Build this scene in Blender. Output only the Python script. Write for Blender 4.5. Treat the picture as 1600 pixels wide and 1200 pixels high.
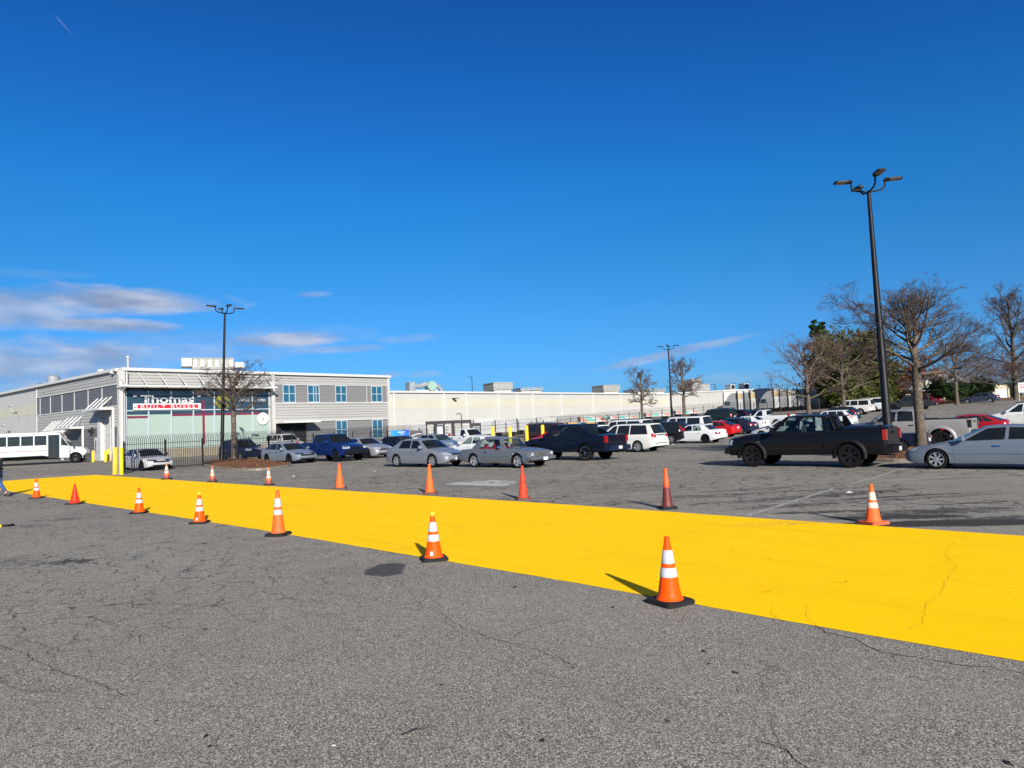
import bpy, bmesh, math, random
from mathutils import Vector, Matrix, Euler
from mathutils.bvhtree import BVHTree
R = math.radians
for o in list(bpy.data.objects): bpy.data.objects.remove(o)
sc = bpy.context.scene
col = sc.collection

# ------------------------------------------------------------------ camera
FPX, CAMH, PITCH, ROLL = 1109.0, 2.07, math.atan(61/1109.0), R(2.3)
cam_d = bpy.data.cameras.new('camera'); cam = bpy.data.objects.new('camera', cam_d); col.objects.link(cam)
cam_d.sensor_width = 36; cam_d.lens = FPX/1600*36; cam_d.clip_end = 6000; cam_d.clip_start = .1
cf = Vector((0, math.cos(PITCH), math.sin(PITCH))); cu0 = Vector((0, -math.sin(PITCH), math.cos(PITCH))); cr0 = Vector((1, 0, 0))
cr = cr0*math.cos(ROLL) - cu0*math.sin(ROLL); cu = cu0*math.cos(ROLL) + cr0*math.sin(ROLL)
cam.matrix_world = Matrix(((cr.x, cu.x, -cf.x, 0), (cr.y, cu.y, -cf.y, 0), (cr.z, cu.z, -cf.z, CAMH), (0, 0, 0, 1)))
sc.camera = cam

# ------------------------------------------------------------------ sun, sky, exposure
SUN_EL, SUN_AZ = R(23.5), R(180-17.3)     # azimuth of the sun, clockwise from +Y
sdir = Vector((math.sin(SUN_AZ)*math.cos(SUN_EL), math.cos(SUN_AZ)*math.cos(SUN_EL), math.sin(SUN_EL)))
sl = bpy.data.lights.new('sun', 'SUN'); sl.energy = 5.0; sl.angle = R(.5); sl.color = (1.0, .95, .86)
so = bpy.data.objects.new('sun', sl); col.objects.link(so)
so.rotation_euler = sdir.to_track_quat('Z', 'Y').to_euler(); so.location = (20, -30, 40)
sc.view_settings.view_transform = 'Standard'; sc.view_settings.look = 'None'
sc.view_settings.exposure = .82; sc.view_settings.gamma = 1

# ------------------------------------------------------------------ node helper
class NT:
    def __init__(s, tree): s.t = tree; s.t.nodes.clear()
    def n(s, typ, ins=None, out=0, **kw):
        nd = s.t.nodes.new(typ)
        for k, v in kw.items(): setattr(nd, k, v)
        for k, v in (ins or {}).items():
            sk = nd.inputs[k]
            if isinstance(v, bpy.types.NodeSocket): s.t.links.new(v, sk)
            elif v is not None: sk.default_value = v
        return nd.outputs[out] if len(nd.outputs) else nd
    def m(s, op, a, b=None, c=None, clamp=False):
        ins = {0: a}
        if b is not None: ins[1] = b
        if c is not None: ins[2] = c
        return s.n('ShaderNodeMath', ins, operation=op, use_clamp=clamp)
    def mr(s, v, a, b, c=0., d=1.):
        return s.n('ShaderNodeMapRange', {0: v, 1: a, 2: b, 3: c, 4: d}, clamp=True)
    def mix(s, f, a, b, mode='MIX'):
        nd = s.t.nodes.new('ShaderNodeMix'); nd.data_type = 'RGBA'; nd.blend_type = mode
        for k, v in ((0, f), (6, a), (7, b)):
            if isinstance(v, bpy.types.NodeSocket): s.t.links.new(v, nd.inputs[k])
            else: nd.inputs[k].default_value = v if k == 0 else (*v[:3], 1)
        return nd.outputs[2]
    def noise(s, vec, scale, det=2., rough=.5, dist=0.): return s.n('ShaderNodeTexNoise', {'Vector': vec, 'Scale': scale, 'Detail': det, 'Roughness': rough, 'Distortion': dist})
    def xyz(s, x, y, z): return s.n('ShaderNodeCombineXYZ', {0: x, 1: y, 2: z})

world = bpy.data.worlds.new('World'); sc.world = world; world.use_nodes = True
w = NT(world.node_tree)
sky = w.n('ShaderNodeTexSky', sky_type='NISHITA', sun_disc=False, sun_elevation=SUN_EL, sun_rotation=SUN_AZ, altitude=0., air_density=1.0, dust_density=.15, ozone_density=3.2)
tc = w.n('ShaderNodeTexCoord')
sep = w.t.nodes.new('ShaderNodeSeparateXYZ'); w.t.links.new(tc, sep.inputs[0])
az = w.m('ARCTAN2', sep.outputs[0], sep.outputs[1])
el = w.m('ARCSINE', sep.outputs[2])
hs = w.n('ShaderNodeHueSaturation', {'Saturation': 1.22, 'Value': 1.0, 'Color': sky, 'Fac': 1.})
# deep winter blue in view, added red overhead: the sky is toned by elevation only (world light, seen alike by camera and surfaces)
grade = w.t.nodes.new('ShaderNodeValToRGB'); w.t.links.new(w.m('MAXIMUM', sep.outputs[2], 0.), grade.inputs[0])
GR = [(0., (.16, .36, .80)), (.035, (.155, .37, .80)), (.073, (.165, .41, .78)), (.144, (.19, .48, .77)), (.212, (.175, .53, .76)), (.31, (.14, .58, .86)), (.418, (.136, .507, .863)), (.57, (.115, .42, .75)), (.70, (3.2, 1.05, .75)), (1., (5.5, 1.5, .75))]  # last two stops, above the view, reddened to warm the light in shadows
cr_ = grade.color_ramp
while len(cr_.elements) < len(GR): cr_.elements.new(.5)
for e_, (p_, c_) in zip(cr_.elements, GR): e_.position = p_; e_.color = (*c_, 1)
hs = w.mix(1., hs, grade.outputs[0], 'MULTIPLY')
# low thin clouds, real directions on the sky
def cpx(px, py):
    d = cf + cr*((px-800)/FPX) - cu*((py-600)/FPX); d.normalize()
    return math.atan2(d.x, d.y), math.asin(d.z)
cv = w.xyz(w.m('MULTIPLY', az, 4.5), w.m('MULTIPLY', el, 15.), 0.)
nz = w.noise(cv, 2.0, 5., .55, .5)
nz2 = w.noise(w.xyz(w.m('MULTIPLY', az, 9.), w.m('MULTIPLY', el, 30.), 3.), 1.6, 4., .5)
cov = None
#            px   py   halfw halfh slope strength
for (px, py, hw, hh, sl_, st) in [(175, 468, 215, 25, .02, 1.), (20, 480, 150, 40, 0, .8), (160, 508, 150, 14, .05, 1.), (440, 532, 110, 15, .0, 1.), (350, 530, 240, 24, 0, .22), (60, 428, 110, 8, 0, .1),
                            (40, 575, 230, 55, 0, .85), (290, 556, 220, 22, 0, .4), (505, 547, 95, 7, 0, .5), (490, 460, 32, 6, 0, .42), (610, 585, 25, 6, 0, .4), (660, 585, 32, 6, 0, .35),
                            (1060, 550, 150, 9, -.13, .55), (640, 528, 50, 8, 0, .25), (1150, 590, 90, 12, 0, .2)]:
    a0, e0 = cpx(px, py); a1, _ = cpx(px+hw, py); _, e1 = cpx(px, py-hh)
    da = w.m('SUBTRACT', az, a0); de = w.m('SUBTRACT', w.m('SUBTRACT', el, e0), w.m('MULTIPLY', da, -sl_ + math.tan(ROLL)*.9))
    q = w.m('ADD', w.m('POWER', w.m('ABSOLUTE', w.m('DIVIDE', da, a1-a0)), 2.), w.m('POWER', w.m('ABSOLUTE', w.m('DIVIDE', de, e1-e0)), 2.))
    v = w.m('ADD', w.m('SUBTRACT', 1., q), w.m('MULTIPLY', w.m('SUBTRACT', nz, .5), 2.4))
    v = w.m('ADD', v, w.m('MULTIPLY', w.m('SUBTRACT', nz2, .5), .7))
    v = w.m('MULTIPLY', w.mr(v, .0, .85), st)
    cov = v if cov is None else w.m('MAXIMUM', cov, v)
# contrail
a0, e0 = cpx(84, 22); a1, e1 = cpx(116, 57)
L_ = math.hypot(a1-a0, e1-e0); ux, uy = (a1-a0)/L_, (e1-e0)/L_
dx = w.m('SUBTRACT', az, a0); dy = w.m('SUBTRACT', el, e0)
s_ = w.m('ADD', w.m('MULTIPLY', dx, ux), w.m('MULTIPLY', dy, uy)); p_ = w.m('ABSOLUTE', w.m('SUBTRACT', w.m('MULTIPLY', dx, uy), w.m('MULTIPLY', dy, ux)))
ct = w.m('MULTIPLY', w.mr(p_, .0004, .0016, 1., 0.), w.m('MULTIPLY', w.mr(s_, 0., .008), w.mr(s_, L_*.3, L_, 1., 0.)))
cov = w.m('MAXIMUM', cov, w.m('MULTIPLY', ct, .2))
ccol = w.mix(w.mr(nz2, .35, .65), (2.0, 2.35, 3.35), (3.8, 4.1, 5.0))
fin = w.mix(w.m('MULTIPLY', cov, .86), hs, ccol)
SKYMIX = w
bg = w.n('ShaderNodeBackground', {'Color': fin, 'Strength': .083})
w.n('ShaderNodeOutputWorld', {'Surface': bg})

# ------------------------------------------------------------------ terrain and pixel maths
def gz(x, y):
    q = x + y - 50
    if q <= 0: return 0.
    if q < 50: return .024/100*q*q
    z = .6 + .024*(q-50)
    return z if z < 3.6 else 3.6 + (z-3.6)*.12
def ray(px, py): return cf + cr*((px-800)/FPX) - cu*((py-600)/FPX)
def proj(p):
    v = Vector(p) - Vector((0, 0, CAMH)); d = v.dot(cf)
    return 800 + FPX*v.dot(cr)/d, 600 - FPX*v.dot(cu)/d
def gp(px, py):
    d = ray(px, py); t = 2.
    for i in range(4000):
        p = d*t
        if CAMH + p.z <= gz(p.x, p.y):
            lo, hi = t/1.006-.06, t
            for _ in range(30):
                m_ = (lo+hi)/2; p = d*m_
                if CAMH + p.z <= gz(p.x, p.y): hi = m_
                else: lo = m_
            p = d*hi
            return Vector((p.x, p.y, gz(p.x, p.y)))
        t = t*1.006 + .06
        if t > 3000: break
    p = d*300; return Vector((p.x, p.y, gz(p.x, p.y)))
def atY(px, Y, dz=0.):
    x = (px-800)/FPX*Y
    for _ in range(6):
        z = gz(x, Y) + dz
        x += (px - proj((x, Y, z))[0])/FPX*Y
    return Vector((x, Y, gz(x, Y)))
def top_h(px, py, Y):
    """height above the ground, at the plan point under px at depth Y, that shows at row py"""
    p = atY(px, Y); h = 5.
    for _ in range(8):
        q = proj((p.x, p.y, p.z+h)); h += (q[1]-py)/FPX*Y
    return h

# ------------------------------------------------------------------ materials
MATS = {}
def newmat(name):
    m = bpy.data.materials.new(name); m.use_nodes = True; return m, NT(m.node_tree)
def pbsdf(t, **kw):
    b = t.n('ShaderNodeBsdfPrincipled', {k.replace('_', ' '): v for k, v in kw.items()}); return b
def simple(name, c, rough=.6, metal=0., var=.12, scale=3., bump=0., spec=.28, coat=0., grime=None):
    if name in MATS: return MATS[name]
    m, t = newmat(name)
    tc_ = t.n('ShaderNodeTexCoord', out=3)
    n1 = t.noise(tc_, scale, 4., .6)
    c2 = tuple(max(0, min(1, v*(1-var*2.2))) for v in c); c3 = tuple(min(1, v*(1+var)) for v in c)
    base = t.mix(t.mr(n1, .3, .7), c2, c3)
    if grime:
        n2 = t.noise(tc_, scale*.37+.3, 5., .7)
        base = t.mix(t.mr(n2, .5, .75, 0, grime[3]), base, grime[:3])
    ins = {'Base Color': base, 'Roughness': t.mr(n1, .3, .7, max(0, rough-.07), min(1, rough+.07)), 'Metallic': metal, 'Specular IOR Level': spec, 'Coat Weight': coat}
    if bump:
        bn = t.n('ShaderNodeBump', {'Height': t.noise(tc_, scale*12, 3.), 'Strength': bump, 'Distance': .02}); ins['Normal'] = bn
    b = t.n('ShaderNodeBsdfPrincipled', ins); t.n('ShaderNodeOutputMaterial', {0: b})
    MATS[name] = m; return m

# ------------------------------------------------------------------ mesh building
class MB:
    def __init__(s): s.v = []; s.f = []; s.mi = []; s.mats = []
    def mat(s, m):
        if m not in s.mats: s.mats.append(m)
        return s.mats.index(m)
    def add(s, vs, fs, m=None):
        b = len(s.v); s.v += [tuple(p) for p in vs]; k = s.mat(m) if m else 0
        for f in fs: s.f.append(tuple(b+i for i in f)); s.mi.append(k)
        return s
    def box(s, c, d, m=None, rz=0., M=None, taper=None):
        hx, hy, hz = d[0]/2, d[1]/2, d[2]/2; vs = []
        for z in (-1, 1):
            for x, y in ((-1, -1), (1, -1), (1, 1), (-1, 1)):
                k = taper if (taper and z > 0) else 1.
                p = Vector((x*hx*k, y*hy*k, z*hz))
                if rz: p = Matrix.Rotation(rz, 3, 'Z') @ p
                if M: p = M @ p
                vs.append(p + Vector(c))
        return s.add(vs, [(3, 2, 1, 0), (4, 5, 6, 7), (0, 1, 5, 4), (1, 2, 6, 5), (2, 3, 7, 6), (3, 0, 4, 7)], m)
    def tube(s, pts, rads, n=8, m=None, caps=True):
        pts = [Vector(p) for p in pts]
        if not isinstance(rads, (list, tuple)): rads = [rads]*len(pts)
        vs = []; u = None
        for i, p in enumerate(pts):
            t = (pts[min(i+1, len(pts)-1)] - pts[max(i-1, 0)])
            if t.length < 1e-9: t = Vector((0, 0, 1))
            t.normalize()
            if u is None: u = t.orthogonal().normalized()
            else:
                u = u - t*u.dot(t)
                u = u.normalized() if u.length > 1e-6 else t.orthogonal().normalized()
            w_ = t.cross(u)
            for k in range(n):
                a = 2*math.pi*k/n; vs.append(p + (u*math.cos(a) + w_*math.sin(a))*rads[i])
        fs = []
        for i in range(len(pts)-1):
            for k in range(n):
                k2 = (k+1) % n; fs.append((i*n+k, i*n+k2, (i+1)*n+k2, (i+1)*n+k))
        if caps: fs.append(tuple(range(n-1, -1, -1))); fs.append(tuple((len(pts)-1)*n+k for k in range(n)))
        return s.add(vs, fs, m)
    def lathe(s, prof, n=24, m=None, axis='Z', c=(0, 0, 0), closed=False, mats=None):
        vs = []
        for (r, h) in prof:
            for k in range(n):
                a = 2*math.pi*k/n; x, y = r*math.cos(a), r*math.sin(a)
                p = (x, y, h) if axis == 'Z' else (x, h, y) if axis == 'Y' else (h, x, y)
                vs.append((p[0]+c[0], p[1]+c[1], p[2]+c[2]))
        b = len(s.v); s.v += vs
        for i in range(len(prof)-1 + (1 if closed else 0)):
            j = (i+1) % len(prof); k_ = s.mat(mats[i]) if mats else (s.mat(m) if m else 0)
            for k in range(n):
                k2 = (k+1) % n; s.f.append((b+i*n+k, b+i*n+k2, b+j*n+k2, b+j*n+k)); s.mi.append(k_)
        return s
    def prism(s, poly, z0, z1, m=None, fz=None):
        n = len(poly); vs = [(x, y, z0) for x, y in poly] + [(x, y, z1) for x, y in poly]
        return s.add(vs, [tuple(range(n-1, -1, -1)), tuple(range(n, 2*n))] + [(i, (i+1) % n, n+(i+1) % n, n+i) for i in range(n)], m)
    def build(s, name, mat=None, parent=None, smooth=None, loc=None, weld=False, recalc=True):
        me = bpy.data.meshes.new(name); me.from_pydata(s.v, [], s.f)
        ml = s.mats if s.mats else [mat]
        for m in ml: me.materials.append(m)
        if s.mats: me.polygons.foreach_set('material_index', s.mi)
        if weld or recalc:
            bm = bmesh.new(); bm.from_mesh(me)
            if weld: bmesh.ops.remove_doubles(bm, verts=bm.verts, dist=.0006)
            if recalc: bmesh.ops.recalc_face_normals(bm, faces=bm.faces)
            bm.to_mesh(me); bm.free()
        me.update()
        if smooth is not None:
            me.polygons.foreach_set('use_smooth', [True]*len(me.polygons)); me.set_sharp_from_angle(angle=R(smooth))
        o = bpy.data.objects.new(name, me); col.objects.link(o)
        if parent: o.parent = parent
        if loc: o.location = loc
        return o
def tag(o, label=None, cat=None, group=None, kind=None):
    if label: o['label'] = label
    if cat: o['category'] = cat
    if group: o['group'] = group
    if kind: o['kind'] = kind
    return o
def empty(name, loc=(0, 0, 0), rz=0.):
    o = bpy.data.objects.new(name, None); o.location = loc; o.rotation_euler = (0, 0, rz); o.empty_display_size = .3; col.objects.link(o); return o
def kids(o): return [c for c in bpy.data.objects if c.parent == o]
def copy_tree(o, parent=None, _k=None):
    c = o.copy(); col.objects.link(c)
    if parent: c.parent = parent
    for ch in [x for x in col.objects if x.parent == o]: copy_tree(ch, c)
    return c
# ================================================================== ground, paint
def asphalt():
    m, t = newmat('asphalt')
    geo = t.n('ShaderNodeNewGeometry')
    warp = t.n('ShaderNodeVectorMath', {0: geo, 1: t.n('ShaderNodeVectorMath', {0: t.n('ShaderNodeTexNoise', {'Vector': geo, 'Scale': 1.3, 'Detail': 4.}, out=1), 'Scale': .5}, operation='SCALE')}, operation='ADD')
    sx = t.t.nodes.new('ShaderNodeSeparateXYZ'); t.t.links.new(geo, sx.inputs[0]); X, Y = sx.outputs[0], sx.outputs[1]
    # broad tone
    big = t.noise(geo, .22, 5., .62); mid = t.noise(geo, 1.7, 4., .65)
    base = t.mix(t.mr(big, .3, .7), (.136, .127, .108), (.186, .177, .157))
    base = t.mix(t.mr(mid, .34, .7, 0, .38), base, (.130, .120, .104))
    # brown tint of the old lot
    lot = t.mr(t.m('ADD', t.m('MULTIPLY', Y, .94), t.m('MULTIPLY', X, .30)), 15., 17.)
    base = t.mix(t.m('MULTIPLY', lot, t.mr(t.noise(geo, .35, 5.), .35, .7, .25, .8)), base, (.172, .154, .130))
    # aggregate speckle, two grain sizes
    g1 = t.n('ShaderNodeTexVoronoi', {'Vector': geo, 'Scale': 125.}, out=1, feature='F1')
    gs = t.t.nodes.new('ShaderNodeSeparateColor'); t.t.links.new(g1, gs.inputs[0])
    sp = t.mr(gs.outputs[0], .0, 1., .12, 2.1)
    base = t.mix(1., base, t.xyz(sp, sp, t.m('MULTIPLY', sp, t.mr(gs.outputs[1], 0, 1, .88, 1.08))), 'MULTIPLY')
    g2 = t.noise(geo, 95., 3., .8); sp2 = t.mr(g2, .33, .67, .45, 1.55)
    base = t.mix(1., base, t.xyz(sp2, sp2, sp2), 'MULTIPLY')
    g3 = t.noise(geo, 22., 5., .85); sp3 = t.mr(g3, .3, .7, .72, 1.28)
    base = t.mix(1., base, t.xyz(sp3, sp3, sp3), 'MULTIPLY')
    chips = t.m('GREATER_THAN', gs.outputs[2], .91)
    base = t.mix(t.m('MULTIPLY', chips, .8), base, (.58, .54, .46))
    # warm and cool drift, pale worn patches, dark seams of binder
    base = t.mix(t.mr(t.noise(geo, .9, 5., .7), .45, .7, 0., .35), base, (.205, .175, .125))
    base = t.mix(t.mr(t.noise(geo, .13, 6., .7), .5, .72, 0., .45), base, (.10, .095, .086))
    # crack webs
    def cracks(scale, wd, thr0, thr1, msc, rnd=1.):
        v = t.n('ShaderNodeTexVoronoi', {'Vector': warp, 'Scale': scale, 'Randomness': rnd}, feature='DISTANCE_TO_EDGE')
        width = t.mr(t.noise(geo, 2.6, 3.), .3, .75, 0., wd*1.7)
        c = t.m('LESS_THAN', v, width)
        return t.m('MULTIPLY', c, t.mr(t.noise(geo, msc, 3.), thr0, thr1))
    left = t.mr(t.m('SUBTRACT', Y, t.m('MULTIPLY', X, 1.2)), 9., 15.)
    c1 = t.m('MULTIPLY', cracks(.42, .0028, .44, .56, .23), .7)
    c2 = t.m('MULTIPLY', cracks(2.3, .020, .34, .46, .4), t.mr(left, 0., 1., .10, 1.))
    c3 = t.m('MULTIPLY', cracks(1.4, .034, .42, .5, .2), lot)
    c4 = t.m('MULTIPLY', cracks(4.6, .03, .46, .56, .55), t.m('MULTIPLY', left, .6))
    ck = t.m('MAXIMUM', t.m('MAXIMUM', c1, c4), t.m('MAXIMUM', c2, c3))
    base = t.mix(t.m('MULTIPLY', ck, .82), base, (.022, .02, .018))
    # oil blotches and wet patch (placed)
    wet = None; dn = t.noise(geo, 2.8, 4., .6); dn2 = t.noise(geo, 9., 3., .7)
    def blot(px, py, rx, ry, k, rot=0., thr=.35, hard=.08, nk=1.4):
        p = gp(px, py); ca, sa = math.cos(rot), math.sin(rot)
        dx = t.m('SUBTRACT', X, p.x); dy = t.m('SUBTRACT', Y, p.y)
        a = t.m('DIVIDE', t.m('ADD', t.m('MULTIPLY', dx, ca), t.m('MULTIPLY', dy, sa)), rx)
        b = t.m('DIVIDE', t.m('SUBTRACT', t.m('MULTIPLY', dy, ca), t.m('MULTIPLY', dx, sa)), ry)
        q = t.m('ADD', t.m('MULTIPLY', a, a), t.m('MULTIPLY', b, b))
        v = t.m('ADD', t.m('SUBTRACT', 1., q), t.m('MULTIPLY', t.m('SUBTRACT', dn, .5), nk))
        if nk > 2: v = t.m('ADD', v, t.m('MULTIPLY', t.m('SUBTRACT', dn2, .5), nk))
        return t.m('MULTIPLY', t.mr(v, thr, thr+hard), k)
    wet = blot(604, 890, .36, .62, .8, 0., .3, .1, 1.3)
    st = blot(110, 877, .5, .4, .85, 0., .5, .25, 4.)
    for a in [(46, 822, .7, .5, .5, 0, .6, .3, 4.), (103, 811, 1., .5, .5, 0, .6, .3, 4.), (20, 880, .9, 1., .35, 0, .7, .3, 4.), (380, 748, 1.2, .4, .5, 0, .3, .5, 3.), (300, 752, 1.4, .4, .3, 0, .4, .5, 3.), (585, 746, .6, .5, .6, 0, .4, .4, 2.5), (555, 736, .7, .5, .45, 0, .4, .4, 2.5),
              (1110, 775, 1.6, .55, .6, .0, .2, .8, 3.), (1280, 775, 3.4, .5, .75, .25, .1, .9, 3.5), (1180, 764, 2.4, .35, .55, .2, .2, .9, 3.5), (1450, 800, 2.4, .5, .85, .1, .0, .9, 3.), (1540, 812, 1.7, .4, .8, .1, .0, .9, 3.), (1440, 778, 3., .3, .6, .1, .2, .9, 4.), (1000, 785, 1.6, .4, .4, .1, .3, .8, 4.), (1480, 748, 1.5, .22, .6, .1, .3, .8, 3.), (700, 722, 2.5, .6, .35, .1, .2, .8, 3.), (960, 722, 2.4, .35, .5, .3, .2, .8, 3.), (1240, 790, 1.6, .4, .7, .1, .2, .8, 3.), (1500, 817, 2.6, .42, .93, -.13, -.1, .5, 1.6), (1400, 808, 1.6, .34, .9, -.13, .0, .5, 2.), (1290, 800, 1.6, .25, .8, -.1, .1, .6, 3.), (1230, 768, 2.8, .14, .8, .1, .1, .6, 3.), (1400, 776, 2.6, .16, .85, .1, .1, .6, 3.), (1540, 785, 1.6, .12, .8, .1, .1, .6, 3.)]:
        st = t.m('MAXIMUM', st, blot(*a))
    # tyre streaks along the aisle
    ux, uy = .985, .17
    su = t.xyz(t.m('MULTIPLY', t.m('ADD', t.m('MULTIPLY', X, ux), t.m('MULTIPLY', Y, uy)), .22), t.m('MULTIPLY', t.m('SUBTRACT', t.m('MULTIPLY', Y, ux), t.m('MULTIPLY', X, uy)), 3.2), 0.)
    sk = t.m('MULTIPLY', t.mr(t.noise(su, 1., 5., .7), .52, .72), t.m('MULTIPLY', lot, .45))
    st = t.m('MAXIMUM', st, sk)
    base = t.mix(st, base, (.014, .013, .013)); base = t.mix(wet, base, (.024, .023, .023))
    # oil specks
    vs = t.n('ShaderNodeTexVoronoi', {'Vector': warp, 'Scale': .9}, feature='F1')
    spk = t.m('MULTIPLY', t.m('LESS_THAN', vs, t.mr(t.noise(geo, 3., 2.), .45, .8, 0., .06)), .75)
    base = t.mix(spk, base, (.02, .018, .018))
    ht = t.m('ADD', t.m('MULTIPLY', gs.outputs[0], .6), t.m('MULTIPLY', g2, .7))
    ht = t.m('SUBTRACT', ht, t.m('MULTIPLY', ck, 1.5))
    bn = t.n('ShaderNodeBump', {'Height': ht, 'Strength': .55, 'Distance': .006})
    rough = t.m('SUBTRACT', .92, t.m('MULTIPLY', wet, .25))
    b = t.n('ShaderNodeBsdfPrincipled', {'Base Color': base, 'Roughness': rough, 'Normal': bn, 'Specular IOR Level': .3})
    t.n('ShaderNodeOutputMaterial', {0: b}); return m
M_asph = asphalt()

def sheet(name, polyxy, mat, dz=.004, step=None, parent=None):
    """flat or draped sheet over the ground from a plan polygon (triangulated by bmesh), dz above it"""
    bm = bmesh.new(); vs = [bm.verts.new((x, y, 0)) for x, y in polyxy]; bm.faces.new(vs)
    if step:
        for ax in (0, 1):
            lo = min(p[ax] for p in polyxy); hi = max(p[ax] for p in polyxy); k = lo + step
            while k < hi:
                no = (1, 0, 0) if ax == 0 else (0, 1, 0); co = (k, 0, 0) if ax == 0 else (0, k, 0)
                bmesh.ops.bisect_plane(bm, geom=bm.verts[:]+bm.edges[:]+bm.faces[:], plane_co=co, plane_no=no); k += step
    bmesh.ops.triangulate(bm, faces=bm.faces[:])
    for v in bm.verts: v.co.z = gz(v.co.x, v.co.y) + dz
    bmesh.ops.recalc_face_normals(bm, faces=bm.faces[:])
    if bm.faces and sum(f.normal.z for f in bm.faces) < 0: bmesh.ops.reverse_faces(bm, faces=bm.faces[:])
    me = bpy.data.meshes.new(name); bm.to_mesh(me); bm.free(); me.materials.append(mat)
    o = bpy.data.objects.new(name, me); col.objects.link(o)
    if parent: o.parent = parent
    return o

# the whole ground: fine grid near, coarse far, one sheet reaching the horizon
def ground():
    xs = [-3000, -1200, -500, -300, -200] + [-150+5*i for i in range(81)] + [300, 400, 600, 1200, 3000]
    ys = [-600, -100, -20] + [5*i for i in range(60)] + [350, 450, 600, 1200, 4000]
    vs = [(x, y, gz(x, y)) for y in ys for x in xs]; n = len(xs)
    fs = [(j*n+i, j*n+i+1, (j+1)*n+i+1, (j+1)*n+i) for j in range(len(ys)-1) for i in range(n-1)]
    mb = MB().add(vs, fs); o = mb.build('ground', M_asph, recalc=False, smooth=60); tag(o, kind='structure')
ground()

def yellow_paint():
    m, t = newmat('yellow_road_paint')
    geo = t.n('ShaderNodeNewGeometry')
    sx = t.t.nodes.new('ShaderNodeSeparateXYZ'); t.t.links.new(geo, sx.inputs[0]); X, Y = sx.outputs[0], sx.outputs[1]
    n1 = t.noise(geo, .6, 4., .6); n2 = t.noise(geo, 55., 3., .7)
    base = t.mix(t.mr(n1, .3, .7), (.93, .545, .0), (.96, .575, .0))
    # faint roller streaks along the strip and tyre dust
    d = Vector((gp(1600, 940) - gp(150, 755))[:2]).normalized()
    su = t.xyz(t.m('MULTIPLY', t.m('ADD', t.m('MULTIPLY', X, d.x), t.m('MULTIPLY', Y, d.y)), .12), t.m('MULTIPLY', t.m('SUBTRACT', t.m('MULTIPLY', Y, d.x), t.m('MULTIPLY', X, d.y)), 2.6), 0.)
    stk = t.mr(t.noise(su, 1., 5., .75), .50, .74, 0, .42)
    base = t.mix(stk, base, (.60, .34, .005))
    base = t.mix(t.mr(n2, .4, .66, 0, .34), base, (.62, .34, .0))
    warp = t.n('ShaderNodeVectorMath', {0: geo, 1: t.n('ShaderNodeVectorMath', {0: t.n('ShaderNodeTexNoise', {'Vector': geo, 'Scale': 2.3, 'Detail': 5.}, out=1), 'Scale': .5}, operation='SCALE')}, operation='ADD')
    v = t.n('ShaderNodeTexVoronoi', {'Vector': warp, 'Scale': .3}, feature='DISTANCE_TO_EDGE')
    ck = t.m('MULTIPLY', t.m('LESS_THAN', v, t.mr(t.noise(geo, 2., 3.), .4, .7, 0., .003)), .45)
    base = t.mix(ck, base, (.35, .2, .0))
    # worn through at the edge by the far cone
    p = gp(1240, 818); dx = t.m('DIVIDE', t.m('SUBTRACT', X, p.x), 1.9); dy = t.m('DIVIDE', t.m('SUBTRACT', Y, p.y), .42)
    q = t.m('SUBTRACT', 1., t.m('ADD', t.m('MULTIPLY', dx, dx), t.m('MULTIPLY', dy, dy)))
    wr = t.m('MULTIPLY', t.mr(t.m('ADD', t.m('MULTIPLY', q, .5), t.m('MULTIPLY', t.m('SUBTRACT', t.noise(geo, 9., 4., .8), .5), 3.)), .35, .75), t.mr(q, 0., .3, 0., .55))
    base = t.mix(wr, base, (.16, .145, .07))
    ht = t.m('ADD', t.m('MULTIPLY', n2, .8), t.m('MULTIPLY', t.n('ShaderNodeTexVoronoi', {'Vector': geo, 'Scale': 75.}, feature='F1'), -.8))
    bn = t.n('ShaderNodeBump', {'Height': t.m('SUBTRACT', ht, t.m('MULTIPLY', ck, 2.)), 'Strength': .6, 'Distance': .005})
    b = t.n('ShaderNodeBsdfPrincipled', {'Base Color': base, 'Roughness': .75, 'Normal': bn, 'Specular IOR Level': .06})
    t.n('ShaderNodeOutputMaterial', {0: b}); return m
M_yel = yellow_paint()
near = [(1690, 1050), (1600, 1034), (1285, 980), (900, 911), (655, 870), (400, 827), (200, 796), (0, 765.5), (-200, 741)]
far_ = [(-200, 764.5), (0, 752), (60, 747.5), (150, 742), (400, 758.5), (640, 773), (900, 789.5), (1160, 808), (1400, 824), (1600, 837.5), (1690, 844)]
far_[0] = (-60, 756)
near[-1] = (-60, 757)
pl = [gp(*q) for q in near] + [gp(*q) for q in far_]
# slightly hand-cut edges
rnd = random.Random(5); poly = []
for i, p in enumerate(pl):
    q = pl[(i+1) % len(pl)]; n = max(1, int((q-p).length/.35)); nn = Vector((-(q-p).y, (q-p).x, 0)).normalized()
    for k in range(n):
        s = p.lerp(q, k/n) + nn*(rnd.uniform(-.012, .012) if k else 0); poly.append((s.x, s.y))
tag(sheet('painted_yellow_strip', poly, M_yel, .004), kind='structure')

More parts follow.
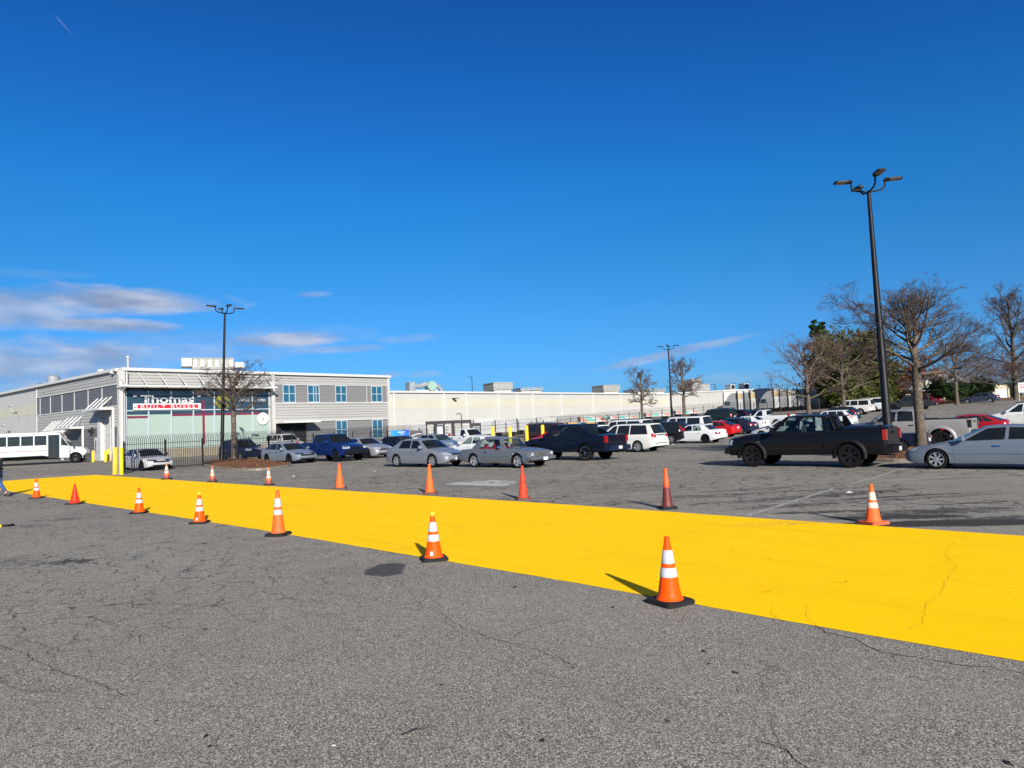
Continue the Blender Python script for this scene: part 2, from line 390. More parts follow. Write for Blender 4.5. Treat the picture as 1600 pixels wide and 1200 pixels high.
def worn_white(name, keep):
    m, t = newmat(name); geo = t.n('ShaderNodeNewGeometry')
    n = t.noise(geo, 7., 5., .8); n2 = t.noise(geo, 40., 3., .8)
    wear = t.mr(t.m('ADD', n, t.m('MULTIPLY', n2, .4)), keep, keep+.14)
    base = t.mix(wear, (.36, .35, .33), (.15, .142, .13))
    b = t.n('ShaderNodeBsdfPrincipled', {'Base Color': base, 'Roughness': .85}); t.n('ShaderNodeOutputMaterial', {0: b}); return m
M_white_good = worn_white('white_marking_paint', .78); M_white_worn = worn_white('worn_marking_paint', .62); M_white_old = worn_white('old_marking_paint', .60)
def pline(name, a, b, wd, mat, dz=.004):
    a = gp(*a); b = gp(*b); d = (b-a); d.z = 0; d.normalize(); n = Vector((-d.y, d.x, 0))*wd/2
    return tag(sheet(name, [tuple((a+n)[:2]), tuple((a-n)[:2]), tuple((b-n)[:2]), tuple((b+n)[:2])], mat, dz, 2.5), kind='structure')
pline('parking_line', (1166, 806), (1302, 764), .12, M_white_worn)
pline('parking_line', (1330, 756), (1430, 727), .12, M_white_worn)
pline('parking_line', (905, 766), (1600, 792.5), .1, M_white_old, .006)
pline('parking_line', (690, 741), (1080, 757), .09, M_white_old)
pline('parking_line', (470, 744), (640, 741), .1, M_white_old)
pline('parking_line', (320, 742), (372, 741.2), .35, M_white_worn)
pline('parking_line', (372, 741.2), (404, 738.5), .3, M_white_worn, .006)
pline('parking_line', (-60, 728.5), (120, 722.5), .12, M_white_old)
# the painted stall symbol: a solid bar with slanting strokes beyond it
tag(sheet('painted_stall_marking', [tuple(gp(*q)[:2]) for q in [(696, 757), (714, 753.4), (745, 754), (800, 757), (796, 758.5), (781, 760)]], M_white_good, .004, 3.), kind='structure')
for q in [[(735, 753.2), (742, 751.6), (770, 752.2), (764, 754.6)], [(757, 751.4), (768, 750), (786, 751), (776, 753.6)], [(768, 755.2), (789, 751), (795, 751.2), (778, 756)], [(783, 756), (800, 751.2), (806, 751.4), (792, 756.6)], [(797, 756.5), (806, 752.5), (812, 751.6), (808, 753), (801, 757)]]:
    tag(sheet('painted_stall_marking', [tuple(gp(*p)[:2]) for p in q], M_white_good, .005, 3.), kind='structure')

# long crack along the strip, and hairline cracks
M_crack = simple('crack_shadow', (.03, .025, .02), .95, var=.3)
def crack(pts, wd, seed, dz=.0025, mat=None):
    rnd = random.Random(seed); P = [gp(*q) for q in pts]; out = []
    for a, b in zip(P[:-1], P[1:]):
        n = max(2, int((b-a).length/.07))
        for k in range(n): out.append(a.lerp(b, k/n) + Vector((rnd.uniform(-.018, .018), rnd.uniform(-.018, .018), 0)))
    out.append(P[-1]); vs = []
    for i, p in enumerate(out):
        d = (out[min(i+1, len(out)-1)] - out[max(0, i-1)]); n = Vector((-d.y, d.x, 0)).normalized(); w_ = wd*rnd.uniform(.3, 1.)
        z = gz(p.x, p.y) + dz; vs += [(p.x+n.x*w_, p.y+n.y*w_, z), (p.x-n.x*w_, p.y-n.y*w_, z)]
    mb = MB().add(vs, [(2*i, 2*i+1, 2*i+3, 2*i+2) for i in range(len(out)-1)]); o = mb.build('pavement_crack', mat or M_crack); tag(o, kind='structure')
crack([(1277, 979), (1290, 989), (1316, 993), (1340, 1001), (1368, 1016), (1392, 1022), (1420, 1025), (1480, 1034), (1500, 1040), (1545, 1043), (1600, 1053), (1640, 1062)], .009, 1)
crack([(1372, 1028), (1396, 1026), (1400, 1023)], .005, 2)
crack([(0, 1008), (40, 1022), (60, 1036), (110, 1056), (165, 1073), (200, 1088)], .006, 3)
crack([(480, 926), (530, 930), (600, 940), (650, 945), (690, 958), (720, 980), (780, 1000), (830, 1012), (900, 1040)], .0045, 4)
crack([(1190, 1160), (1230, 1175), (1262, 1200)], .007, 5)
crack([(550, 850), (640, 870), (780, 866)], .004, 6)
crack([(680, 772), (716, 766), (734, 758)], .014, 7)
crack([(620, 905), (640, 922), (650, 940)], .004, 8)

M_ycr = simple('painted_over_crack', (.68, .38, .0), .8)
crack([(1484, 850), (1478, 868), (1494, 885), (1480, 905), (1470, 930), (1446, 945), (1444, 972), (1420, 985)], .006, 11, .0065, M_ycr)
crack([(1268, 942), (1260, 955), (1264, 966), (1276, 978)], .005, 12, .0065, M_ycr)
crack([(880, 882), (960, 864), (1040, 846), (1130, 812)], .009, 13, .0065, M_ycr)
# oil drips on the asphalt
M_oil = simple('oil_drip', (.022, .020, .020), .7)
rnd = random.Random(9)
for (px, py, r) in [(1100, 1018, .05), (1108, 1037, .035), (1150, 1051, .055), (1042, 1127, .04), (848, 1157, .045), (895, 1043, .03), (957, 949, .06), (1576, 1193, .05), (805, 917, .07), (828, 925, .05), (320, 983, .05), (308, 985, .03), (322, 1150, .04), (328, 1166, .035), (440, 871, .08), (430, 866, .06), (447, 862, .05), (722, 945, .04), (120, 1140, .03), (560, 984, .035), (690, 1071, .03), (1300, 1030, .03), (243, 1127, .03), (370, 1068, .03), (345, 1068, .025), (1335, 790, .12)]:
    c = gp(px, py); n = 14; out = []
    for k in range(n): a = 2*math.pi*k/n; q = r*.55*rnd.uniform(.25, 1.15); out.append((c.x+math.cos(a)*q, c.y+math.sin(a)*q*1.5))
    tag(sheet('oil_spot', out, M_oil, .003), kind='structure')
# ================================================================== buildings
P0 = Vector((-37.0, 67.0, 0)); U = Vector((.66, .7513, 0)).normalized(); V = Vector((-U.y, U.x, 0))
HB = 8.8
ANG_U = math.atan2(U.y, U.x)
def hit_wall(px, py, off=0., face='R'):
    """photo pixel -> (distance along the wall, height) on the right (R) or left (L) facade plane"""
    d = ray(px, py); o = Vector((0, 0, CAMH))
    ax, nn = (U, V) if face == 'R' else (V, U)
    p0 = P0 - nn*off if face == 'R' else P0 - U*off
    t = (p0-o).dot(nn)/d.dot(nn); p = o + d*t
    return (p-P0).dot(ax), p.z
def Rw(px, py, off=0.): return hit_wall(px, py, off, 'R')
def Lw(px, py, off=0.): return hit_wall(px, py, off, 'L')

M_coping = simple('white_metal_trim', (.46,.46,.45), .45, var=.04)
def cladding(name, c, period, depth=.5, vertical=False, grime=.0):
    m, t = newmat(name); tco = t.n('ShaderNodeTexCoord', out=3)
    s_ = t.t.nodes.new('ShaderNodeSeparateXYZ'); t.t.links.new(tco, s_.inputs[0])
    ax = t.m('ADD', s_.outputs[0], s_.outputs[1]) if vertical else s_.outputs[2]
    fr = t.m('FRACT', t.m('DIVIDE', ax, period))
    groove = t.m('MULTIPLY', t.mr(fr, .0, .10, 1., 0.), 1.)
    rib = t.m('ADD', t.mr(t.m('ABSOLUTE', t.m('SUBTRACT', fr, .5)), .25, .5, 1., 0.), 0.)
    n1 = t.noise(tco, .5, 4., .6); n2 = t.noise(tco, 6., 3.)
    base = t.mix(t.mr(n1, .3, .7), tuple(v*.93 for v in c), c)
    base = t.mix(t.mr(n2, .3, .7, 0, .08), base, (.3, .28, .25))
    bn = t.n('ShaderNodeBump', {'Height': t.m('SUBTRACT', rib, groove), 'Strength': 1., 'Distance': depth})
    b = t.n('ShaderNodeBsdfPrincipled', {'Base Color': base, 'Roughness': .5, 'Normal': bn}); t.n('ShaderNodeOutputMaterial', {0: b}); return m
M_sid = cladding('ribbed_light_cladding', (.315, .31, .295), .30, .03)
M_dark = cladding('charcoal_cladding', (.088, .089, .098), .30, .015)
M_grey = cladding('mid_grey_cladding', (.150, .147, .15), .30, .015)
M_grey_l = simple('grey_lower_panel', (.30, .295, .29), .6, var=.05)
M_beige = cladding('beige_wall_panel', (.41, .402, .378), .30, .012, True)
M_cream = cladding('cream_wall_band', (.44, .42, .335), .30, .012, True)
M_post = simple('light_grey_post', (.40, .39, .37), .5, var=.05)
M_dk = simple('dark_interior', (.012, .012, .013), .8)
M_blk = simple('black_metal', (.014, .014, .016), .45, var=.2)
def glassy(name, c, rough=.05, spec=.6, var=.1):
    m, t = newmat(name); tco = t.n('ShaderNodeTexCoord', out=3); n1 = t.noise(tco, .7, 3.)
    base = t.mix(n1, tuple(v*(1-var) for v in c), tuple(v*(1+var) for v in c))
    bn = t.n('ShaderNodeBump', {'Height': t.noise(tco, .35, 2.), 'Strength': .12, 'Distance': .2})
    b = t.n('ShaderNodeBsdfPrincipled', {'Base Color': base, 'Roughness': rough, 'Specular IOR Level': spec, 'Normal': bn}); t.n('ShaderNodeOutputMaterial', {0: b}); return m
M_gl_dk = glassy('dark_showroom_glass', (.022, .045, .07)); M_gl_lt = glassy('frosted_green_glass', (.265,.33,.29), .25, .4, .05)
M_win = glassy('blue_office_glass', (.02, .085, .14)); M_mull = simple('white_mullion', (.36, .42, .46), .4, var=.04)
M_crim = simple('crimson_band', (.16, .018, .045), .5); M_conc = simple('sand_concrete', (.22,.19,.14), .85, var=.1)

class WB:
    """collects boxes laid on a facade: s = along the wall, z = height, off = out of the wall"""
    def __init__(s, face): s.face = face; s.mb = MB()
    def box(s, s0, s1, z0, z1, o0, o1, m=None):
        ax, nn = (U, V) if s.face == 'R' else (V, U)
        vs = []
        for z in (z0, z1):
            for a, o in ((s0, o0), (s1, o0), (s1, o1), (s0, o1)):
                p = P0 + ax*a - nn*o; vs.append((p.x, p.y, z))
        s.mb.add(vs, [(3, 2, 1, 0), (4, 5, 6, 7), (0, 1, 5, 4), (1, 2, 6, 5), (2, 3, 7, 6), (3, 0, 4, 7)], m); return s
    def pt(s, a, z, o):
        ax, nn = (U, V) if s.face == 'R' else (V, U); p = P0 + ax*a - nn*o; return Vector((p.x, p.y, z))
    def bar(s, a, b, r, m=None): s.mb.tube([s.pt(*a), s.pt(*b)], r, 4, m); return s
    def build(s, name, mat, parent): return s.mb.build(name, mat, parent)

SR = 32.0            # right facade length
SL = Lw(57, 620)[0]  # left facade length up to the beige hall
bld = empty('office_building', (0, 0, 0))
tag(bld, 'two storey grey and white clad office building with a glass showroom front', 'building')
base_z = -.2
# --- right facade
s_g0, s_g1 = Rw(197, 620)[0], Rw(421, 620)[0]; s_p = Rw(426, 620)[0]
z_b1 = Rw(500, 602)[1]; z_b2 = Rw(500, 630)[1]; z_b3 = Rw(500, 657)[1]
a = WB('R'); a.box(0, SR, HB-1.35, HB-.28, -.3, 0, None)
a.mb = MB(); z_top = HB-.28
z1a, z1b = Rw(600, 603)[1], Rw(600, 629)[1]; z2 = Rw(600, 654)[1]
a.box(s_p+.2, SR-.25, z1a, z_top, -.3, 0); a.box(s_p+.2, SR-.25, z2, z1b, -.3, 0); a.box(.3, s_p-.2, Rw(300, 607)[1], z_top, -.3, 0)
a.build('ribbed_cladding', M_sid, bld)
a = WB('R'); a.box(s_p+.2, SR-.25, z1b, z1a, -.3, -.05); a.box(s_p+.2, SR-.25, base_z, z2, -.3, -.05); a.build('grey_wall_band', M_grey, bld)
a = WB('R'); a.box(s_p+.2, SR-.25, z1b-.06, z1b+.06, 0, .08); a.box(s_p+.2, SR-.25, z2-.07, z2+.05, 0, .08); a.box(s_p+.2, SR-.25, z1a-.03, z1a+.05, 0, .05)
for sx in (.34, .56, .8):
    s_ = s_p+.2+(SR-s_p-.45)*sx; a.box(s_-.03, s_+.03, z1b+.06, z1a-.03, -.05, -.02)
a.build('wall_trim', M_coping, bld)
a = WB('R'); a.box(0, SR+.25, HB-.28, HB, -.6, .3); a.build('roof_coping', M_coping, bld)
for q_ in ((-.25, .28, -.25, .25), (s_p-.2, s_p+.2, -.2, .2), (SR-.25, SR+.1, -.35, .15)): WB('R').box(q_[0], q_[1], base_z, HB-.28, q_[2], q_[3]).build('corner_post', M_post, bld)
a = WB('R'); a.bar((.42, HB-.4, .35), (.42, HB-1.7, .35), .1).bar((.42, HB-1.7, .35), (.02, HB-2.3, .33), .1).bar((.02, HB-2.3, .33), (.02, 0, .33), .1)
a.build('downpipe', M_coping, bld)
# showroom glazing: sun shade, dark upper panes, frosted lower panes
z_gt = Rw(300, 611)[1]; z_tr = Rw(213, 641.5)[1]; z_fr = Rw(213, 648)[1]; z_gb = .9
WB('R').box(s_g0, s_g1, z_fr, z_gt, -.3, -.12).build('dark_glass', M_gl_dk, bld)
WB('R').box(s_g0, s_g1, z_gb, z_fr, -.3, -.12).build('frosted_glass', M_gl_lt, bld)
WB('R').box(.25, s_p-.2, base_z, z_gb, -.3, .06).build('plinth', M_conc, bld)
a = WB('R')
mx = [197.5, 232.5, 268, 302.5, 335.5, 365, 395, 421]
for px in mx:
    s_ = Rw(px, 640)[0]; a.box(s_-.05, s_+.05, z_gb, z_gt, -.12, -.02)
a.box(s_g0, s_g1, z_tr-.05, z_tr+.05, -.119, -.025); a.box(s_g0, s_g1, z_gb, z_gb+.08, -.118, -.03)
a.build('mullion', M_mull, bld)
for i in (0, 2, 3, 4, 5, 6):
    x0 = Rw(mx[i], 650)[0]+.06; x1 = Rw(mx[i+1], 650)[0]-.06; zz = Rw((mx[i]+mx[i+1])/2, 651)[1] if i == 0 else z_fr-.05; WB('R').box(x0, x1, zz-.15, zz+.06, -.119, -.105).build('crimson_stripe', M_crim, bld)
s_ = Rw(318.5, 650)[0]; WB('R').box(s_-.10, s_+.10, 1.2, Rw(318, 625)[1], -.119, -.04).build('crimson_post', M_crim, bld)
a = WB('R'); a.box(.28, s_p-.2, z_gt, Rw(300, 607)[1], -.3, -.1); a.build('glazing_header', M_dk, bld)
zs = Rw(300, 605, 1.5)[1]
a = WB('R'); sA, sB = Rw(190, 604, 1.6)[0], Rw(434, 604, 1.6)[0]
a.box(sA, sB, zs, zs+.16, 1.5, 1.62)
for k in range(5): a.box(sA, sB, zs+.03, zs+.07, .15+.27*k, .28+.27*k)
n_st = 9
for k in range(n_st):
    s_ = sA+.4+(sB-sA-.8)*k/(n_st-1); a.box(s_-.05, s_+.05, zs+.075, zs+.13, .02, 1.5)
    a.bar((s_-.2, HB-.45, .05), (s_, zs+.15, 1.5), .055)
a.build('sun_shade', M_coping, bld)
# entrance canopy and doorway under the first floor
sE0, sE1 = Rw(433, 665)[0], Rw(487, 665)[0]; zc = Rw(470, 659)[1]
WB('R').box(s_p+.2, sE1, zc-.12, zc+.12, .0, 1.9).build('entrance_canopy', M_coping, bld)
WB('R').box(s_p+.25, sE1-.7, base_z, zc-.12, -.045, -.03).build('entrance_recess', M_dk, bld)
a = WB('R'); a.box(s_p+1., s_p+2.4, 0, 2.2, -.028, .01); a.build('door', simple('door_glass_dark', (.05, .07, .09), .15), bld)
def window(a0, a1, z0, z1, nx, nz, parent, name='window', o=-.045):
    w_ = WB('R'); f = .07
    w_.box(a0, a1, z0, z0+f, o, o+.06); w_.box(a0, a1, z1-f, z1, o, o+.06); w_.box(a0, a0+f, z0+f, z1-f, o, o+.06); w_.box(a1-f, a1, z0+f, z1-f, o, o+.06)
    for i in range(1, nx): s_ = a0+(a1-a0)*i/nx; w_.box(s_-.035, s_+.035, z0+f, z1-f, o, o+.05)
    for i in range(1, nz): z_ = z0+(z1-z0)*i/nz; w_.box(a0+f, a1-f, z_-.035, z_+.035, o, o+.045)
    fr = w_.build(name, M_mull, parent); WB('R').box(a0+f, a1-f, z0+f, z1-f, o, o+.015).build('pane', M_win, fr); return fr
for (p0, p1) in [(442, 461.5), (480.5, 499), (524, 541.5), (580, 597)]:
    window(Rw(p0, 610)[0], Rw(p1, 610)[0], z1b+.07, z1a-.04, 2, 2, bld)
for (p0, p1) in [(525, 543), (582, 598)]:
    window(Rw(p0, 670)[0], Rw(p1, 670)[0], Rw(p0, 684)[1]-.1, z2-.1, 2, 2, bld)
# --- left facade
zu0, zu1 = Lw(184, 600)[1], Lw(184, 634)[1]; zl = Lw(184, 667)[1]
a = WB('L'); a.box(.25, SL, zu0, HB-.28, -.3, 0)
dA, dB = Lw(155, 690)[0], Lw(179, 690)[0]
zd = Lw(165, 652)[1]
a.box(.25, SL, zd+.02, zu1, -.3, 0); a.box(.25, Lw(172, 700)[0]-.2, zl, zd+.02, -.3, 0); a.box(Lw(154, 700)[0]+.3, SL, zl, zd+.02, -.3, 0)
a.build('ribbed_cladding', M_sid, bld)
a = WB('L'); a.box(.25, SL, zu1, zu0, -.3, -.06); a.box(.25, Lw(172, 700)[0]-.2, base_z, zl, -.3, -.06); a.box(Lw(154, 700)[0]+.3, SL, base_z, zl, -.3, -.06); a.build('charcoal_wall_band', M_dark, bld)
a = WB('L')
for px in (158.5, 136.8, 115.3, 96, 78, 62): s_ = Lw(px, 620)[0]; a.box(s_-.06, s_+.06, zu1, zu0, -.06, -.02)
a.box(.25, SL, zu1-.06, zu1+.05, 0, .07); a.box(.25, SL, zu0-.04, zu0+.04, 0, .05); a.box(SL-.2, SL, base_z, HB-.28, 0, .06)
a.build('wall_trim', M_coping, bld)
a = WB('L'); a.box(.6, SL+28, HB-.28, HB, -.6, .3); a.build('roof_coping', M_coping, bld)
# dock door with white frame
sd0, sd1 = Lw(172, 700)[0], Lw(154.5, 700)[0]
WB('L').box(sd0-.2, sd1+.3, base_z, zd, -.5, -.45).build('dock_opening', M_dk, bld)
a = WB('L'); a.box(sd1+.3-.9, sd1+.3, base_z, zd, -.44, .05); a.box(sd0-.2, sd0+.05, base_z, zd, -.44, .05); a.build('door', simple('white_door', (.45,.45,.44), .5), bld)
# white pedestrian door and small fixtures
s0, s1 = Lw(152.5, 705)[0], Lw(147.5, 705)[0]
pd = WB('L').box(s0, s1, 0, 2.3, -.06, .02).build('door', MATS['white_door'], bld)
WB('L').box(s0+(s1-s0)*.35, s0+(s1-s0)*.6, .9, 2.0, .02, .035).build('pane', M_gl_dk, pd)
for px, py in [(179, 581), (145, 673)]:
    s_, z_ = Lw(px, py); WB('L').box(s_-.18, s_+.18, z_-.18, z_+.12, 0, .4).box(s_-.08, s_+.08, z_+.12, z_+.3, 0, .15).build('wall_light', M_coping if py < 600 else M_blk, bld)
# awnings: flat white roofs on a leg, hung from slanting stays
def awning(px0, px1, py, depth, leg_px, stays, name='awning'):
    sA, z_ = Lw(px1, py, 0); sB, _ = Lw(px0, py, depth)
    a = WB('L'); a.box(sA, sB, z_, z_+.22, .02, depth)
    for k in range(stays):
        s_ = sA+.5+(sB-sA-1.)*k/(stays-1); a.bar((s_, z_+1.25, .05), (s_, z_+.2, depth-.2), .075)
    a.build(name, M_coping, bld)
    a = WB('L'); a.box(sA+.02, sA+.2, 0, z_, .02, .2); a.build('awning_post', M_coping, bld)
awning(128, 179, 640, 1.35, 178, 4); awning(84, 131.5, 669.5, 1.35, 131, 4); awning(62, 99.5, 675.5, 1.25, 99, 4)
# inner core and roof
a = MB(); c = P0 + U*(SR/2) + V*(SL/2)
pr = [P0+U*.3+V*.3, P0+U*(SR-.05)+V*.3, P0+U*(SR-.05)+V*(SL-.05), P0+U*.3+V*(SL-.05)]
a.prism([(p.x, p.y) for p in pr], base_z, HB-.35); a.build('roof', simple('roof_membrane', (.45, .45, .43), .8), bld)

# --- signs on the showroom
def text_mesh(name, body, size, mat, ext, M, parent, sx=1., font_off=0., spacing=1., fitw=None):
    cu_ = bpy.data.curves.new(name, 'FONT'); cu_.body = body; cu_.size = size; cu_.extrude = ext; cu_.align_x = 'CENTER'; cu_.align_y = 'BOTTOM_BASELINE'; cu_.offset = font_off; cu_.space_character = spacing
    to = bpy.data.objects.new(name, cu_); col.objects.link(to); dg = bpy.context.evaluated_depsgraph_get()
    me = bpy.data.meshes.new_from_object(to.evaluated_get(dg)); bpy.data.objects.remove(to)
    if fitw: xs_ = [v.co.x for v in me.vertices]; sx = fitw/(max(xs_)-min(xs_))
    me.transform(Matrix.Scale(sx, 4, (1, 0, 0))); me.transform(M); me.materials.clear(); me.materials.append(mat)
    o = bpy.data.objects.new(name, me); col.objects.link(o); o.parent = parent; return o
def wallM(s_, z_, off):  # text plane frame on the right facade
    p = P0 + U*s_ - V*off
    return Matrix(((U.x, 0, -V.x, p.x), (U.y, 0, -V.y, p.y), (0, 1, 0, z_), (0, 0, 0, 1)))
M_redp = simple('sign_red', (.5, .016, .03), .4, var=.04); M_whp = simple('sign_white', (.58,.58,.58), .4, var=.03); M_silv = simple('sign_silver', (.24, .255, .28), .5, .0, var=.1)
sg = empty('company_sign'); tag(sg, 'large company sign of silver letters over a red bar on the showroom glass', 'sign')
s0, zb = Rw(207.5, 640); s1, zt = Rw(313, 630); zb = Rw(260, 640)[1]; zt = Rw(260, 630.5)[1]; W_ = s1-s0
WB('R').box(s0, s1, zb, zt, .05, .14).build('white_plate', M_whp, sg)
WB('R').box(s0+W_*.055, s1-W_*.045, zb+(zt-zb)*.22, zt-(zt-zb)*.18, .14, .15).build('red_bar', M_redp, sg)
for k in (.008, .957): WB('R').box(s0+W_*k, s0+W_*(k+.035), zb+(zt-zb)*.33, zb+(zt-zb)*.45, .142, .148).build('grey_dash', M_gl_dk, sg)
text_mesh('bar_lettering', 'BUILT BUSES', (zt-zb)*.74, M_whp, .01, wallM((s0+s1)/2, zb+(zt-zb)*.25, .16), sg, 1.22, .0, 1.35, fitw=W_*.80)
# big wordmark: wide serif-like strokes, bright lower third
zT = Rw(260, 615.5)[1]; hgt = zT - zt
for part, (mt, off_) in {'wordmark_lettering': (M_silv, .02)}.items():
    text_mesh(part, 'Thomas', hgt*1.12, mt, .05, wallM(s0+W_*.495, zt+.06, .12), sg, 1.2, .012, 1.0, fitw=W_*.78)
o_ = text_mesh('wordmark_lower_highlight', 'Thomas', hgt*1.12, M_whp, .05, wallM(s0+W_*.495, zt+.06, .125), sg, 1.2, .013, 1.0, fitw=W_*.782)
bm = bmesh.new(); bm.from_mesh(o_.data)
bmesh.ops.bisect_plane(bm, geom=bm.verts[:]+bm.edges[:]+bm.faces[:], plane_co=(0, 0, zt+hgt*.36), plane_no=(0, 0, 1), clear_outer=True); bm.to_mesh(o_.data); bm.free()
zo = zt+hgt*.86
WB('R').box(s0+W_*.0, s0+W_*1.0, zo, zo+hgt*.16, .05, .1).box(s0, s0+W_*.05, zo-hgt*.2, zo, .05, .1).box(s0+W_*.95, s0+W_, zo-hgt*.2, zo, .05, .1).build('wordmark_overline', M_silv, sg)
# round yellow emblem behind the tree, with lettering beside it
s_, z_ = Rw(348, 628); em = empty('round_yellow_emblem'); tag(em, 'round yellow and dark emblem with white lettering on the glass behind the bare tree', 'sign')
def disc(name, r, off, mat, parent, sC, zC, n=28, th=.04, ring=None):
    mb = MB(); pts = []
    for k in range(n): a = 2*math.pi*k/n; pts.append((math.cos(a)*r, math.sin(a)*r))
    vs = []
    for o_ in (off, off+th):
        for x, z in pts: p = P0+U*(sC+x)-V*o_; vs.append((p.x, p.y, zC+z))
    mb.add(vs, [tuple(range(n)), tuple(range(2*n-1, n-1, -1))]+[(i, (i+1) % n, n+(i+1) % n, n+i) for i in range(n)])
    return mb.build(name, mat, parent)
M_ye = simple('emblem_yellow', (.22, .22, .03), .4)
disc('emblem_disc', .8, .02, M_ye, em, s_, z_); 
a = WB('R'); a.box(s_-.08, s_+.08, z_-.75, z_+.75, .062, .075); a.mb.tube([a.pt(s_-.7, z_+.22, .08), a.pt(s_-.2, z_-.1, .08), a.pt(s_+.3, z_+.2, .08), a.pt(s_+.7, z_-.18, .08)], .14, 6); a.build('emblem_swirl', M_gl_dk, em)
p_, q_ = Rw(397, 626); text_mesh('small_lettering', 'AUTO    C TIMES', .42, M_whp, .01, wallM(p_-.2, q_-.1, .06), em, 1.3, fitw=Rw(415, 626)[0]-Rw(374, 626)[0])
s_, z_ = Rw(410.5, 654); ds = empty('round_white_sign'); tag(ds, 'round white sign with a small dark emblem at the right end of the frosted glass', 'sign')
disc('sign_disc', .66, .02, M_whp, ds, s_, z_); disc('emblem', .15, .061, simple('sign_dark_print', (.1, .11, .12), .5), ds, s_, z_, 16, .01); disc('emblem_centre', .08, .072, M_whp, ds, s_, z_+.05, 12, .01)
WB('R').box(s_-.1, s_+.1, z_-.36, z_-.31, .061, .066).build('caption_mark', MATS['sign_dark_print'], ds)

# --- long warehouse hall: continues the right facade; second part continues the left facade
wh = empty('warehouse_hall'); tag(wh, 'long low cream banded warehouse hall with white pilasters running off behind the car park', 'building')
HW = 6.85; E = SR + 108
a = WB('R'); a.box(SR+.1, E, -1, HW-.25, -.35, -.15); a.build('beige_wall', M_beige, wh)
zc0, zc1 = Rw(700, 637)[1], Rw(700, 624)[1]
a = WB('R'); a.box(SR+.1, E, zc0, zc1, -.15, -.13); a.build('cream_band', M_cream, wh)
a = WB('R')
for px in (616, 694.5, 729.5, 779.5, 809.5, 834, 878, 928, 971, 1004, 1022, 1048, 1066, 1080, 1092):
    s_ = Rw(px, 640)[0]
    if s_ < E-1: a.box(s_-.13, s_+.13, -1, HW-.25, -.13, .0)
a.build('pilaster', M_coping, wh)
a = WB('R'); a.box(SR+.1, E, HW-.25, HW, -.6, .1); a.build('roof_coping', M_coping, wh)
a = MB(); pr = [P0+U*(SR+.1)+V*.4, P0+U*E+V*.4, P0+U*E+V*60, P0+U*(SR+.1)+V*60]; a.prism([(p.x, p.y) for p in pr], -1, HW-.4); a.build('roof', MATS['roof_membrane'], wh)
s_, z_ = Rw(709, 623); WB('R').box(s_-.25, s_+.25, z_, z_+.1, -.13, .7).build('wall_light', M_blk, wh)
# beige hall on the far left
lh = empty('beige_hall'); tag(lh, 'plain beige panelled hall with a pale cream band behind the white bus', 'building')
WB('L').box(SL, SL+60, -.2, HB-.3, -.35, -.08).build('beige_wall', M_beige, lh)
WB('L').box(SL, SL+60, Lw(50, 668-20)[1], Lw(50, 632)[1], -.08, -.06).build('cream_band', M_cream, lh)
a = MB(); pr = [P0+U*.4+V*SL, P0+U*30+V*SL, P0+U*30+V*(SL+60), P0+U*.4+V*(SL+60)]; a.prism([(p.x, p.y) for p in pr], -.2, HB-.35); a.build('roof', MATS['roof_membrane'], lh)
for px, py in ((14, 633.5), (3, 664)):
    s_, z_ = Lw(px, py, 1.); a = WB('L'); a.box(s_-.8, s_+.8, z_-.05, z_+.05, .9, 1.1); a.bar((s_, z_, 1.), (s_+.1, z_-1.6, 0), .04); a.build('wall_light', M_post, lh)
# end block of the hall
eb = empty('hall_end_block'); tag(eb, 'plain cream block at the far end of the long hall, behind the truck cabs', 'building')
c0 = atY(1133, 141); zt_ = c0.z + top_h(1133, 609.5, 141); c0.z = 0
dirR = (Vector((math.cos(R(-8)), math.sin(R(-8)), 0))).normalized(); dirL = Vector((-.92, .40, 0)).normalized()
pA, pB = c0 + dirL*12, c0 + dirR*8.5; bk = Vector((.5, .86, 0))
pr = [pA, c0, pB, pB+bk*30, pA+bk*30]
MB().prism([(p.x, p.y) for p in pr], 0, zt_-.25).build('beige_wall', M_beige, eb)
q = [pA-bk*.1, c0-bk*.15, pB+dirR*.1-bk*.1, pB+dirR*.1+bk*30, pA+bk*30]; MB().prism([(p.x, p.y) for p in q], zt_-.25, zt_).build('roof_coping', M_coping, eb)
for k in (0, .47, .97):
    p = c0 + dirR*8.5*k; MB().box((p.x, p.y-.16, zt_/2-.13), (.28, .2, zt_-.3)).build('pilaster', M_coping, eb)
# long dark flat roof beyond the truck cabs
p = atY(1222, 150); p2 = atY(1300, 146)
db = empty('dark_roofed_shed', (p.x, p.y, 0), -.05); tag(db, 'low dark roofed shed behind the row of truck cabs', 'shed')
hh = p.z + top_h(1222, 613.5, 150)
MB().box((0, 4, hh/2-.3), (20, 8, hh-.6)).build('wall', simple('dark_shed_wall', (.014, .015, .017), .8), db); MB().box((0, 4, hh-.2), (21, 9, .3)).build('roof', simple('dark_shed_roof', (.012, .013, .017), .7), db)

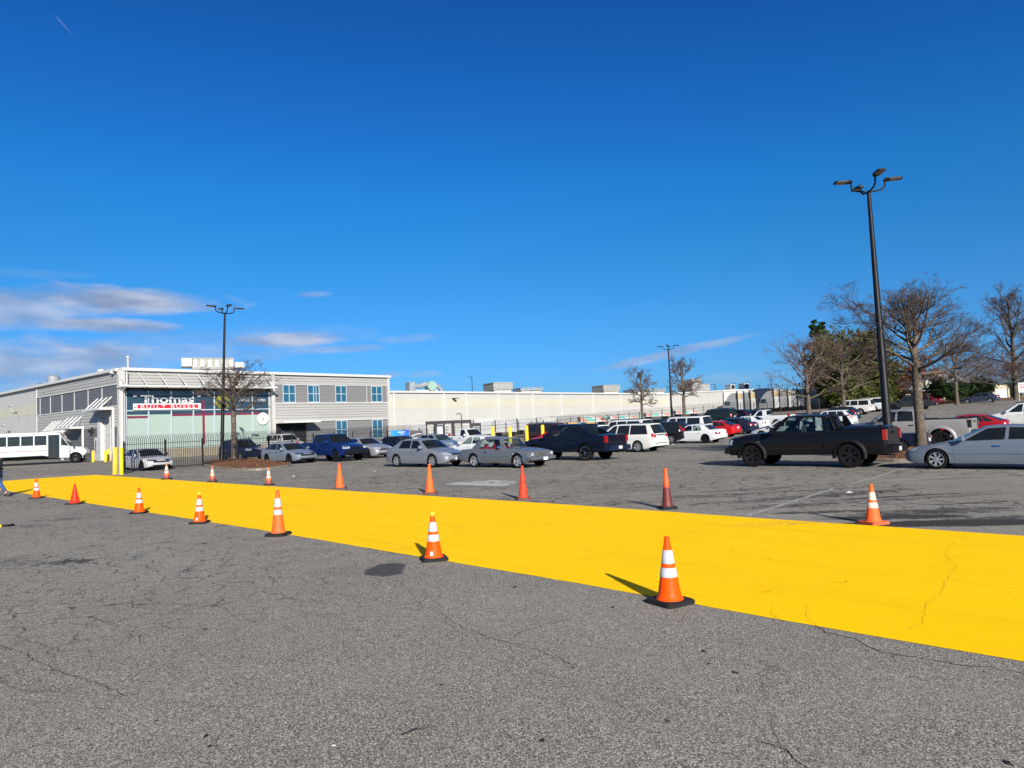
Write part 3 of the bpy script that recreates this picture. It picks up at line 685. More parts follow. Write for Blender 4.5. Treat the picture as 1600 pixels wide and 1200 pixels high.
# --- roof plant
M_hv = simple('hvac_grey', (.27,.26,.225), .6, var=.12, grime=(.25, .18, .12, .5)); M_hvw = simple('hvac_white', (.38,.38,.37), .5, var=.06); M_galv = simple('galvanised_duct', (.34,.37,.38), .35, .4, var=.15)
M_patina = simple('green_duct_drum', (.22,.33,.29), .5, var=.1)
def roofbox(name, label, cat, px0, px1, py0, py1, Y, zbase, depth, mat, extras=(), mat2=None):
    if Y > 90 and px0 < 1100: Y = (P0+U*Rw((px0+px1)/2, 620)[0]).y + 3.2 + depth*.7
    c = atY((px0+px1)/2, Y); m = Y/FPX; c.z = 0
    def H(py): return CAMH + (proj((c.x, Y, CAMH))[1]-py)*m
    w_ = (px1-px0)*m; z1 = H(py0); z0 = min(H(py1), z1-.2)
    o = empty(name, (c.x, Y, zbase), ANG_U*0+.45); tag(o, label, cat)
    MB().box((0, 0, (z0+z1)/2-zbase), (w_*.8, depth, z1-z0)).box((0, 0, z1-zbase-.1), (w_*.8+.12, depth+.12, .08)).build('casing', mat, o)
    MB().box((0, 0, (z0-zbase)/2), (w_*.8-.4, depth-.4, z0-zbase)).build('roof_curb', M_post, o)
    b_ = MB()
    for k in range(6): b_.box((-w_*.34+w_*.68*k/5, -depth/2-.03, (z0+z1)/2-zbase), (w_*.07, .06, (z1-z0)*.7))
    b_.build('louvre_panel', mat2 or M_galv, o)
    return o, w_, z0-zbase, z1-zbase
zr = HB-.35; zw = HW-.4
o, w_, z0, z1 = roofbox('rooftop_unit', 'large stained beige air handling unit on the office roof above the bare tree', 'air unit', 297, 372, 561, 578, 84, zr, 3.2, M_hv)
MB().box((-w_*.48, -.3, (z0+z1)/2+.15), (1.3, 2.6, (z1-z0)*.75)).build('intake_hood', M_hvw, o); MB().box((w_*.5, 0, (z0+z1)/2-.1), (1.3, 1.8, (z1-z0)*.5)).build('outlet_box', M_hvw, o)
roofbox('rooftop_unit', 'beige ribbed air unit on the warehouse roof, right of the thin roof pole', 'air unit', 760, 801, 598.5, 610, 112, zw, 4, M_hv)
roofbox('rooftop_unit', 'low grey air unit right next to the beige ribbed unit on the warehouse roof', 'air unit', 803, 851, 606.5, 611, 112, zw, 3, M_galv)
roofbox('rooftop_unit', 'weathered beige air unit on the warehouse roof left of the pair of bare trees', 'air unit', 930, 968, 602.5, 612, 135, zw, 4, M_hv)
roofbox('rooftop_unit', 'low dark air unit seen through the left one of the two bare trees', 'air unit', 972, 1045, 608.5, 612.5, 140, zw, 4, M_galv)
o, w_, z0, z1 = roofbox('rooftop_unit', 'tall stepped beige air unit behind the right one of the two bare trees', 'air unit', 1064, 1108, 601, 611, 150, zw, 5, M_hv)
MB().box((-w_*.05, 0, z1+.5), (w_*.4, 3, 1.4)).build('upper_casing', M_hv, o)
for px, lb in ((1143, 'left one of the two white fan units on the end block roof'), (1164, 'right one of the two white fan units on the end block roof')):
    o, w_, z0, z1 = roofbox('roof_fan_unit', lb, 'fan unit', px-6, px+6, 601 if px < 1150 else 599, 609, 150, 7.2, 1.6, M_hvw, mat2=M_hvw)
    MB().tube([(0, -.9, (z0+z1)/2), (0, -.84, (z0+z1)/2)], (z1-z0)*.42, 20, M_blk).build('fan_opening', M_blk, o)
    MB().tube([(w_*.5, 0, z0), (w_*.5, 0, z1+.3), (w_*.9, 0, z1+.3), (w_*.9, 0, z0)], .06, 5).build('pipe_loop', M_blk, o)
# ducting bundle
c = atY(666, 104); dk = empty('roof_duct_bundle', (c.x, 104, zw), .6); tag(dk, 'galvanised ducts with a green drum on the warehouse roof beside the office', 'ducting')
m = 104/FPX; H = lambda py: CAMH + (666.2-py)*m - zw
MB().box((-2.3, 0, H(604)), (.9, 1.4, 1.3)).build('duct_box', M_galv, dk)
MB().tube([(-1.9, 0, H(602)), (-.6, 0, H(603)), (.1, 0, H(600)), (.8, 0, H(602))], .36, 12).build('duct', M_galv, dk)
MB().tube([(1., -.6, H(603)), (1., .6, H(603))], .72, 18).build('drum', M_patina, dk)
MB().tube([(1.6, 0, H(602)), (2.3, 0, H(603.5)), (2.7, 0, H(608)), (2.8, 0, 0)], .32, 12).build('elbow_duct', M_galv, dk)
MB().box((-2.3, 0, H(608)/2), (.5, .8, H(608))).box((.3, 0, H(609)/2), (3.6, .5, H(609))).build('duct_support', M_post, dk)
# vents and poles
c = atY(201.5, 74); h = top_h(201.5, 556, 74); vs_ = empty('roof_vent_stack', (c.x, 74, zr)); tag(vs_, 'thin white vent stack with a cap on the office roof corner', 'vent')
MB().tube([(0, 0, 0), (0, 0, h-zr)], .09, 8).build('pipe', M_hvw, vs_); MB().tube([(0, 0, h-zr-.25), (0, 0, h-zr)], .17, 10).build('cap', M_hvw, vs_)
c = atY(84, 92); h = top_h(84, 585, 92); vs_ = empty('roof_exhaust_fan', (c.x, 92, zr), .3); tag(vs_, 'round galvanised exhaust drum with a railing on the far left of the roof', 'vent')
MB().lathe([(.0, h-zr), (.45, h-zr-.1), (.75, h-zr-.35), (.75, .6), (.5, .3), (.5, 0)], 20).build('drum', M_galv, vs_, 40)
MB().tube([(-1.7, 0, 0), (-1.7, 0, 1.2), (-.9, 0, 1.2), (-.9, 0, 0)], .04, 5).tube([(-1.7, 0, .6), (-.9, 0, .6)], .04, 5).build('railing', M_blk, vs_)
c = atY(159, 74); h = top_h(159, 576, 74); vs_ = empty('roof_turbine_vent', (c.x, 74, zr)); tag(vs_, 'small white dome vent peeping over the left roof edge', 'vent')
MB().lathe([(0, h-zr), (.3, h-zr-.08), (.42, h-zr-.3), (.3, h-zr-.45), (.2, h-zr-.5), (.2, 0)], 14).build('dome', M_hvw, vs_, 40)
def roof_pole(px, pt, Y, label):
    c = atY(px, Y); h = c.z + top_h(px, pt, Y); o = empty('yard_light_pole', (c.x, Y, c.z)); tag(o, label, 'light pole')
    MB().tube([(0, 0, 0), (0, 0, h-c.z)], [.12, .08], 6).build('pole', M_blk, o); MB().box((-.45, 0, h-c.z), (1.1, .3, .14)).build('lamp_head', M_blk, o)
roof_pole(740, 589, 165, 'thin grey light pole standing up behind the long warehouse roof'); roof_pole(1119, 600.5, 190, 'small light pole behind the roof between the tree and the fan units')
roof_pole(1189, 602, 190, 'small light pole right of the fan units'); roof_pole(1208, 600.5, 175, 'small light pole above the row of truck cabs')
# ================================================================== vehicles
def paint_mat(name, flake=0.):
    """car paint whose colour is the object's own colour"""
    m, t = newmat(name); oi = t.n('ShaderNodeObjectInfo', out=1); tco = t.n('ShaderNodeTexCoord', out=3)
    s_ = t.t.nodes.new('ShaderNodeSeparateXYZ'); t.t.links.new(tco, s_.inputs[0])
    dirt = t.m('MULTIPLY', t.mr(s_.outputs[2], .15, .5, .10, .0), t.mr(t.noise(tco, 3., 4., .6), .3, .7))
    base = t.mix(dirt, oi, (.045, .04, .034))
    b = t.n('ShaderNodeBsdfPrincipled', {'Base Color': base, 'Roughness': t.m('ADD', .45, t.m('MULTIPLY', dirt, .5)), 'Metallic': flake, 'Coat Weight': .5, 'Coat Roughness': .01, 'Specular IOR Level': .06})
    t.n('ShaderNodeOutputMaterial', {0: b}); return m
M_paint = paint_mat('car_paint'); M_pmet = paint_mat('metallic_car_paint', .35)
M_tyre = simple('tyre_rubber', (.007, .007, .008), .9, spec=.12, bump=.3, scale=8); M_trim = simple('black_plastic_trim', (.006, .006, .007), .6, spec=.15)
M_under = simple('underbody_dark', (.003, .003, .003), .95, spec=.05); M_chrome = simple('chrome', (.62, .63, .64), .14, 1., var=.03); M_alloy = simple('alloy_wheel', (.42, .43, .44), .3, .7, var=.05)
M_blkw = simple('black_wheel', (.008, .008, .009), .35, .0); M_red_in = simple('red_interior', (.40, .01, .03), .55); M_seat = simple('dark_seat_cloth', (.05, .05, .052), .8); M_greys = simple('grey_seat_cloth', (.22, .21, .20), .8)
M_plate = simple('plate_white', (.50, .50, .49), .5, var=.06)
def glass_mat(name, tint, trans):
    m, t = newmat(name); fc = t.n('ShaderNodeLayerWeight', {'Blend': .5}, out=1); fr = t.m('ADD', .04, t.m('MULTIPLY', .9, t.m('POWER', fc, 5.)))
    gl = t.n('ShaderNodeBsdfGlossy', {'Color': (.9, .95, 1, 1), 'Roughness': .02}); tr = t.n('ShaderNodeBsdfTransparent', {'Color': (*tint, 1)})
    df = t.n('ShaderNodeBsdfDiffuse', {'Color': (.012, .016, .018, 1)})
    a = t.n('ShaderNodeMixShader', {0: trans, 1: df, 2: tr}); b = t.n('ShaderNodeMixShader', {0: fr, 1: a, 2: gl}); t.n('ShaderNodeOutputMaterial', {0: b}); return m
M_gclear = glass_mat('car_glass', (.62, .74, .70), .9); M_gtint = glass_mat('tinted_car_glass', (.18, .22, .22), .55); M_gdark = glass_mat('privacy_glass', (.05, .05, .06), .15)
def lens(name, c, rough=.12, e=None):
    m, t = newmat(name); tco = t.n('ShaderNodeTexCoord', out=3)
    v = t.n('ShaderNodeTexVoronoi', {'Vector': tco, 'Scale': 14.}, feature='F1'); base = t.mix(t.mr(v, .1, .6), c, tuple(x*.55 for x in c))
    b = t.n('ShaderNodeBsdfPrincipled', {'Base Color': base, 'Roughness': rough, 'Specular IOR Level': .6, 'Coat Weight': 1., 'Coat Roughness': .03}); t.n('ShaderNodeOutputMaterial', {0: b}); return m
M_head = lens('headlight_lens', (.50, .53, .55)); M_tail = lens('tail_lens', (.42, .008, .012)); M_amber = lens('amber_lens', (.5, .16, .02)); M_smoke = lens('smoked_lens', (.03, .028, .028))
M_grille = simple('grille_black', (.01, .01, .011), .45)

def interp(pts, x):
    if x <= pts[0][0]: return pts[0][1]
    for (a, b), (c, d) in zip(pts[:-1], pts[1:]):
        if x <= c: return b + (d-b)*((x-a)/(c-a) if c > a else 1)
    return pts[-1][1]
def sint(pts, x):
    pts = [p for i, p in enumerate(pts) if i == 0 or p[0] > pts[i-1][0] + 1e-5]
    # smooth monotone interpolation
    if x <= pts[0][0]: return pts[0][1]
    if x >= pts[-1][0]: return pts[-1][1]
    for i in range(len(pts)-1):
        a, b = pts[i]; c, d = pts[i+1]
        if x <= c:
            h = c-a; m0 = (d-b)/h; m1 = m0
            if i > 0: s0 = (b-pts[i-1][1])/(a-pts[i-1][0]); m_a = 0 if s0*m0 <= 0 else 2*s0*m0/(s0+m0)
            else: m_a = m0
            if i < len(pts)-2: s1 = (pts[i+2][1]-d)/(pts[i+2][0]-c); m_b = 0 if s1*m1 <= 0 else 2*s1*m1/(s1+m1)
            else: m_b = m1
            t = (x-a)/h; return (2*t**3-3*t*t+1)*b + (t**3-2*t*t+t)*h*m_a + (-2*t**3+3*t*t)*d + (t**3-t*t)*h*m_b
    return pts[-1][1]

def wheel_into(parent, c, r, wd, side, style, rimr=.68, rim_mat=None):
    """tyre mesh named wheel with a rim child; origin at the hub; side +1 = left of the car"""
    rr = r*rimr
    prof = [(rr*.98, -wd/2+.01), (rr+.01, -wd/2), ((rr+r)/2, -wd/2-.008), (r-.02, -wd/2+.012), (r, -wd/2+.04), (r, wd/2-.04), (r-.02, wd/2-.012), ((rr+r)/2, wd/2+.008), (rr+.01, wd/2), (rr*.98, wd/2-.01), (rr*.96, wd/2-.09), (.02, wd/2-.1)]
    if side < 0: prof = [(a, -b) for a, b in prof]
    o = MB().lathe(prof, 28, M_tyre, 'Y').build('wheel', None, parent, 35, loc=c, recalc=True)
    s = side; q = MB(); rm = rim_mat or M_alloy; y0 = s*(wd/2-.012)
    q.lathe([(rr*1.0, y0), (rr*.93, y0+s*.004), (rr*.90, y0-s*.02), (rr*.93, y0-s*.06)], 28, rm, 'Y')
    n, wid, dish = style
    yh = y0 - s*dish
    for k in range(n):
        a = 2*math.pi*(k+.5)/n; ca, sa = math.cos(a), math.sin(a)
        def P(rad, off, y): return (ca*rad - sa*off, y, sa*rad + ca*off)
        w0, w1 = wid*rr*.55, wid*rr
        vs = [P(.12*rr, -w0, yh), P(.12*rr, w0, yh), P(.94*rr, w1, y0-s*.008), P(.94*rr, -w1, y0-s*.008), P(.12*rr, -w0, yh-s*.03), P(.12*rr, w0, yh-s*.03), P(.94*rr, w1, y0-s*.04), P(.94*rr, -w1, y0-s*.04)]
        q.add(vs, [(0, 1, 2, 3), (7, 6, 5, 4), (0, 4, 5, 1), (1, 5, 6, 2), (2, 6, 7, 3), (3, 7, 4, 0)], rm)
    q.lathe([(.0, yh+s*.012), (.15*rr, yh+s*.01), (.24*rr, yh), (.24*rr, yh-s*.03)], 14, rm, 'Y')
    q.lathe([(.0, y0-s*.07), (rr*.5, y0-s*.07)], 20, M_under, 'Y')
    q.build('rim', None, o, 30)
    return o

def make_vehicle(S):
    """S: measures of one kind of vehicle. local axes: +x forward, +y left, origin on the ground midway between the axles"""
    g = lambda k, d=None: S.get(k, d)
    L, W, fo, wb, wr, ar = S['L'], S['W'], S['fo'], S['wb'], S['wr'], g('ar', S['wr']*1.13)
    xf, xr = fo, fo+wb; X0 = fo + wb/2                          # station x counts from the nose backwards
    zs = g('sill', .2)
    top, belt = S['top'], S['belt']
    hw = W/2
    pf, pr = g('pf', .30), g('pr', .25)
    width = g('width') or [(0, hw*.66), (pf*.15, hw*.76), (pf*.5, hw*.86), (pf*1.1, hw*.93), (pf*2.2, hw*.985), (pf*3.2, hw), (L-pr*3.2, hw), (L-pr*2, hw*.975), (L-pr, hw*.93), (L-pr*.45, hw*.87), (L-pr*.1, hw*.78), (L, hw*.70)]
    bot = g('bot') or [(0, zs+.08), (.25, zs+.02), (.6, zs), (L-.7, zs+.01), (L-.25, zs+.08), (L, zs+.16)]
    nose = g('nose') or [(.0, .16), (.3, .03), (.45, .0), (.62, .03), (.80, .16), (1.0, .35)]
    tail = g('tail') or [(.0, .14), (.35, .02), (.55, .0), (.8, .05), (1.0, .14), (1.3, .3)]
    bed = g('bed')                                              # (x0, x1, floor z, inner half width)
    st = set([0, pf*.1, pf*.3, pf*.6, pf, pf*1.6, L, L-pr*.1, L-pr*.3, L-pr*.6, L-pr, L-pr*1.6])
    for xw in (xf, xr):
        st |= {round(xw-ar-.002, 4), round(xw+ar+.002, 4), xw-ar-.12, xw+ar+.12}
        for k in range(13): st.add(round(xw - ar*math.cos(math.pi*k/12)*.9995, 4))
    x = 0.
    while x < L: st.add(round(x, 3)); x += .22
    for a, b in top[1:-1]: st.add(a)
    if bed: st |= {bed[0]-.001, bed[0]+.03, bed[1]-.03, bed[1]+.001}
    st = sorted(v for v in st if 0 <= v <= L)
    out = [st[0]]
    for v in st[1:]:
        if v-out[-1] > .0015: out.append(v)
    st = out
    cab0, cab1 = g('cab_open', (S['ws'][0]+.15, S['rw'][0]-.2))
    top = [p for i, p in enumerate(sorted(top)) if i == 0 or p[0] > sorted(top)[i-1][0]+1e-4]; belt = [p for i, p in enumerate(sorted(belt)) if i == 0 or p[0] > sorted(belt)[i-1][0]+1e-4]
    S['top'], S['belt'] = top, belt
    rows = []
    for x in st:
        zb = sint(bot, x); arch = False
        for xw in (xf, xr):
            d = abs(x-xw)
            if d < ar: zb = wr*.98 + math.sqrt(max(0, ar*ar-d*d)) * g('arch_k', 1.); arch = True
        w_ = sint(width, x); zt = sint(top, x); zsh = min(sint(belt, x), zt+.02)
        inb = bed and bed[0] <= x <= bed[1]
        tf = g('side_in', .03)
        P = [(0, zb), (w_-.24, zb), (w_-.02, zb), (w_*1.0, max(zb+.015, zs+.10)), (w_*1.0, max(zb+.03, zb*.0+zs+(zsh-zs)*.42)), (w_-tf*.15, max(zb+.045, zs+(zsh-zs)*.70)), (w_-tf*.7, max(zb+.06, zsh-.10)), (w_-tf-.015, zsh-.035), (w_-tf-.05, zsh)]
        if inb: P += [(bed[3]+.02, zsh), (bed[3], zsh-.03), (bed[3], bed[2]), (0, bed[2])]
        else:
            dz = zt-zsh; P += [(w_*.82, zsh+dz*.42), (w_*.66, zsh+dz*.75), (w_*.4, zsh+dz*.93), (0, zt)]
        row = []
        for (y, z) in P:
            k0 = max(0, 1-x/.5); k1 = max(0, 1-(L-x)/.45)
            xx = x + interp(nose, z)*k0*k0 - interp(tail, z)*k1*k1
            row.append((xx, y, z))
        rows.append(row)
    nP = len(rows[0]); mb = MB(); pm = M_pmet if g('metal') else M_paint; im = g('seat_mat', M_seat)
    vs = []; idx = {}
    for i, row in enumerate(rows):
        for j, (x, y, z) in enumerate(row):
            idx[(i, j, 1)] = len(vs); vs.append((X0-x, y, z))
            if y > 1e-6: idx[(i, j, -1)] = len(vs); vs.append((X0-x, -y, z))
            else: idx[(i, j, -1)] = idx[(i, j, 1)]
    kp, ku, ki, kt = mb.mat(pm), mb.mat(M_under), mb.mat(im), mb.mat(M_trim)
    mb.v = vs
    for i in range(len(rows)-1):
        xm = (st[i]+st[i+1])/2
        for j in range(nP-1):
            for s in (1, -1):
                f = (idx[(i, j, s)], idx[(i+1, j, s)], idx[(i+1, j+1, s)], idx[(i, j+1, s)])
                if len(set(f)) < 3: continue
                k = ku if j < 2 else kp
                if j >= 8 and cab0 < xm < cab1: k = ku if g('lo') else ki
                if bed and j >= 9 and bed[0]-.01 < xm < bed[1]+.01: k = kt
                if g('clad') and j < 4: k = kt if j >= 2 else ku
                mb.f.append(f); mb.mi.append(k)
    for i in (0, len(rows)-1):
        for j in range(nP-1):
            f = (idx[(i, j, 1)], idx[(i, j+1, 1)], idx[(i, j+1, -1)], idx[(i, j, -1)]); f = tuple(dict.fromkeys(f))
            if len(f) >= 3: mb.f.append(f); mb.mi.append(kt if (g('black_bumper') and j < 5) else kp)
    # ------- cabin grid
    ws_b, ws_t = S['ws']; rw_b, rw_t = S['rw']; roof = S['roof']; rt = g('rt', hw*.70); crown = g('crown', .04); bowb, bowt = g('bow', (.16, .10)); rbb, rbt = g('rbow', (.10, .06))
    lines = [(ws_b, ws_t)] + [tuple(q) for q in S['lines']] + [(rw_b, rw_t)]
    wins = S['wins']                                            # indices i: cell i..i+1 is glass
    vl = [0, g('vl0', .05), g('vl1', .90), 1.]
    ts = [-1, -.93, -.55, 0, .55, .93, 1]
    def baseP(x, t):
        w_ = sint(width, x) - g('side_in', .03) - .06; return w_*t
    def sideP(i, v, s):
        xb, xt = lines[i]; yb = baseP(xb, 1); zb_ = min(sint(belt, xb), sint(top, xb)+.02) - .012; zt_ = sint(roof, xt)
        rt_ = rt*(1 if i not in (0, len(lines)-1) else .985)
        b = math.sin(v*math.pi)*.035*(hw-rt)/.3
        vv = v
        return Vector((X0-(xb+(xt-xb)*v), s*(yb+(rt_-yb)*vv + b), zb_+(zt_-zb_)*v + (0 if v < 1 else 0)))
    def endP(front, t, v):
        i = 0 if front else len(lines)-1; s = 1 if t >= 0 else -1
        p = sideP(i, v, 1); bow = (bowb*(1-v)+bowt*v)*(1-t*t) * (1 if front else -1)
        zc = p.z + crown*(1-t*t)*v + (1-v)*(1-t*t)*g('cowl_up', .05)
        return Vector((p.x + bow, p.y*t, zc))
    cv, cf_ = [], []; key = {}
    def V_(p):
        k = (round(p[0], 3), round(p[1], 3), round(p[2], 3))
        if k not in key: key[k] = len(cv); cv.append(tuple(p))
        return key[k]
    panes = []
    solid_t = g('solid_rear', False)
    for s in (1, -1):
        for i in range(len(lines)-1):
            for j in range(3):
                q = [sideP(i, vl[j], s), sideP(i+1, vl[j], s), sideP(i+1, vl[j+1], s), sideP(i, vl[j+1], s)]
                if j == 1 and i in wins: panes.append(('side_window', [q])); continue
                cf_.append((tuple(V_(p) for p in q), 'trim' if i in g('black_cells', ()) else 'p'))
    for front in (True, False):
        pn = []
        for a in range(6):
            for j in range(3):
                v0, v1 = vl[j], vl[j+1]
                if not front: v0, v1 = [0, g('rv0', .08), g('rv1', .92), 1.][j:j+2]
                q = [endP(front, ts[a], v0), endP(front, ts[a+1], v0), endP(front, ts[a+1], v1), endP(front, ts[a], v1)]
                if j == 1 and 1 <= a <= 4 and (front or not solid_t): pn.append(q); continue
                cf_.append((tuple(V_(p) for p in q), 'p'))
        if pn: panes.append(('windshield' if front else 'rear_window', pn))
    for i in range(len(lines)-1):
        for a in range(6):
            q = []
            for (ii, t) in ((i, ts[a]), (i+1, ts[a]), (i+1, ts[a+1]), (i, ts[a+1])):
                if ii == 0: q.append(endP(True, t, 1.))
                elif ii == len(lines)-1: q.append(endP(False, t, 1.))
                else:
                    p = sideP(ii, 1., 1); q.append(Vector((p.x, p.y*t, p.z+crown*(1-t*t))))
            cf_.append((tuple(V_(p) for p in q), 'p'))
    b0 = len(mb.v); mb.v += cv
    for f, k in cf_:
        f = tuple(dict.fromkeys(f))
        if len(f) >= 3: mb.f.append(tuple(b0+i for i in f)); mb.mi.append(kt if k == 'trim' else kp)
    root = empty(S['name'])
    body = mb.build('body', None, root, g('smooth', 33), weld=True)
    bmv = bmesh.new(); bmv.from_mesh(body.data); tree = BVHTree.FromBMesh(bmv); bmv.free()
    gm = {'clear': M_gclear, 'tint': M_gtint, 'dark': M_gdark}
    gs, gw, gr = g('glass', ('tint', 'clear', 'tint'))
    cen = Vector((0, 0, 1.))
    for nm, qs in panes:
        v_, f_ = [], []
        for q in qs:
            for p in q:
                d = (Vector((p.x, 0, p.z)) - p); d = d.normalized()*.006 if nm == 'side_window' else Vector(((-1 if nm == 'windshield' else 1)*.006, 0, -.004))
                v_.append(p + d)
            k = len(v_); f_.append((k-4, k-3, k-2, k-1))
        MB().add(v_, f_).build(nm, gm[gs if nm == 'side_window' else gw if nm == 'windshield' else gr], root, 60, weld=True)
    # ------- conforming panels
    def patch(name, quad, d, mat, off=.008, nx=8, nz=5, parent=None, th=.02, smooth=40):
        d = Vector(d).normalized(); q = [Vector(p) for p in quad]; pts = {}
        for a in range(nx+1):
            for b in range(nz+1):
                u, v = a/nx, b/nz
                p = (q[0]*(1-u)+q[1]*u)*(1-v) + (q[3]*(1-u)+q[2]*u)*v
                h = tree.ray_cast(p, d, 3.)
                if h[0] is not None: pts[(a, b)] = (h[0]-d*off, h[0]-d*off+d*th)
        v_, f_, id_ = [], [], {}
        for k, (o, i) in pts.items(): id_[k] = len(v_); v_ += [o, i]
        edges = {}
        for a in range(nx):
            for b in range(nz):
                ks = [(a, b), (a+1, b), (a+1, b+1), (a, b+1)]
                if all(k in id_ for k in ks):
                    dd = [(pts[ks[i]][0]-pts[ks[(i+1) % 4]][0]).length for i in range(4)]
                    if max(dd) > .5: continue
                    ii = [id_[k] for k in ks]; f_.append(tuple(ii)); f_.append(tuple(i+1 for i in reversed(ii)))
                    for i in range(4):
                        e = (ii[i], ii[(i+1) % 4]); er = (e[1], e[0])
                        if er in edges: del edges[er]
                        else: edges[e] = 1
        for a, b in edges: f_.append((b, a, a+1, b+1))
        if not f_: return None
        return MB().add(v_, f_).build(name, mat, parent or root, smooth)
    def side(name, x0, x1, z0, z1, mat, s, sl=0., sr=0., **k):
        """rectangle on the side given by stations x0..x1 and heights; sl, sr shift its upper corners"""
        y = s*(hw+.5); return patch(name, [(X0-x0, y, z0), (X0-x1, y, z0), (X0-x1-sr, y, z1), (X0-x0-sl, y, z1)], (0, -s, 0), mat, **k)
    def fore(name, y0, y1, z0, z1, mat, d=(-1, 0, 0), up=0., **k):
        x = X0+1.; return patch(name, [(x, y0, z0), (x, y1, z0), (x, y1, z1+up), (x, y0, z1)], d, mat, **k)
    def aft(name, y0, y1, z0, z1, mat, d=(1, 0, 0), up=0., **k):
        x = X0-L-1.; return patch(name, [(x, y0, z0), (x, y1, z0), (x, y1, z1+up), (x, y0, z1)], d, mat, **k)
    S['_'] = dict(root=root, side=side, fore=fore, aft=aft, patch=patch, X0=X0, hw=hw, pm=pm, tree=tree, body=body)
    for s in (1, -1):
        for (x0, x1, z0, z1, sl, sr, hx) in S['doors']:
            d_ = side('door', x0, x1, z0, z1, pm, s, sl, sr, off=.007, nx=10, nz=7, th=.012, smooth=50)
            hz = g('handle_z', z1-.14)
            if d_: side('handle', hx, hx+.19, hz-.02, hz+.022, g('handle_mat', M_trim), s, off=.04, nx=2, nz=1, parent=d_, th=.03)
        if g('moulding'):
            x0, x1, z0, z1 = g('moulding'); side('side_moulding', x0, x1, z0, z1, g('mould_mat', pm), s, off=.022, nx=14, nz=1)
        mx, mz = g('mirror', (ws_b+.32, sint(belt, ws_b+.3)+.08)); yb = sint(width, mx); k = g('mirror_k', 1.)
        MB().box((X0-mx, s*(yb+.09*k), mz+.03), (.10*k, .2*k, .15*k), None, s*.25, taper=.8).box((X0-mx, s*(yb-.03), mz-.02), (.05, .12, .04)).build('mirror', g('mirror_mat', pm), root)
        for xw, nmx in ((xf, 0), (xr, 1)):
            wheel_into(root, (X0-xw, s*(hw-g('wd', .22)/2-g('wheel_in', .02)), wr), wr, g('wd', .22), s, g('rim', (5, .2, .03)), g('rimr', .68), g('rim_mat', M_alloy))
            if g('flare'):
                v_, f_ = [], []; n = 16; fw, ft = g('flare')
                for a in range(n+1):
                    an = math.pi*(a/n*1.12-.06); ca, sa = math.cos(an), math.sin(an)
                    for rr, yy in ((ar*.99, hw+ft), (ar*.99+fw*.5, hw+ft), (ar+fw, hw+.0), (ar*.98, hw-.12)): v_.append((X0-xw+ca*rr, s*yy, wr+sa*rr*1.0))
                for a in range(n):
                    for b in range(4): f_.append((a*4+b, a*4+(b+1) % 4, (a+1)*4+(b+1) % 4, (a+1)*4+b))
                f_ += [(0, 1, 2, 3), tuple(n*4+i for i in (3, 2, 1, 0))]
                MB().add(v_, f_).build('wheel_flare', g('flare_mat', pm), root, 50)
    # interior
    if not g('lo'):
        for i, x in enumerate(g('seats', (ws_t+.55, ws_t+1.4))):
            zt = sint(roof, x)-.22; zb_ = sint(belt, x)-.3
            for s in (1, -1):
                MB().box((X0-x, s*.36, (zb_+zt-.18)/2), (.12, .48, zt-.2-zb_), taper=.85).box((X0-x, s*.36, zt-.12), (.08, .24, .18), taper=.85).build('seat', im, root)
        MB().box((X0-ws_b-.5, 0, sint(belt, ws_b)+.0), (.5, W*.78, .1)).build('dashboard', M_trim, root)
        v_ = MB(); v_.tube([(X0-ws_b-.85+.09*math.cos(a)*.4, .36+.18*math.cos(a+math.pi/2), sint(belt, ws_b)+.07+.18*math.sin(a+math.pi/2)) for a in [2*math.pi*k/14 for k in range(15)]], .014, 5); v_.build('steering_wheel', M_trim, root)
    if g('extra'): g('extra')(S)
    return root
# ------------------------------------------------------------------ kinds of vehicles
def lights_front(S, z0, z1, y0, y1, xb=.45, mat=None, up=.03, corner=True):
    u = S['_']; hw = u['hw']; X0 = u['X0']
    for s in (1, -1):
        # headlight: projected diagonally so that it wraps the corner
        d = Vector((-1, -s*.55, 0)).normalized(); c = Vector((X0-.10, s*(y0+y1)/2, (z0+z1)/2)); t = Vector((-d.y, d.x, 0))*(1 if s > 0 else -1)
        t = Vector((d.y*-1, d.x, 0)); hwid = (y1-y0)*.62
        a, b = c - d*1.2 - t*hwid, c - d*1.2 + t*hwid
        if s < 0: a, b = b, a
        # a: one end, b: other; outer end rises
        za = up if ((a.y-b.y)*s > 0) else 0; zb = up if za == 0 else 0
        u['patch']('headlight', [(a.x, a.y, z0+za), (b.x, b.y, z0+zb), (b.x, b.y, z1+zb), (a.x, a.y, z1+za)], d, mat or M_head, off=.008, nx=6, nz=3)
def lights_rear(S, z0, z1, y0, y1, mat=None, wrap=.5, white=True):
    u = S['_']; L = S['L']; X0 = u['X0']
    for s in (1, -1):
        d = Vector((1, -s*wrap, 0)).normalized(); t = Vector((-d.y, d.x, 0)); c = Vector((X0-L+.08, s*(y0+y1)/2, (z0+z1)/2)); h = (y1-y0)*.62
        a, b = c - d*1.2 - t*h, c - d*1.2 + t*h
        tl = u['patch']('tail_light', [(a.x, a.y, z0), (b.x, b.y, z0), (b.x, b.y, z1), (a.x, a.y, z1)], d, mat or M_tail, off=.012, nx=6, nz=4)
def plate(S, z, rear=True):
    u = S['_']; (u['aft'] if rear else u['fore'])('license_plate', -.16, .16, z-.075, z+.075, M_plate, off=.03, nx=1, nz=1)
def grille(S, y, z0, z1, mat=None, name='grille', off=.006, **k): return S['_']['fore'](name, -y, y, z0, z1, mat or M_grille, off=off, nx=8, nz=3, **k)
def bars(S, y, z0, z1, n, mat):
    for k in range(n): z = z0+(z1-z0)*(k+.5)/n; S['_']['fore']('grille_bar', -y, y, z-.012, z+.012, mat, off=.016, nx=8, nz=1)

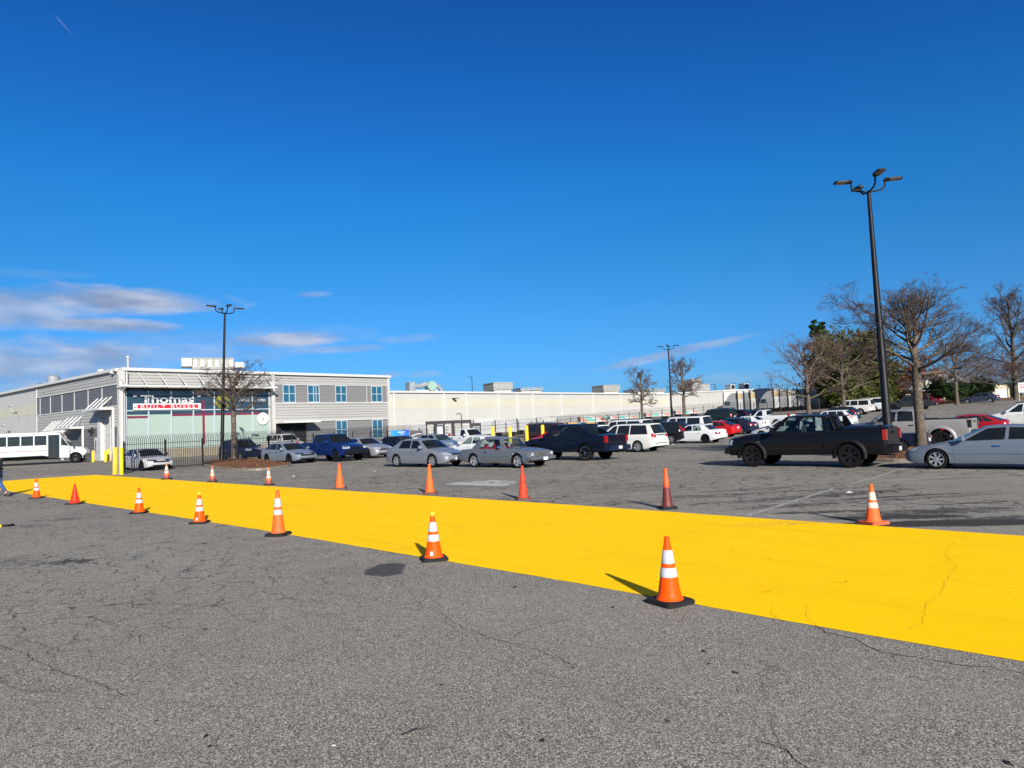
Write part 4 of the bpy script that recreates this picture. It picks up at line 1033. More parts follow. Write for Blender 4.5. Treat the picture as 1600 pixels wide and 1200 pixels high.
def sedan(name, L, W, H, fo, wb, wr, hood, belt, deck, ws, rw, lines, wins, doors, extra, **k):
    """hood: (z at nose, z mid hood, z cowl); belt: (z at nose, z at mirror, z at rear door, z tail); deck: (z at screen, z at tail)"""
    S = dict(name=name, L=L, W=W, fo=fo, wb=wb, wr=wr, ws=ws, rw=rw, lines=lines, wins=wins, doors=doors, extra=extra)
    S['top'] = [(0, hood[0]-.10), (.06, hood[0]-.02), (.18, hood[0]+.02), (ws[0]*.55, hood[1]), (ws[0]-.05, hood[2]), (ws[0]+.4, hood[2]+.02), (rw[0]-.3, deck[0]), (rw[0]+.02, deck[0]), (L-.25, deck[1]), (L-.04, deck[1]-.01), (L, deck[1]-.06)]
    S['belt'] = [(0, belt[0]-.06), (.25, belt[0]), (ws[0]*.6, (belt[0]+belt[1])/2+.02), (ws[0]+.3, belt[1]), (rw[0]-.5, belt[2]), (rw[0]+.1, belt[2]), (L-.15, belt[3]), (L, belt[3]-.05)]
    m = (ws[1]+rw[1])/2
    S['roof'] = [(ws[1]-.05, H-.085), (ws[1]+.35, H-.045), (m, H-.04), (rw[1]-.2, H-.06), (rw[1]+.05, H-.11)]
    S.update(k); return S

def x_sedan(front=(.62, .74, .40, .80), rear=(.78, .95, .50, .86), gr=(.36, .60, .70), low=(.55, .24, .38), **o):
    def f(S):
        lights_front(S, front[0], front[1], front[2], front[3], mat=o.get('hm')); lights_rear(S, rear[0], rear[1], rear[2], rear[3], o.get('tm'))
        grille(S, *gr); grille(S, *low, name='lower_grille')
        if o.get('chrome'): S['_']['fore']('grille_bar', -gr[0]-.02, gr[0]+.02, gr[2]+.0, gr[2]+.03, M_chrome, off=.012, nx=8, nz=1)
        if o.get('fplate'): plate(S, .42, False)
        plate(S, o.get('pz', .78)); S['_']['aft']('bumper_trim', -.6, .6, .30, .40, M_trim, off=.008, nx=8, nz=1)
        if o.get('more'): o['more'](S)
    return f
T = {}
# family saloon (front row silver)
T['saloon'] = sedan('sedan', 4.80, 1.82, 1.46, .95, 2.78, .335, (.70, .84, .96), (.66, .93, .97, .95), (1.05, 1.06), (1.38, 2.12), (4.28, 3.62),
    [(1.62, 2.28), (2.60, 2.62), (2.70, 2.72), (3.62, 3.40), (3.70, 3.46), (3.98, 3.56)], (1, 3), [(1.45, 2.63, .30, .94, -.05, 0, 2.36), (2.66, 3.50, .30, .96, 0, .18, 3.22)], x_sedan(gr=(.42, .60, .70), chrome=1, fplate=1),
    rim=(7, .17, .03), rimr=.70, metal=1, glass=('tint', 'clear', 'tint'), handle_mat=M_pmet, mirror_mat=M_pmet)
T['sedan_plain'] = dict(T['saloon'], lo=1, metal=0, handle_mat=M_paint, mirror_mat=M_paint)
# low fastback sedan
T['fastback'] = sedan('sedan', 4.65, 1.80, 1.40, .88, 2.74, .33, (.66, .78, .90), (.62, .88, .94, .93), (1.05, 1.00), (1.25, 2.15), (4.40, 3.45),
    [(1.50, 2.28), (2.48, 2.56), (2.56, 2.64), (3.42, 3.22), (3.48, 3.26), (3.95, 3.38)], (1, 3, 5), [(1.40, 2.50, .28, .90, -.05, 0, 2.26), (2.53, 3.40, .28, .93, 0, .18, 3.1)], x_sedan(front=(.60, .68, .35, .78), rear=(.80, .90, .4, .84), gr=(.5, .50, .60), low=(.62, .24, .36), hm=M_smoke),
    rim=(5, .24, .03), rimr=.74, rim_mat=M_blkw, metal=1, glass=('dark', 'tint', 'dark'))
T['muscle'] = sedan('sedan', 5.04, 1.90, 1.48, .96, 3.05, .36, (.74, .90, 1.00), (.72, .97, 1.03, 1.04), (1.12, 1.12), (1.55, 2.32), (4.50, 3.75),
    [(1.82, 2.46), (2.74, 2.78), (2.84, 2.88), (3.85, 3.50), (3.93, 3.55), (4.2, 3.66)], (1, 3), [(1.66, 2.78, .30, .98, -.05, 0, 2.5), (2.81, 3.70, .30, 1.02, 0, .18, 3.4)], x_sedan(front=(.66, .76, .45, .84), gr=(.66, .56, .74), low=(.6, .26, .38), hm=M_head),
    rim=(5, .22, .03), rimr=.72, rim_mat=M_blkw, metal=1, glass=('dark', 'tint', 'dark'), lo=1)
# 1990s four door notchback, seen from behind
T['notchback'] = sedan('sedan', 4.70, 1.78, 1.40, .94, 2.72, .325, (.62, .76, .88), (.60, .87, .92, .90), (1.00, .98), (1.42, 2.20), (4.02, 3.42),
    [(1.66, 2.32), (2.58, 2.60), (2.66, 2.68), (3.34, 3.20), (3.40, 3.24), (3.80, 3.36)], (1, 3), [(1.48, 2.60, .28, .88, -.05, 0, 2.34), (2.63, 3.40, .28, .90, 0, .16, 3.12)], x_sedan(rear=(.64, .80, .52, .86), gr=(.36, .52, .62), pz=.70),
    rim=(5, .26, .03), rimr=.74, rim_mat=M_blkw, glass=('clear', 'clear', 'tint'), mirror_mat=M_paint, handle_mat=M_paint)
# silver two door coupe at the right edge
def more_coupe(S):
    S['_']['side']('side_marker', .20, .34, .58, .66, M_amber, 1, off=.008, nx=2, nz=1)
    for s in (1, -1):
        S['_']['side']('side_moulding', 1.38, 2.62, .505, .545, M_pmet, s, off=.024, nx=10, nz=1); S['_']['side']('side_moulding', 2.66, 3.55, .505, .545, M_pmet, s, off=.024, nx=8, nz=1)
        S['_']['side']('rocker_trim', 1.36, 3.3, .20, .235, M_chrome, s, off=.004, nx=10, nz=1)
T['coupe'] = sedan('coupe', 4.85, 1.80, 1.41, .98, 2.72, .325, (.66, .80, .92), (.62, .90, .95, .94), (1.03, 1.02), (1.46, 2.36), (4.22, 3.60),
    [(1.72, 2.50), (2.86, 2.92), (2.96, 3.00), (3.74, 3.42), (3.9, 3.5)], (1, 3), [(1.52, 2.92, .27, .90, -.08, -.03, 2.56)], x_sedan(front=(.58, .69, .36, .80), gr=(.4, .52, .62), more=more_coupe),
    rim=(7, .17, .02), rimr=.70, metal=1, handle_mat=M_chrome, glass=('tint', 'clear', 'tint'), seats=(2.75, 3.4), mirror_mat=M_pmet)
# low two seater
T['roadster'] = sedan('sports_car', 4.3, 1.78, 1.22, .85, 2.45, .315, (.60, .72, .82), (.56, .82, .86, .86), (.92, .93), (1.45, 2.05), (3.15, 2.75),
    [(1.66, 2.14), (2.52, 2.44), (2.60, 2.5), (2.95, 2.66)], (1,), [(1.5, 2.6, .26, .84, 0, 0, 2.3)], x_sedan(rear=(.66, .80, .5, .84), pz=.62),
    rim=(5, .2, .03), lo=1, glass=('dark', 'tint', 'dark'))
def spoiler(S):
    X0, L = S['_']['X0'], S['L']; z = S['deckz']; q = MB(); q.box((X0-L+.22, 0, z+.17), (.26, 1.45, .035))
    for s in (1, -1): q.box((X0-L+.24, s*.55, z+.08), (.10, .05, .17))
    q.build('spoiler', S['_']['pm'], S['_']['root'])
T['roadster']['deckz'] = .92
# 1960s square two door
def x_classic(S):
    u = S['_']; X0, hw, pm = u['X0'], u['hw'], u['pm']
    u['fore']('grille', -.60, .60, .54, .70, simple('grille_bars_silver', (.16, .165, .17), .35, .5), off=.01, nx=8, nz=3)
    for k in range(15):
        y = -.56+1.12*k/14; u['fore']('grille_bar', y-.012, y+.012, .545, .695, M_chrome, off=.026, nx=1, nz=2)
    for s in (1, -1):
        MB().lathe([(0, X0+.035), (.08, X0+.03), (.085, X0+.012), (.10, X0+.02), (.105, X0-.0), (.10, X0-.1)], 18, None, 'X', (0, s*.70, .62), mats=[M_head, M_head, M_chrome, M_chrome, M_chrome]).build('headlight', None, u['root'], 40)
        u['side']('chrome_strip', .25, 4.4, .545, .57, M_chrome, s, off=.012, nx=22, nz=1); u['side']('rocker_trim', 1.3, 3.05, .24, .29, M_chrome, s, off=.008, nx=12, nz=1)
        for xw in (S['fo'], S['fo']+S['wb']):
            pts = [(X0-xw+math.cos(a)*(S['wr']*1.13+.012), s*(hw+.004), S['wr']+math.sin(a)*(S['wr']*1.13+.012)) for a in [math.pi*k/14 for k in range(15)]]
            MB().tube(pts, .014, 5).build('arch_trim', M_chrome, u['root'])
        lights_z = .70
        MB().tube([(X0-4.5, s*.66, .60), (X0-4.60, s*.66, .60)], .075, 14, M_tail).build('tail_light', None, u['root'])
    f = MB(); f.box((X0+.07, 0, .435), (.10, 1.72, .13), taper=.92)
    for s in (1, -1): f.box((X0-.06, s*.87, .435), (.30, .07, .125))
    f.build('bumper', M_pmet, u['root']); MB().box((X0+.135, .1, .40), (.012, .31, .15)).build('license_plate', M_plate, u['root'])
    r = MB(); r.box((X0-4.66, 0, .45), (.10, 1.7, .12)); r.build('bumper', M_chrome, u['root'])
    MB().tube([(X0-.3, 0, .865), (X0-1.3, 0, .925)], .012, 5).build('hood_spear', M_chrome, u['root'])
    # window frames in bright metal
    for s in (1, -1):
        for x0, x1 in ((1.86, 2.30),):
            MB().tube([(X0-1.80, s*.80, .90), (X0-2.03, s*.66, 1.36)], .018, 5).build('windshield_trim', M_chrome, u['root'])
T['classic'] = sedan('classic_coupe', 4.62, 1.78, 1.43, .78, 2.79, .33, (.78, .88, .92), (.76, .88, .88, .86), (.91, .86), (1.52, 1.92), (3.80, 3.36),
    [(1.80, 2.04), (2.70, 2.66), (2.75, 2.71), (3.28, 3.04)], (1, 3), [(1.74, 2.80, .30, .88, 0, 0, 2.6)], x_classic,
    pf=.10, pr=.10, nose=[(0, .2), (.34, .05), (.45, .0), (.75, .0), (.9, .02)], tail=[(0, .2), (.35, .04), (.6, 0), (.9, .02)], side_in=.06,
    width=[(0, .83), (.05, .86), (.3, .885), (1, .89), (3.6, .89), (4.4, .86), (4.62, .80)], rim=(5, .30, .05), rimr=.74, rim_mat=M_alloy, metal=1, seat_mat=M_red_in, glass=('clear', 'clear', 'clear'), handle_mat=M_chrome,
    seats=(2.55, 3.15), bow=(.10, .07), rt=.62, bot=[(0, .30), (.4, .22), (4.0, .24), (4.62, .34)], sill=.22, mirror_k=.6, mirror_mat=M_chrome, wheel_in=.05)
# minivan
def x_van(S):
    lights_front(S, .68, .82, .5, .86); grille(S, .5, .58, .72); lights_rear(S, .88, 1.10, .62, .90, wrap=.75); plate(S, .88)
    S['_']['aft']('bumper_trim', -.75, .75, .50, .54, M_trim, off=.006, nx=8, nz=1); S['_']['aft']('tailgate_strip', -.45, .45, .98, 1.02, M_chrome, off=.012, nx=6, nz=1)
    for s in (1, -1): MB().tube([(S['_']['X0']-2.1, s*.62, 1.745), (S['_']['X0']-4.4, s*.6, 1.75)], .02, 5).build('roof_rail', M_trim, S['_']['root'])
def tall(name, L, W, H, fo, wb, wr, hood, belt, ws, rwt, lines, wins, doors, extra, beltr=None, **k):
    """estate shapes: cargo area under a long roof, upright tailgate"""
    b2 = beltr or belt
    S = dict(name=name, L=L, W=W, fo=fo, wb=wb, wr=wr, ws=ws, rw=(L-.06, rwt), lines=lines, wins=wins, doors=doors, extra=extra)
    S['top'] = [(0, hood[0]-.10), (.06, hood[0]-.02), (.2, hood[0]+.03), (ws[0]*.55, hood[1]), (ws[0]-.05, hood[2]), (ws[0]+.4, belt), (L-.3, b2), (L, b2-.01)]
    S['belt'] = [(0, hood[0]-.14), (.25, hood[0]-.06), (ws[0]*.6, hood[1]-.04), (ws[0]+.3, belt-.01), (L-.3, b2-.01), (L, b2-.02)]
    m = (ws[1]+rwt)/2
    S['roof'] = [(ws[1]-.05, H-.09), (ws[1]+.4, H-.045), (m, H-.04), (rwt-.4, H-.045), (rwt+.05, H-.075)]
    S['width'] = k.pop('width', None) or [(0, W/2*.68), (.05, W/2*.78), (.15, W/2*.87), (.35, W/2*.93), (.7, W/2*.985), (1., W/2), (L-.7, W/2), (L-.25, W/2*.975), (L-.08, W/2*.93), (L, W/2*.88)]
    S['tail'] = [(.0, .12), (.35, .0), (.55, .0), (.62, .05), (1.3, .06)]; S['cab_open'] = (ws[0]+.2, L-.3); S['rbow'] = (.05, .04); S['cowl_up'] = .03
    S.update(k); return S
T['minivan'] = tall('minivan', 5.15, 1.98, 1.74, .95, 3.08, .345, (.80, .98, 1.08), 1.06, (1.25, 2.20), 4.72,
    [(1.55, 2.36), (2.42, 2.54), (2.50, 2.62), (3.40, 3.42), (3.47, 3.49), (4.72, 4.52), (4.95, 4.62)], (1, 3, 5), [(1.60, 2.45, .34, 1.04, -.05, 0, 2.2), (2.48, 3.50, .34, 1.04, 0, 0, 2.55)], x_van, rim=(9, .14, .02), rimr=.72, handle_mat=M_paint, mirror_mat=M_paint, glass=('dark', 'clear', 'dark'), seats=(2.85, 3.7))
def x_suv(rear=(.95, 1.3, .75, .96), front=(.78, .95, .5, .86), gr=(.5, .66, .86), rail=True, pz=.95, lo=False):
    def f(S):
        lights_front(S, *front); grille(S, *gr); lights_rear(S, *rear, wrap=.7); plate(S, pz); S['_']['aft']('bumper_trim', -.7, .7, .5, .56, M_trim, off=.008, nx=8, nz=1)
        if rail:
            H = S['roof'][2][1]
            for s in (1, -1): MB().tube([(S['_']['X0']-S['ws'][1]-.3, s*(S.get('rt', .68)-.06), H+.06), (S['_']['X0']-S['rw'][1]+.2, s*(S.get('rt', .68)-.06), H+.05)], .025, 5).build('roof_rail', M_trim, S['_']['root'])
    return f
T['box_suv'] = tall('suv', 5.15, 2.02, 1.93, .90, 2.95, .40, (.98, 1.14, 1.20), 1.20, (1.45, 2.02), 4.95,
    [(1.70, 2.18), (2.60, 2.66), (2.70, 2.76), (3.56, 3.56), (3.66, 3.66), (4.80, 4.76)], (1, 3, 5), [(1.72, 2.66, .48, 1.18, 0, 0, 2.4), (2.70, 3.5, .48, 1.18, 0, .12, 3.3)], x_suv(), rim=(6, .2, .03), ar=.46, sill=.36, rt=.76, nose=[(0, .1), (.5, .0), (.9, .0), (1.2, .04)], glass=('dark', 'clear', 'dark'), lo=1, handle_mat=M_paint, vl1=.86)
T['crossover'] = tall('suv', 4.55, 1.85, 1.66, .90, 2.62, .35, (.80, .96, 1.06), 1.04, (1.20, 2.05), 3.85,
    [(1.48, 2.20), (2.36, 2.46), (2.44, 2.54), (3.22, 3.20), (3.28, 3.25), (4.0, 3.65)], (1, 3, 5), [(1.50, 2.40, .36, 1.02, -.05, 0, 2.14), (2.43, 3.25, .36, 1.05, 0, .15, 2.95)], x_suv(rear=(.95, 1.36, .66, .90), rail=False), beltr=1.14, rim=(5, .2, .03), sill=.28, glass=('dark', 'clear', 'dark'), lo=1, handle_mat=M_paint, mirror_mat=M_paint)
# pickups
def pickup(name, L, W, H, fo, wb, wr, hood, rail, ws, rw, lines, wins, doors, extra, **k):
    S = dict(name=name, L=L, W=W, fo=fo, wb=wb, wr=wr, ws=ws, rw=rw, lines=lines, wins=wins, doors=doors, extra=extra)
    belt = k.pop('beltz', hood[2])
    S['top'] = [(0, hood[0]-.06), (.05, hood[0]), (.25, hood[0]+.03), (ws[0]*.5, hood[1]), (ws[0]-.05, hood[2]), (ws[0]+.3, belt+.01), (rw[0]-.1, belt+.01), (rw[0]+.06, rail), (L, rail)]
    S['belt'] = [(0, hood[0]-.1), (.2, hood[0]-.05), (ws[0]*.5, hood[1]-.05), (ws[0]+.2, belt), (rw[0]-.1, belt), (rw[0]+.06, rail), (L, rail)]
    S['roof'] = [(ws[1]-.05, H-.10), (ws[1]+.3, H-.05), ((ws[1]+rw[1])/2, H-.045), (rw[1]+.02, H-.07)]
    S['width'] = [(0, W/2*.86), (.05, W/2*.90), (.2, W/2*.95), (.5, W/2*.985), (.8, W/2), (L-.3, W/2), (L-.06, W/2*.985), (L, W/2*.96)]
    S['nose'] = [(0, .12), (.5, .02), (.6, .0), (1., .0), (1.2, .05)]; S['tail'] = [(0, .02), (3, .0)]; S['pr'] = .1; S['bot'] = [(0, k['sill']+.02), (L, k['sill']+.06)]; S['side_in'] = .03; S['rbow'] = (.02, .02); S['bow'] = (.14, .10)
    S['rt'] = W/2*.74; S['black_bumper'] = 0
    if k.pop('openbed', True): S['bed'] = (rw[0]+.09, L-.07, k.pop('bedz', .85), W/2-.13)
    S.update(k); return S
def x_pickup(bump=M_trim, tail=(1.0, 1.38, .78, .98), tm=None, head=(.85, 1.05, .55, .92), gr=(.55, .78, 1.12), gm=None, cover=None, more=None, fb=(.50, .74)):
    def f(S):
        u = S['_']; X0, L, hw, root = u['X0'], S['L'], u['hw'], u['root']; rail = S['belt'][-1][1]
        lights_front(S, *head, up=0); grille(S, *gr, mat=gm)
        b = MB(); b.box((X0+.05, 0, (fb[0]+fb[1])/2), (.22, hw*1.86, fb[1]-fb[0]), taper=.94)
        b.build('front_bumper', bump, root)
        r = MB(); r.box((X0-L-.09, 0, fb[0]+.13), (.24, hw*1.96, .24), taper=.95); r.box((X0-L-.1, 0, fb[0]+.262), (.18, .7, .02)); rb = r.build('rear_bumper', bump, root)
        MB().box((X0-L-.215, .0, fb[0]+.14), (.012, .32, .15)).build('license_plate', M_plate, root)
        for s in (1, -1):
            v = MB(); v.box((X0-L+.03, s*(hw-.075), (tail[0]+tail[1])/2), (.13, .17, tail[1]-tail[0]), tm or M_tail); v.build('tail_light', None, root)
        u['aft']('tailgate', -hw+.2, hw-.2, fb[0]+.32, rail-.03, u['pm'], off=.014, nx=6, nz=3, th=.02)
        MB().box((X0-L-.03, 0, rail-.14), (.03, .26, .07)).build('tailgate_handle', M_trim, root)
        if cover:
            x0, x1 = X0-S['rw'][0]-.12, X0-L+.05; q = MB(); n = 8; vs = []; 
            for (xx, k_) in ((x0, .6), (x0-.25, 1.), ((x0+x1)/2, .95), (x1+.1, .75), (x1, .4)):
                for a in range(n+1):
                    t = -1+2*a/n; vs.append((xx, t*(hw-.06), rail+.012+cover*k_*(1-t**4)))
            fs = [(i*(n+1)+a, i*(n+1)+a+1, (i+1)*(n+1)+a+1, (i+1)*(n+1)+a) for i in range(4) for a in range(n)]
            q.add(vs, fs).build('bed_cover', u['pm'] if cover > .05 else M_trim, root, 50)
        if more: more(S)
    return f
def more_black(S):
    u = S['_']; X0, hw, root = u['X0'], u['hw'], u['root']; rail = S['belt'][-1][1]
    # sail panels: swept hoop behind the cab
    xc = X0-S['rw'][0]-.02
    for s in (1, -1):
        q = MB(); y = s*(hw-.16)
        prof = [(xc, rail), (xc, rail+.50), (xc-.14, rail+.48), (xc-.24, rail+.30), (xc-.38, rail)]
        vs = [(x, y-s*.0, z) if z == rail else (x, y-s*.10, z) for x, z in prof] + [(x, y-s*.07, z) if z == rail else (x, y-s*.17, z) for x, z in prof]
        n = 5; q.add(vs, [tuple(range(n)), tuple(range(2*n-1, n-1, -1))]+[(i, (i+1) % n, n+(i+1) % n, n+i) for i in range(n)]); q.build('sail_panel', u['pm'], root)
        q = MB()
        for (xa, xb) in ((xc-.08, xc-.18),): q.tube([(xa+.08, s*(hw-.25), rail+.44), (xb+.06, s*(hw-.15), rail+.2), (xb, s*(hw-.13), rail+.02)], .03, 6)
        q.build('roll_hoop_slot', M_trim, root)
        u['side']('side_step', 1.55, 3.75, .36, .42, M_trim, s, off=.10, nx=8, nz=1, th=.12)
        u['side']('door_badge', 1.2, 1.34, .95, .975, M_chrome, s, off=.02, nx=1, nz=1)
        u['side']('mud_flap', 3.9, 3.98, .40, .70, M_trim, s, off=.01, nx=1, nz=2)
    MB().box((xc-.1, 0, rail+.49), (.20, 2*hw-.5, .045)).build('hoop_bar', u['pm'], root)
    MB().box((xc+.12, -.0, rail+.52), (.03, .22, .04)).build('third_brake_light', M_tail, root)
    MB().tube([(X0-S['L']+.25, .45, .42), (X0-S['L']-.14, .45, .40)], .05, 10).build('tailpipe', M_chrome, root)
T['big_pickup'] = pickup('pickup_truck', 5.75, 2.03, 1.96, .98, 3.57, .44, (1.14, 1.26, 1.32), 1.36, (1.55, 2.28), (3.86, 3.72),
    [(1.86, 2.48), (2.72, 2.78), (2.80, 2.86), (3.30, 3.30), (3.34, 3.34), (3.66, 3.58)], (1, 3, 5), [(1.80, 2.76, .50, 1.26, -.05, 0, 2.5), (2.80, 3.74, .50, 1.26, 0, 0, 3.48)],
    x_pickup(cover=.13, more=more_black, tail=(.98, 1.33, .80, .98)), sill=.42, ar=.49, flare=(.10, .055), flare_mat=M_trim, rim=(6, .26, .03), rimr=.62, rim_mat=M_blkw, glass=('clear', 'clear', 'dark'), openbed=False, wd=.29, smooth=35, mirror_k=1.5, beltz=1.28)
T['crew_pickup'] = pickup('pickup_truck', 5.55, 1.95, 1.86, .95, 3.26, .40, (1.04, 1.16, 1.24), 1.26, (1.50, 2.22), (3.70, 3.58),
    [(1.80, 2.36), (2.62, 2.68), (2.70, 2.76), (3.50, 3.44)], (1, 3), [(1.72, 2.66, .46, 1.20, -.05, 0, 2.4), (2.70, 3.58, .46, 1.20, 0, 0, 3.3)],
    x_pickup(gm=M_trim), sill=.40, ar=.46, flare=(.08, .035), flare_mat=M_paint, rim=(6, .26, .03), rimr=.62, rim_mat=M_blkw, glass=('dark', 'tint', 'dark'), wd=.27, beltz=1.22, mirror_k=1.3)
def more_silver(S):
    u = S['_']; X0 = u['X0']
    for s in (1, -1): MB().box((X0-S['L']+.45, s*(u['hw']-.02), .66), (.8, .06, .16)).build('bumper_wrap', u['pm'], u['root'])
    MB().box((X0-S['rw'][0]-.3, 0, S['belt'][-1][1]+.035), (.4, 1.75, .05)).build('bed_cover_box', M_trim, u['root'])
T['silver_pickup'] = pickup('pickup_truck', 5.85, 2.02, 1.98, .95, 3.66, .45, (1.20, 1.32, 1.38), 1.42, (1.50, 2.12), (3.72, 3.62),
    [(1.80, 2.28), (2.66, 2.68), (2.76, 2.78), (3.48, 3.42)], (1, 3), [(1.72, 2.70, .62, 1.32, 0, 0, 2.45), (2.74, 3.62, .62, 1.32, 0, 0, 3.3)],
    x_pickup(cover=.03, tm=M_smoke, tail=(1.02, 1.38, .80, .98), fb=(.62, .88), more=more_silver, bump=M_trim), sill=.56, ar=.56, flare=(.13, .05), flare_mat=M_pmet, rim=(6, .3, .04), rimr=.6, rim_mat=M_blkw, glass=('dark', 'tint', 'tint'), wd=.3, beltz=1.36, metal=1, openbed=False, arch_k=1.02, mirror_k=1.5, lo=1)
T['small_pickup'] = pickup('pickup_truck', 5.3, 1.88, 1.80, .85, 3.1, .37, (1.00, 1.10, 1.16), 1.18, (1.45, 2.0), (2.95, 2.85),
    [(1.70, 2.16), (2.50, 2.50), (2.60, 2.58)], (1,), [(1.66, 2.60, .44, 1.14, 0, 0, 2.35)], x_pickup(), sill=.38, ar=.43, rim=(6, .3, .03), rimr=.62, glass=('tint', 'clear', 'tint'), beltz=1.15, lo=1)
# luxury pickup with sloping buttress behind the cab
def more_avalanche(S):
    u = S['_']; X0, hw, root = u['X0'], u['hw'], u['root']; rail = S['belt'][-1][1]; xa = X0-S['rw'][0]+.05
    for s in (1, -1):
        y = s*(hw-.10); prof = [(xa, rail-.02), (xa, rail+.40), (xa-.25, rail+.34), (xa-.75, rail+.02), (xa-.75, rail-.02)]
        vs = [(x, y - s*.16*(z-rail)/.4, z) for x, z in prof]; vs += [(x, yy-s*.12, z) for x, yy, z in vs]; n = 5
        MB().add(vs, [tuple(range(n)), tuple(range(2*n-1, n-1, -1))]+[(i, (i+1) % n, n+(i+1) % n, n+i) for i in range(n)]).build('buttress', u['pm'], root)
        u['side']('side_step', 1.6, 3.7, .36, .40, M_chrome, s, off=.10, nx=8, nz=1, th=.10)
    MB().tube([(X0-S['L']+.2, -.5, .4), (X0-S['L']-.1, -.5, .38)], .05, 8).build('tailpipe', M_chrome, root)
T['luxury_pickup'] = pickup('pickup_truck', 5.62, 2.01, 1.92, 1.00, 3.30, .41, (1.06, 1.18, 1.24), 1.26, (1.52, 2.14), (4.05, 3.95),
    [(1.80, 2.30), (2.62, 2.68), (2.72, 2.78), (3.56, 3.50), (3.64, 3.58), (3.92, 3.86)], (1, 3, 5), [(1.72, 2.68, .46, 1.2, 0, 0, 2.44), (2.72, 3.55, .46, 1.2, 0, .1, 3.36)],
    x_pickup(cover=.06, tail=(.92, 1.24, .80, .98), more=more_avalanche, bump=None), sill=.40, ar=.48, rim=(7, .16, .02), rimr=.74, rim_mat=M_chrome, glass=('tint', 'clear', 'tint'), wd=.27, beltz=1.2, openbed=False, mirror_k=1.3)
T['luxury_pickup']['extra'] = x_pickup(cover=.06, tail=(.92, 1.24, .80, .98), more=more_avalanche, bump=simple('navy_bumper', (.008, .014, .035), .25))
# older work truck with a flat white bed sides and steel rack reads as a two tone pickup
T['old_pickup'] = dict(T['small_pickup'], L=5.4)

AV = math.atan2(V.y, V.x); AMV = AV + math.pi
PROTO = {}
def vehicle(kind, color, label, cat, anchor, wheel='RL', head='V', group='cars in the car park', turn=0., Y=None, name=None, S=None):
    """anchor: the photo pixel where a given wheel touches the ground"""
    if kind not in PROTO:
        PROTO[kind] = [make_vehicle(S or T[kind]), False]
    root, used = PROTO[kind]
    if used: root = copy_tree(root)
    PROTO[kind][1] = True
    S_ = S or T[kind]; ang = (AV if head == 'V' else AMV) + turn
    p = atY(anchor[0], Y) if Y else gp(*anchor)
    sx = .5 if wheel[0] == 'F' else -.5 if wheel[0] == 'R' else 0; sy = 1 if wheel[1] == 'L' else -1 if wheel[1] == 'R' else 0
    off = Vector((sx*S_['wb'], sy*(S_['W']/2-.1), 0)); off.rotate(Euler((0, 0, ang)))
    c = p - off; h = S_['wb']/2; hd = Vector((math.cos(ang), math.sin(ang), 0))
    zf, zr_ = gz(c.x+hd.x*h, c.y+hd.y*h), gz(c.x-hd.x*h, c.y-hd.y*h); lf = Vector((-hd.y, hd.x, 0)); zl, zrr = gz(c.x+lf.x*.8, c.y+lf.y*.8), gz(c.x-lf.x*.8, c.y-lf.y*.8)
    root.location = (c.x, c.y, (zf+zr_)/2); root.rotation_euler = (math.atan2(zl-zrr, 1.6), -math.atan2(zf-zr_, 2*h), ang)
    tag(root, label, cat, group)
    stack = [root]
    while stack:
        o = stack.pop(); o.color = (*color, 1); stack += [x for x in col.objects if x.parent == o]
    return root
# ------------------------------------------------------------------ the parked vehicles
SILV = (.33, .37, .42)
vehicle('saloon', (.17, .185, .21), 'silver four door sedan in the front row, left of the grey classic', 'car', (677, 730.6), 'FR', 'MV')
vehicle('classic', (.115, .125, .14), 'grey 1960s square two door car with red interior and chrome wheels', 'classic car', (810, 731.5), 'FR', 'MV')
vehicle('luxury_pickup', (.004, .006, .014), 'dark navy pickup truck with a sloping buttress behind the cab and chrome wheels', 'pickup truck', (915.7, 720), 'RL', 'V')
vehicle('minivan', (.50,.50,.47), 'white minivan with dark windows, seen from the rear beside the navy pickup', 'minivan', (997.6, 706.6), 'RL', 'V')
vehicle('notchback', (.5,.51,.52), 'white older four door sedan with black wheels right of the white minivan', 'car', (1103, 692.6), 'RL', 'V')
vehicle('big_pickup', (.004, .004, .006), 'big black crew cab pickup truck with covered bed, nearest truck on the right', 'pickup truck', (1330, 731), 'RL', 'V')
vehicle('coupe', (.135, .16, .195), 'silver blue two door coupe with alloy wheels cut by the right photo edge', 'car', (1465, 733), 'FL', 'V')
vehicle('fastback', (.17, .195, .23), 'pale grey blue fastback car with black wheels beside the mulch island', 'car', (453, 725), 'FR', 'MV')
vehicle('crew_pickup', (.004, .013, .07), 'bright blue crew cab pickup truck between the grey fastback and the silver muscle sedan', 'pickup truck', (526.4, 721.6), 'FR', 'MV')
vehicle('muscle', (.22, .23, .25), 'silver muscle sedan with a black grille next to the blue pickup truck', 'car', (575, 716.4), 'FR', 'MV')
vehicle('sedan_plain', (.006, .009, .028), 'dark navy sedan just behind the silver muscle sedan', 'car', (634, 700), 'FR', 'MV', Y=53)
vehicle('sedan_plain', (.11, .14, .19), 'blue grey sedan showing only its roof behind the silver sedan', 'car', (691, 700), 'FR', 'MV', Y=56)
vehicle('notchback', (.5,.51,.53), 'white sedan half hidden between the silver sedan and the grey classic', 'car', (757, 702), 'RL', 'V', Y=43)
vehicle('silver_pickup', (.27, .26, .25), 'raised silver crew cab pickup truck with big black wheels behind the tree trunk', 'pickup truck', (1472, 701), 'RL', 'V', Y=34)
vehicle('roadster', (.005, .008, .02), 'low dark sports car hidden behind the tail of the black pickup truck', 'car', (1408, 712), 'RL', 'V', Y=31.5)
vehicle('fastback', (.45,.45,.46), 'white sedan parked behind the black iron fence at the left', 'car', (223, 736), 'FR', 'MV')
